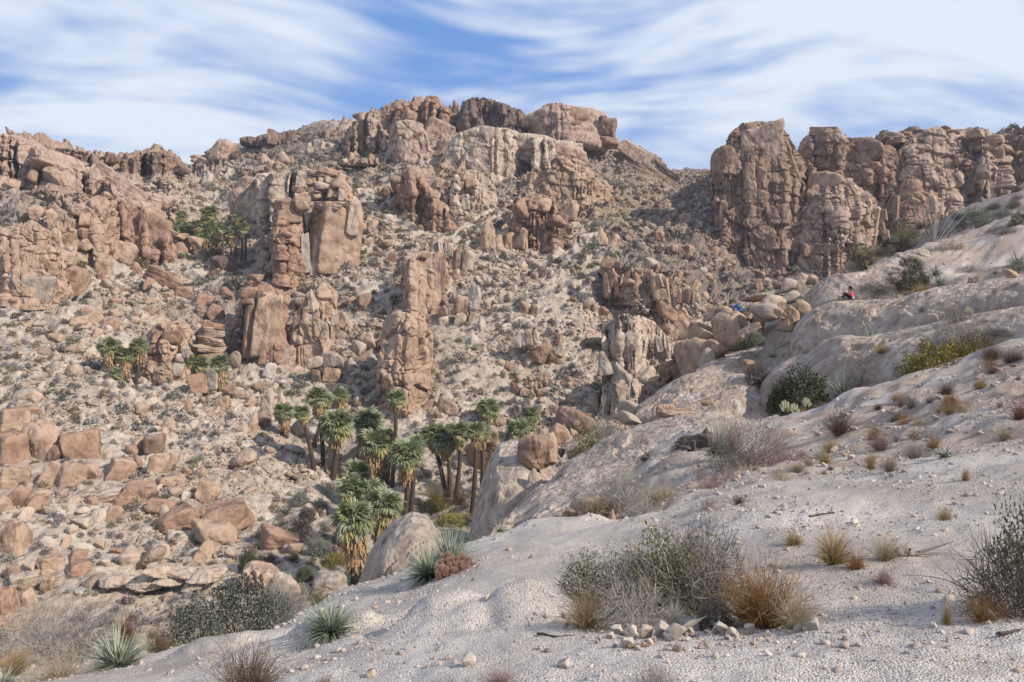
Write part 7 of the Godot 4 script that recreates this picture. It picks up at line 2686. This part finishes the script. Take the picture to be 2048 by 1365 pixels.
func wood(called: String, pts: Array, r: float, mat: String, label: String) -> void:
	clear_buf()
	var base := hit(pts[0].x, pts[0].y, "near")
	var line: Array = []
	for i in pts.size():
		var p := hit(pts[i].x, pts[i].y, "near")
		if absf(p.z - base.z) > 1.2:
			p = P(pts[i].x, pts[i].y, -base.z)
		p = p - base + Vector3(0, r * 0.6 + pts[i].z * 0.5, 0)
		if i > 0:
			for k in 3:
				line.append(line[-1].lerp(p, 1.0 / (3 - k)) + rnd_dir(rng) * r * 0.7)
		else:
			line.append(p)
	for i in line.size() - 1:
		var t0 := float(i) / (line.size() - 1)
		var t1 := float(i + 1) / (line.size() - 1)
		var r0 := r * (1.0 - 0.55 * t0) * (0.15 if i == 0 else 1.0)
		var r1 := r * (1.0 - 0.55 * t1) * (0.1 if i == line.size() - 2 else 1.0)
		if i == 0:
			tube(line[0] - (line[1] - line[0]) * 0.06, line[0], r * 0.1, r, Color(0.9, 0.9, 0.9), 7)
			r0 = r
		tube(line[i], line[i + 1], r0, r1, Color(0.9, 0.88, 0.86), 7)
		if i % 2 == 1 and r > 0.011:
			var dv: Vector3 = (line[i + 1] - line[i]).normalized() + rnd_dir(rng) * 1.1
			dv.y = absf(dv.y) * 0.5
			tube(line[i], line[i] + dv.normalized() * r * rng.randf_range(4.0, 9.0), r * 0.4, r * 0.1, Color(0.8, 0.78, 0.76), 5)
	var m := put(called, take(), mats[mat], null, Transform3D(Basis(), base))
	tag(m, label, "wood")


# ------------------------------------------------------------------ people
# surface nets over tapered capsules [a, b, ra, rb]
func body_mesh(caps: Array, cell: float, grow := 0.0, blend := 0.03) -> ArrayMesh:
	var lo := Vector3(99, 99, 99)
	var hi := -lo
	for c in caps:
		var r: float = maxf(c[2], c[3]) + grow + cell * 2.5
		lo = lo.min(c[0] - Vector3.ONE * r).min(c[1] - Vector3.ONE * r)
		hi = hi.max(c[0] + Vector3.ONE * r).max(c[1] + Vector3.ONE * r)
	var nx := int((hi.x - lo.x) / cell) + 1
	var ny := int((hi.y - lo.y) / cell) + 1
	var nz := int((hi.z - lo.z) / cell) + 1
	var f := PackedFloat32Array()
	f.resize(nx * ny * nz)
	for z in nz:
		for y in ny:
			for x in nx:
				var p := lo + Vector3(x, y, z) * cell
				var s := 0.0
				for c in caps:
					var a: Vector3 = c[0]
					var ab: Vector3 = c[1] - a
					var t := clampf((p - a).dot(ab) / maxf(ab.length_squared(), 1e-9), 0.0, 1.0)
					var q: float = (p - a - ab * t).length() - lerpf(c[2], c[3], t) - grow
					s += exp(-clampf(q / blend, -12.0, 12.0))
				f[(z * ny + y) * nx + x] = -blend * log(maxf(s, 1e-9))
	var at := {}
	var v := PackedVector3Array()
	var n := PackedVector3Array()
	var off := [0, 1, nx, nx + 1, nx * ny, nx * ny + 1, nx * ny + nx, nx * ny + nx + 1]
	var edges := [[0, 1], [2, 3], [4, 5], [6, 7], [0, 2], [1, 3], [4, 6], [5, 7], [0, 4], [1, 5], [2, 6], [3, 7]]
	for z in nz - 1:
		for y in ny - 1:
			for x in nx - 1:
				var i := (z * ny + y) * nx + x
				var neg := 0
				for k in 8:
					if f[i + off[k]] < 0.0:
						neg += 1
				if neg == 0 or neg == 8:
					continue
				var sum := Vector3.ZERO
				var m := 0
				for e in edges:
					var a: float = f[i + off[e[0]]]
					var b: float = f[i + off[e[1]]]
					if (a < 0.0) != (b < 0.0):
						var t := a / (a - b)
						var pa := Vector3(e[0] & 1, (e[0] >> 1) & 1, e[0] >> 2)
						var pb := Vector3(e[1] & 1, (e[1] >> 1) & 1, e[1] >> 2)
						sum += pa.lerp(pb, t)
						m += 1
				at[i] = v.size()
				v.append(lo + (Vector3(x, y, z) + sum / m) * cell)
				n.append(Vector3(f[i + 1] - f[i], f[i + nx] - f[i], f[i + nx * ny] - f[i]).normalized())
	var idx := PackedInt32Array()
	var ax := [[1, nx, nx * ny], [nx, nx * ny, 1], [nx * ny, 1, nx]]
	for i in at.keys():
		for a in ax:
			var j: int = i + a[0]
			if (f[i] < 0.0) == (f[j] < 0.0):
				continue
			var p0: int = i
			var p1: int = i - a[1]
			var p2: int = i - a[1] - a[2]
			var p3: int = i - a[2]
			if not (at.has(p1) and at.has(p2) and at.has(p3)):
				continue
			if f[i] < 0.0:
				idx.append_array(PackedInt32Array([at[p0], at[p2], at[p1], at[p0], at[p3], at[p2]]))
			else:
				idx.append_array(PackedInt32Array([at[p0], at[p1], at[p2], at[p0], at[p2], at[p3]]))
	for i in range(0, idx.size(), 3):
		var a := v[idx[i]]
		if (v[idx[i + 1]] - a).cross(v[idx[i + 2]] - a).dot(n[idx[i]] + n[idx[i + 1]] + n[idx[i + 2]]) > 0.0:
			var x := idx[i + 1]
			idx[i + 1] = idx[i + 2]
			idx[i + 2] = x
	return mesh_of(v, n, PackedColorArray(), idx)


func build_people() -> void:
	# a woman sitting with drawn-up knees, facing left (-x), arms on her knees
	var seat := hit(1702, 600, "near")
	var o := thing("person", seat)
	o.rotation.y = deg_to_rad(-6)
	tag(o, "person in a pink top and black leggings sitting with knees drawn up", "person")
	var hip := Vector3(0.05, 0.11, 0)
	var chest := Vector3(0.02, 0.42, 0)
	var neck := Vector3(-0.03, 0.60, 0)
	var head := Vector3(-0.06, 0.74, 0)
	var skin: Array = [[hip, chest, 0.115, 0.10], [chest, neck, 0.10, 0.05], [neck, head, 0.045, 0.06], [head + Vector3(0, -0.03, 0), head + Vector3(0.01, 0.05, 0), 0.075, 0.085], [head + Vector3(-0.075, -0.03, 0), head + Vector3(-0.09, -0.035, 0), 0.012, 0.012]]
	var legs: Array = [[hip + Vector3(0, 0.02, 0), hip, 0.125, 0.12]]
	var shoes: Array = []
	var top: Array = [[hip + Vector3(0, 0.08, 0), chest, 0.118, 0.108], [chest, neck + Vector3(0, -0.06, 0), 0.10, 0.06]]
	for s in [-1.0, 1.0]:
		var h := hip + Vector3(-0.03, 0.0, 0.08 * s)
		var knee := Vector3(-0.36, 0.40 + 0.02 * s, 0.09 * s)
		var ank := Vector3(-0.52 - 0.03 * s, 0.07, 0.09 * s)
		legs.append([h, knee, 0.082, 0.058])
		legs.append([knee, ank, 0.055, 0.038])
		skin.append([h, knee, 0.075, 0.05])
		skin.append([knee, ank, 0.048, 0.034])
		skin.append([ank, ank + Vector3(-0.16, -0.03, 0), 0.036, 0.028])
		shoes.append([ank + Vector3(0.03, -0.03, 0), ank + Vector3(-0.17, -0.035, 0), 0.042, 0.036])
		var sh := neck + Vector3(0.03, -0.05, 0.15 * s)
		var el := Vector3(-0.17, 0.37, 0.19 * s)
		var wr := Vector3(-0.37, 0.45, 0.07 * s)
		skin.append([chest + Vector3(0, 0.1, 0.06 * s), sh, 0.07, 0.05])
		skin.append([sh, el, 0.046, 0.036])
		skin.append([el, wr, 0.034, 0.025])
		skin.append([wr, wr + Vector3(-0.08, -0.01, -0.03 * s), 0.024, 0.022])
		for k in 5:
			skin.append([wr + Vector3(-0.07, -0.012, (-0.02 + k * 0.011) * s), wr + Vector3(-0.12 + absf(k - 2) * 0.01, -0.05, (-0.03 + k * 0.015) * s), 0.009, 0.007])
		top.append([chest + Vector3(0, 0.06, 0.05 * s), sh + Vector3(0, -0.01, -0.03 * s), 0.07, 0.04])
	put("body", body_mesh(skin, 0.016, 0.0, 0.012), mats["skin"], o)
	put("leggings", body_mesh(legs, 0.018, 0.006, 0.014), mats["black_cloth"], o)
	put("top", body_mesh(top, 0.018, 0.012, 0.014), mats["pink_cloth"], o)
	put("jacket_round_waist", body_mesh([[hip + Vector3(0.05, 0.03, 0), hip + Vector3(0.03, -0.03, 0.1), 0.11, 0.09], [hip + Vector3(0.05, 0.03, 0), hip + Vector3(0.03, -0.03, -0.1), 0.11, 0.09]], 0.02, 0.012, 0.014), mats["grey_cloth"], o)
	put("shoes", body_mesh(shoes, 0.016, 0.004, 0.012), mats["shoe"], o)
	put("hair", body_mesh([[head + Vector3(0.02, 0.02, 0), head + Vector3(0.02, 0.06, 0), 0.09, 0.085], [head + Vector3(0.06, 0.0, 0), neck + Vector3(0.10, -0.10, 0.03), 0.06, 0.03]], 0.016, 0.006, 0.014), mats["hair"], o)
	# a walker bent forward among the boulders, seen from behind
	var at := P(1479, 622, 52.2)
	var w := thing("person", at)
	tag(w, "person in a blue shirt bending away among the orange boulders", "person")
	var pel := Vector3(0, 0.0, 0.0)
	var ch := Vector3(0.0, 0.34, -0.28)
	var nk2 := Vector3(0, 0.38, -0.42)
	var body: Array = [[pel, ch, 0.15, 0.16], [ch, nk2, 0.13, 0.06], [nk2, Vector3(0, 0.36, -0.56), 0.07, 0.10]]
	var shirt: Array = [[pel + Vector3(0, 0.05, 0), ch, 0.165, 0.18], [ch, nk2, 0.15, 0.08]]
	var trousers: Array = [[pel, pel + Vector3(0, -0.05, 0), 0.16, 0.15]]
	for s in [-1.0, 1.0]:
		var sh := ch + Vector3(0.19 * s, 0.04, -0.05)
		var el := sh + Vector3(0.13 * s, -0.24, -0.02)
		var wr := el + Vector3(-0.01 * s, -0.24, -0.10)
		body.append([sh, el, 0.055, 0.042])
		body.append([el, wr, 0.04, 0.028])
		shirt.append([ch + Vector3(0.1 * s, 0.02, 0), sh, 0.12, 0.07])
		shirt.append([sh, el, 0.07, 0.06])
		for k in 5:
			body.append([wr, wr + Vector3((k - 2) * 0.016, -0.12 + absf(k - 2) * 0.012, -0.02), 0.018, 0.009])
		body.append([pel + Vector3(0.09 * s, 0, 0), Vector3(0.12 * s, -0.42, -0.12), 0.09, 0.06])
		body.append([Vector3(0.12 * s, -0.42, -0.12), Vector3(0.12 * s, -0.80, 0.04), 0.058, 0.04])
		trousers.append([pel + Vector3(0.09 * s, 0, 0), Vector3(0.12 * s, -0.42, -0.12), 0.10, 0.075])
		trousers.append([Vector3(0.12 * s, -0.42, -0.12), Vector3(0.12 * s, -0.80, 0.04), 0.07, 0.055])
	put("body", body_mesh(body, 0.022, 0.0, 0.014), mats["skin"], w)
	put("shirt", body_mesh(shirt, 0.022, 0.008, 0.016), mats["blue_cloth"], w)
	put("trousers", body_mesh(trousers, 0.022, 0.008, 0.016), mats["black_cloth"], w)
	put("hair", body_mesh([[Vector3(0, 0.40, -0.53), Vector3(0, 0.40, -0.58), 0.10, 0.09]], 0.022, 0.004, 0.016), mats["hair"], w)
	var bp := thing("backpack", at + Vector3(0, 0.22, 0.06))
	tag(bp, "dark backpack with pale green stripes on the bending walker", "backpack")
	put("pack_bag", body_mesh([[Vector3(0, 0.0, 0.03), Vector3(0, 0.22, -0.16), 0.115, 0.11], [Vector3(0.06, 0.02, 0.03), Vector3(0.06, 0.2, -0.15), 0.09, 0.08], [Vector3(-0.06, 0.02, 0.03), Vector3(-0.06, 0.2, -0.15), 0.09, 0.08]], 0.022, 0.0, 0.014), mats["pack"], bp)
	for s in [-1.0, 1.0]:
		put("stripe", body_mesh([[Vector3(0.075 * s, 0.03, 0.115), Vector3(0.075 * s, 0.25, -0.05), 0.02, 0.02]], 0.012, 0.0, 0.01), mats["pack_trim"], bp)


# ------------------------------------------------------------------ countless small things
func far_spot(g: RandomNumberGenerator, cum: PackedFloat32Array, cells: PackedInt32Array) -> int:
	return cells[mini(cum.bsearch(g.randf() * cum[cum.size() - 1]), cells.size() - 1)]


func multi(called: String, mesh: Mesh, mat: Material, xs: Array, cols: Array, label: String) -> void:
	var mm := MultiMesh.new()
	mm.transform_format = MultiMesh.TRANSFORM_3D
	mm.use_colors = cols.size() > 0
	mm.mesh = mesh
	mm.instance_count = xs.size()
	for i in xs.size():
		mm.set_instance_transform(i, xs[i])
		if cols.size() > 0:
			mm.set_instance_color(i, cols[i])
	var o := MultiMeshInstance3D.new()
	o.name = numbered(called)
	o.multimesh = mm
	o.material_override = mat
	o.set_meta("kind", "stuff")
	o.set_meta("label", label)
	add_child(o, true)


func scatter_far() -> void:
	var g := RandomNumberGenerator.new()
	g.seed = 555
	# cells weighted by their true area, kept to those in or near the frame
	var cum := PackedFloat32Array()
	var cells := PackedInt32Array()
	var total := 0.0
	var clump := noise(61, 0.05, 3)
	var brush := noise(62, 0.03, 3)
	for r in far_rows - 26:
		for c in range(30, far_cols - 40):
			var i := r * far_cols + c
			var a := (far_v[i + 1] - far_v[i]).cross(far_v[i + far_cols] - far_v[i]).length()
			var z := -far_v[i].z
			total += a * clampf(130.0 / z, 0.3, 2.2)
			cum.append(total)
			cells.append(i)
	var stones: Array = [[], [], [], [], [], []]
	var scol: Array = [[], [], [], [], [], []]
	for n in 230000:
		var i := far_spot(g, cum, cells)
		var p: Vector3 = far_v[i] + (far_v[i + 1] - far_v[i]) * g.randf() + (far_v[i + far_cols] - far_v[i]) * g.randf()
		var k := clump.get_noise_3dv(p)
		var q := to_px(p)
		if q.y > 960 and q.x > 640 and g.randf() < 0.7:
			continue
		if g.randf() > 0.46 + k * 2.6 or g.randf() < far_cliff[i] * 0.6:
			continue
		var s := 0.27 * pow(g.randf(), -0.42) * clampf(-p.z / 110.0, 0.6, 2.0)
		s = minf(s, 2.6) * (1.0 + 0.6 * maxf(k, 0))
		var b := Basis(rnd_dir(g), g.randf() * TAU) * Basis.from_scale(Vector3(s, s * g.randf_range(0.5, 0.95), s * g.randf_range(0.7, 1.2)))
		var v := g.randi() % 6
		stones[v].append(Transform3D(b, p - Vector3(0, s * 0.25, 0)))
		var base: Color = far_col[i]
		var t := g.randf()
		var c := base.lerp(Color(0.39, 0.285, 0.21), 0.6) if t < 0.45 else (base.lerp(Color(0.45, 0.385, 0.33), 0.6) if t < 0.75 else base.lerp(Color(0.29, 0.20, 0.155), 0.6))
		if base.r < 0.22:
			c = base.lerp(c, 0.35)
		c = c * g.randf_range(0.75, 1.2)
		c.a = 1.0
		scol[v].append(c)
	var sm: StandardMaterial3D = mats["far_ground"].duplicate()
	for v in 6:
		multi("rock_rubble", rocks_m["rubble"][0][v], sm, stones[v], scol[v], "countless fallen stones strewn over the canyon slopes")
	# scrub
	var kinds := ["far_grey", "far_green", "far_straw", "far_purple", "far_olive", "pink_twig"]
	var share := [0.30, 0.22, 0.12, 0.16, 0.12, 0.08]
	var named := 0
	for kk in kinds.size():
		var xs: Array = []
		var big: Array = []
		for n in int(25000 * share[kk]):
			var i := far_spot(g, cum, cells)
			var p: Vector3 = far_v[i] + (far_v[i + 1] - far_v[i]) * g.randf() + (far_v[i + far_cols] - far_v[i]) * g.randf()
			var k := brush.get_noise_3dv(p + Vector3(kk * 40, 0, 0))
			if g.randf() > 0.5 + k * 2.2 or g.randf() < far_cliff[i] * 0.85 or i > (far_rows - 45) * far_cols and g.randf() < 0.85:
				continue
			var s := g.randf_range(0.45, 1.3) * clampf(-p.z / 110.0, 0.75, 1.7)
			if g.randf() < 0.06:
				s *= 1.7
			var xf := Transform3D(Basis(Vector3.UP, g.randf() * TAU) * Basis.from_scale(Vector3(s * 1.15, s * 0.72, s * 1.15)), p)
			var q := to_px(p)
			var px := s * F / -p.z
			if px > 17.0 and q.x > 0 and q.x < 1300 and q.y < 1240 and q.y > 380:
				big.append([xf, q, px])
			else:
				xs.append(xf)
		big.sort_custom(func(a, b): return a[2] > b[2])
		var m := plant_mesh("far", kk % 3)
		for j in big.size():
			if j < 42:
				var e: Array = big[j]
				var node := put("scrub_bush", m, mats[kinds[kk]], null, e[0])
				var cw: String = ["grey", "grey-green", "straw-coloured", "dark", "olive", "purplish"][kk]
				auto_label(node, e[1].x, e[1].y, "low " + cw + " scrub bush", "bush", "scrub bushes on the canyon slopes")
			else:
				xs.append(big[j][0])
		multi("desert_scrub", m, mats[kinds[kk]], xs, [], "countless low scrub dotting the canyon slopes")


func scatter_near() -> void:
	var g := RandomNumberGenerator.new()
	g.seed = 777
	var cum := PackedFloat32Array()
	var cells := PackedInt32Array()
	var total := 0.0
	for r in range(14, near_rows - 30):
		for c in range(40, near_cols - 60):
			var i := r * near_cols + c
			var a := (near_v[i + 1] - near_v[i]).cross(near_v[i + near_cols] - near_v[i]).length()
			var z := -near_v[i].z
			total += a / (z * z) * (1.9 if z > 11.0 else 1.2)
			cum.append(total)
			cells.append(i)
	var xs: Array = [[], [], [], [], [], []]
	var cs: Array = [[], [], [], [], [], []]
	var patch := noise(71, 0.5, 3)
	for n in 230000:
		var i := far_spot(g, cum, cells)
		var p: Vector3 = near_v[i] + (near_v[i + 1] - near_v[i]) * g.randf() + (near_v[i + near_cols] - near_v[i]) * g.randf()
		var k := patch.get_noise_3dv(p)
		var z := -p.z
		if g.randf() > 0.42 + k * 1.5:
			continue
		var s := 0.0045 * pow(g.randf(), -0.42) * clampf(z / 3.5, 0.8, 5.0)
		s = minf(s, 0.03 + 0.006 * z)
		var b := Basis(rnd_dir(g), g.randf() * TAU) * Basis.from_scale(Vector3(s, s * 0.7, s))
		var v := g.randi() % 6
		xs[v].append(Transform3D(b, p - Vector3(0, s * 0.2, 0)))
		var t := g.randf()
		var c := Color(0.42, 0.36, 0.315) if t < 0.6 else (Color(0.48, 0.43, 0.39) if t < 0.8 else Color(0.31, 0.24, 0.195))
		c = c * g.randf_range(0.8, 1.15)
		c.a = 1.0
		cs[v].append(c)
	var pm := StandardMaterial3D.new()
	pm.vertex_color_use_as_albedo = true
	pm.roughness = 0.95
	pm.metallic_specular = 0.2
	for v in 6:
		multi("loose_gravel", rocks_m["rubble"][0][v], pm, xs[v], cs[v], "loose granite gravel scattered over the near ground")
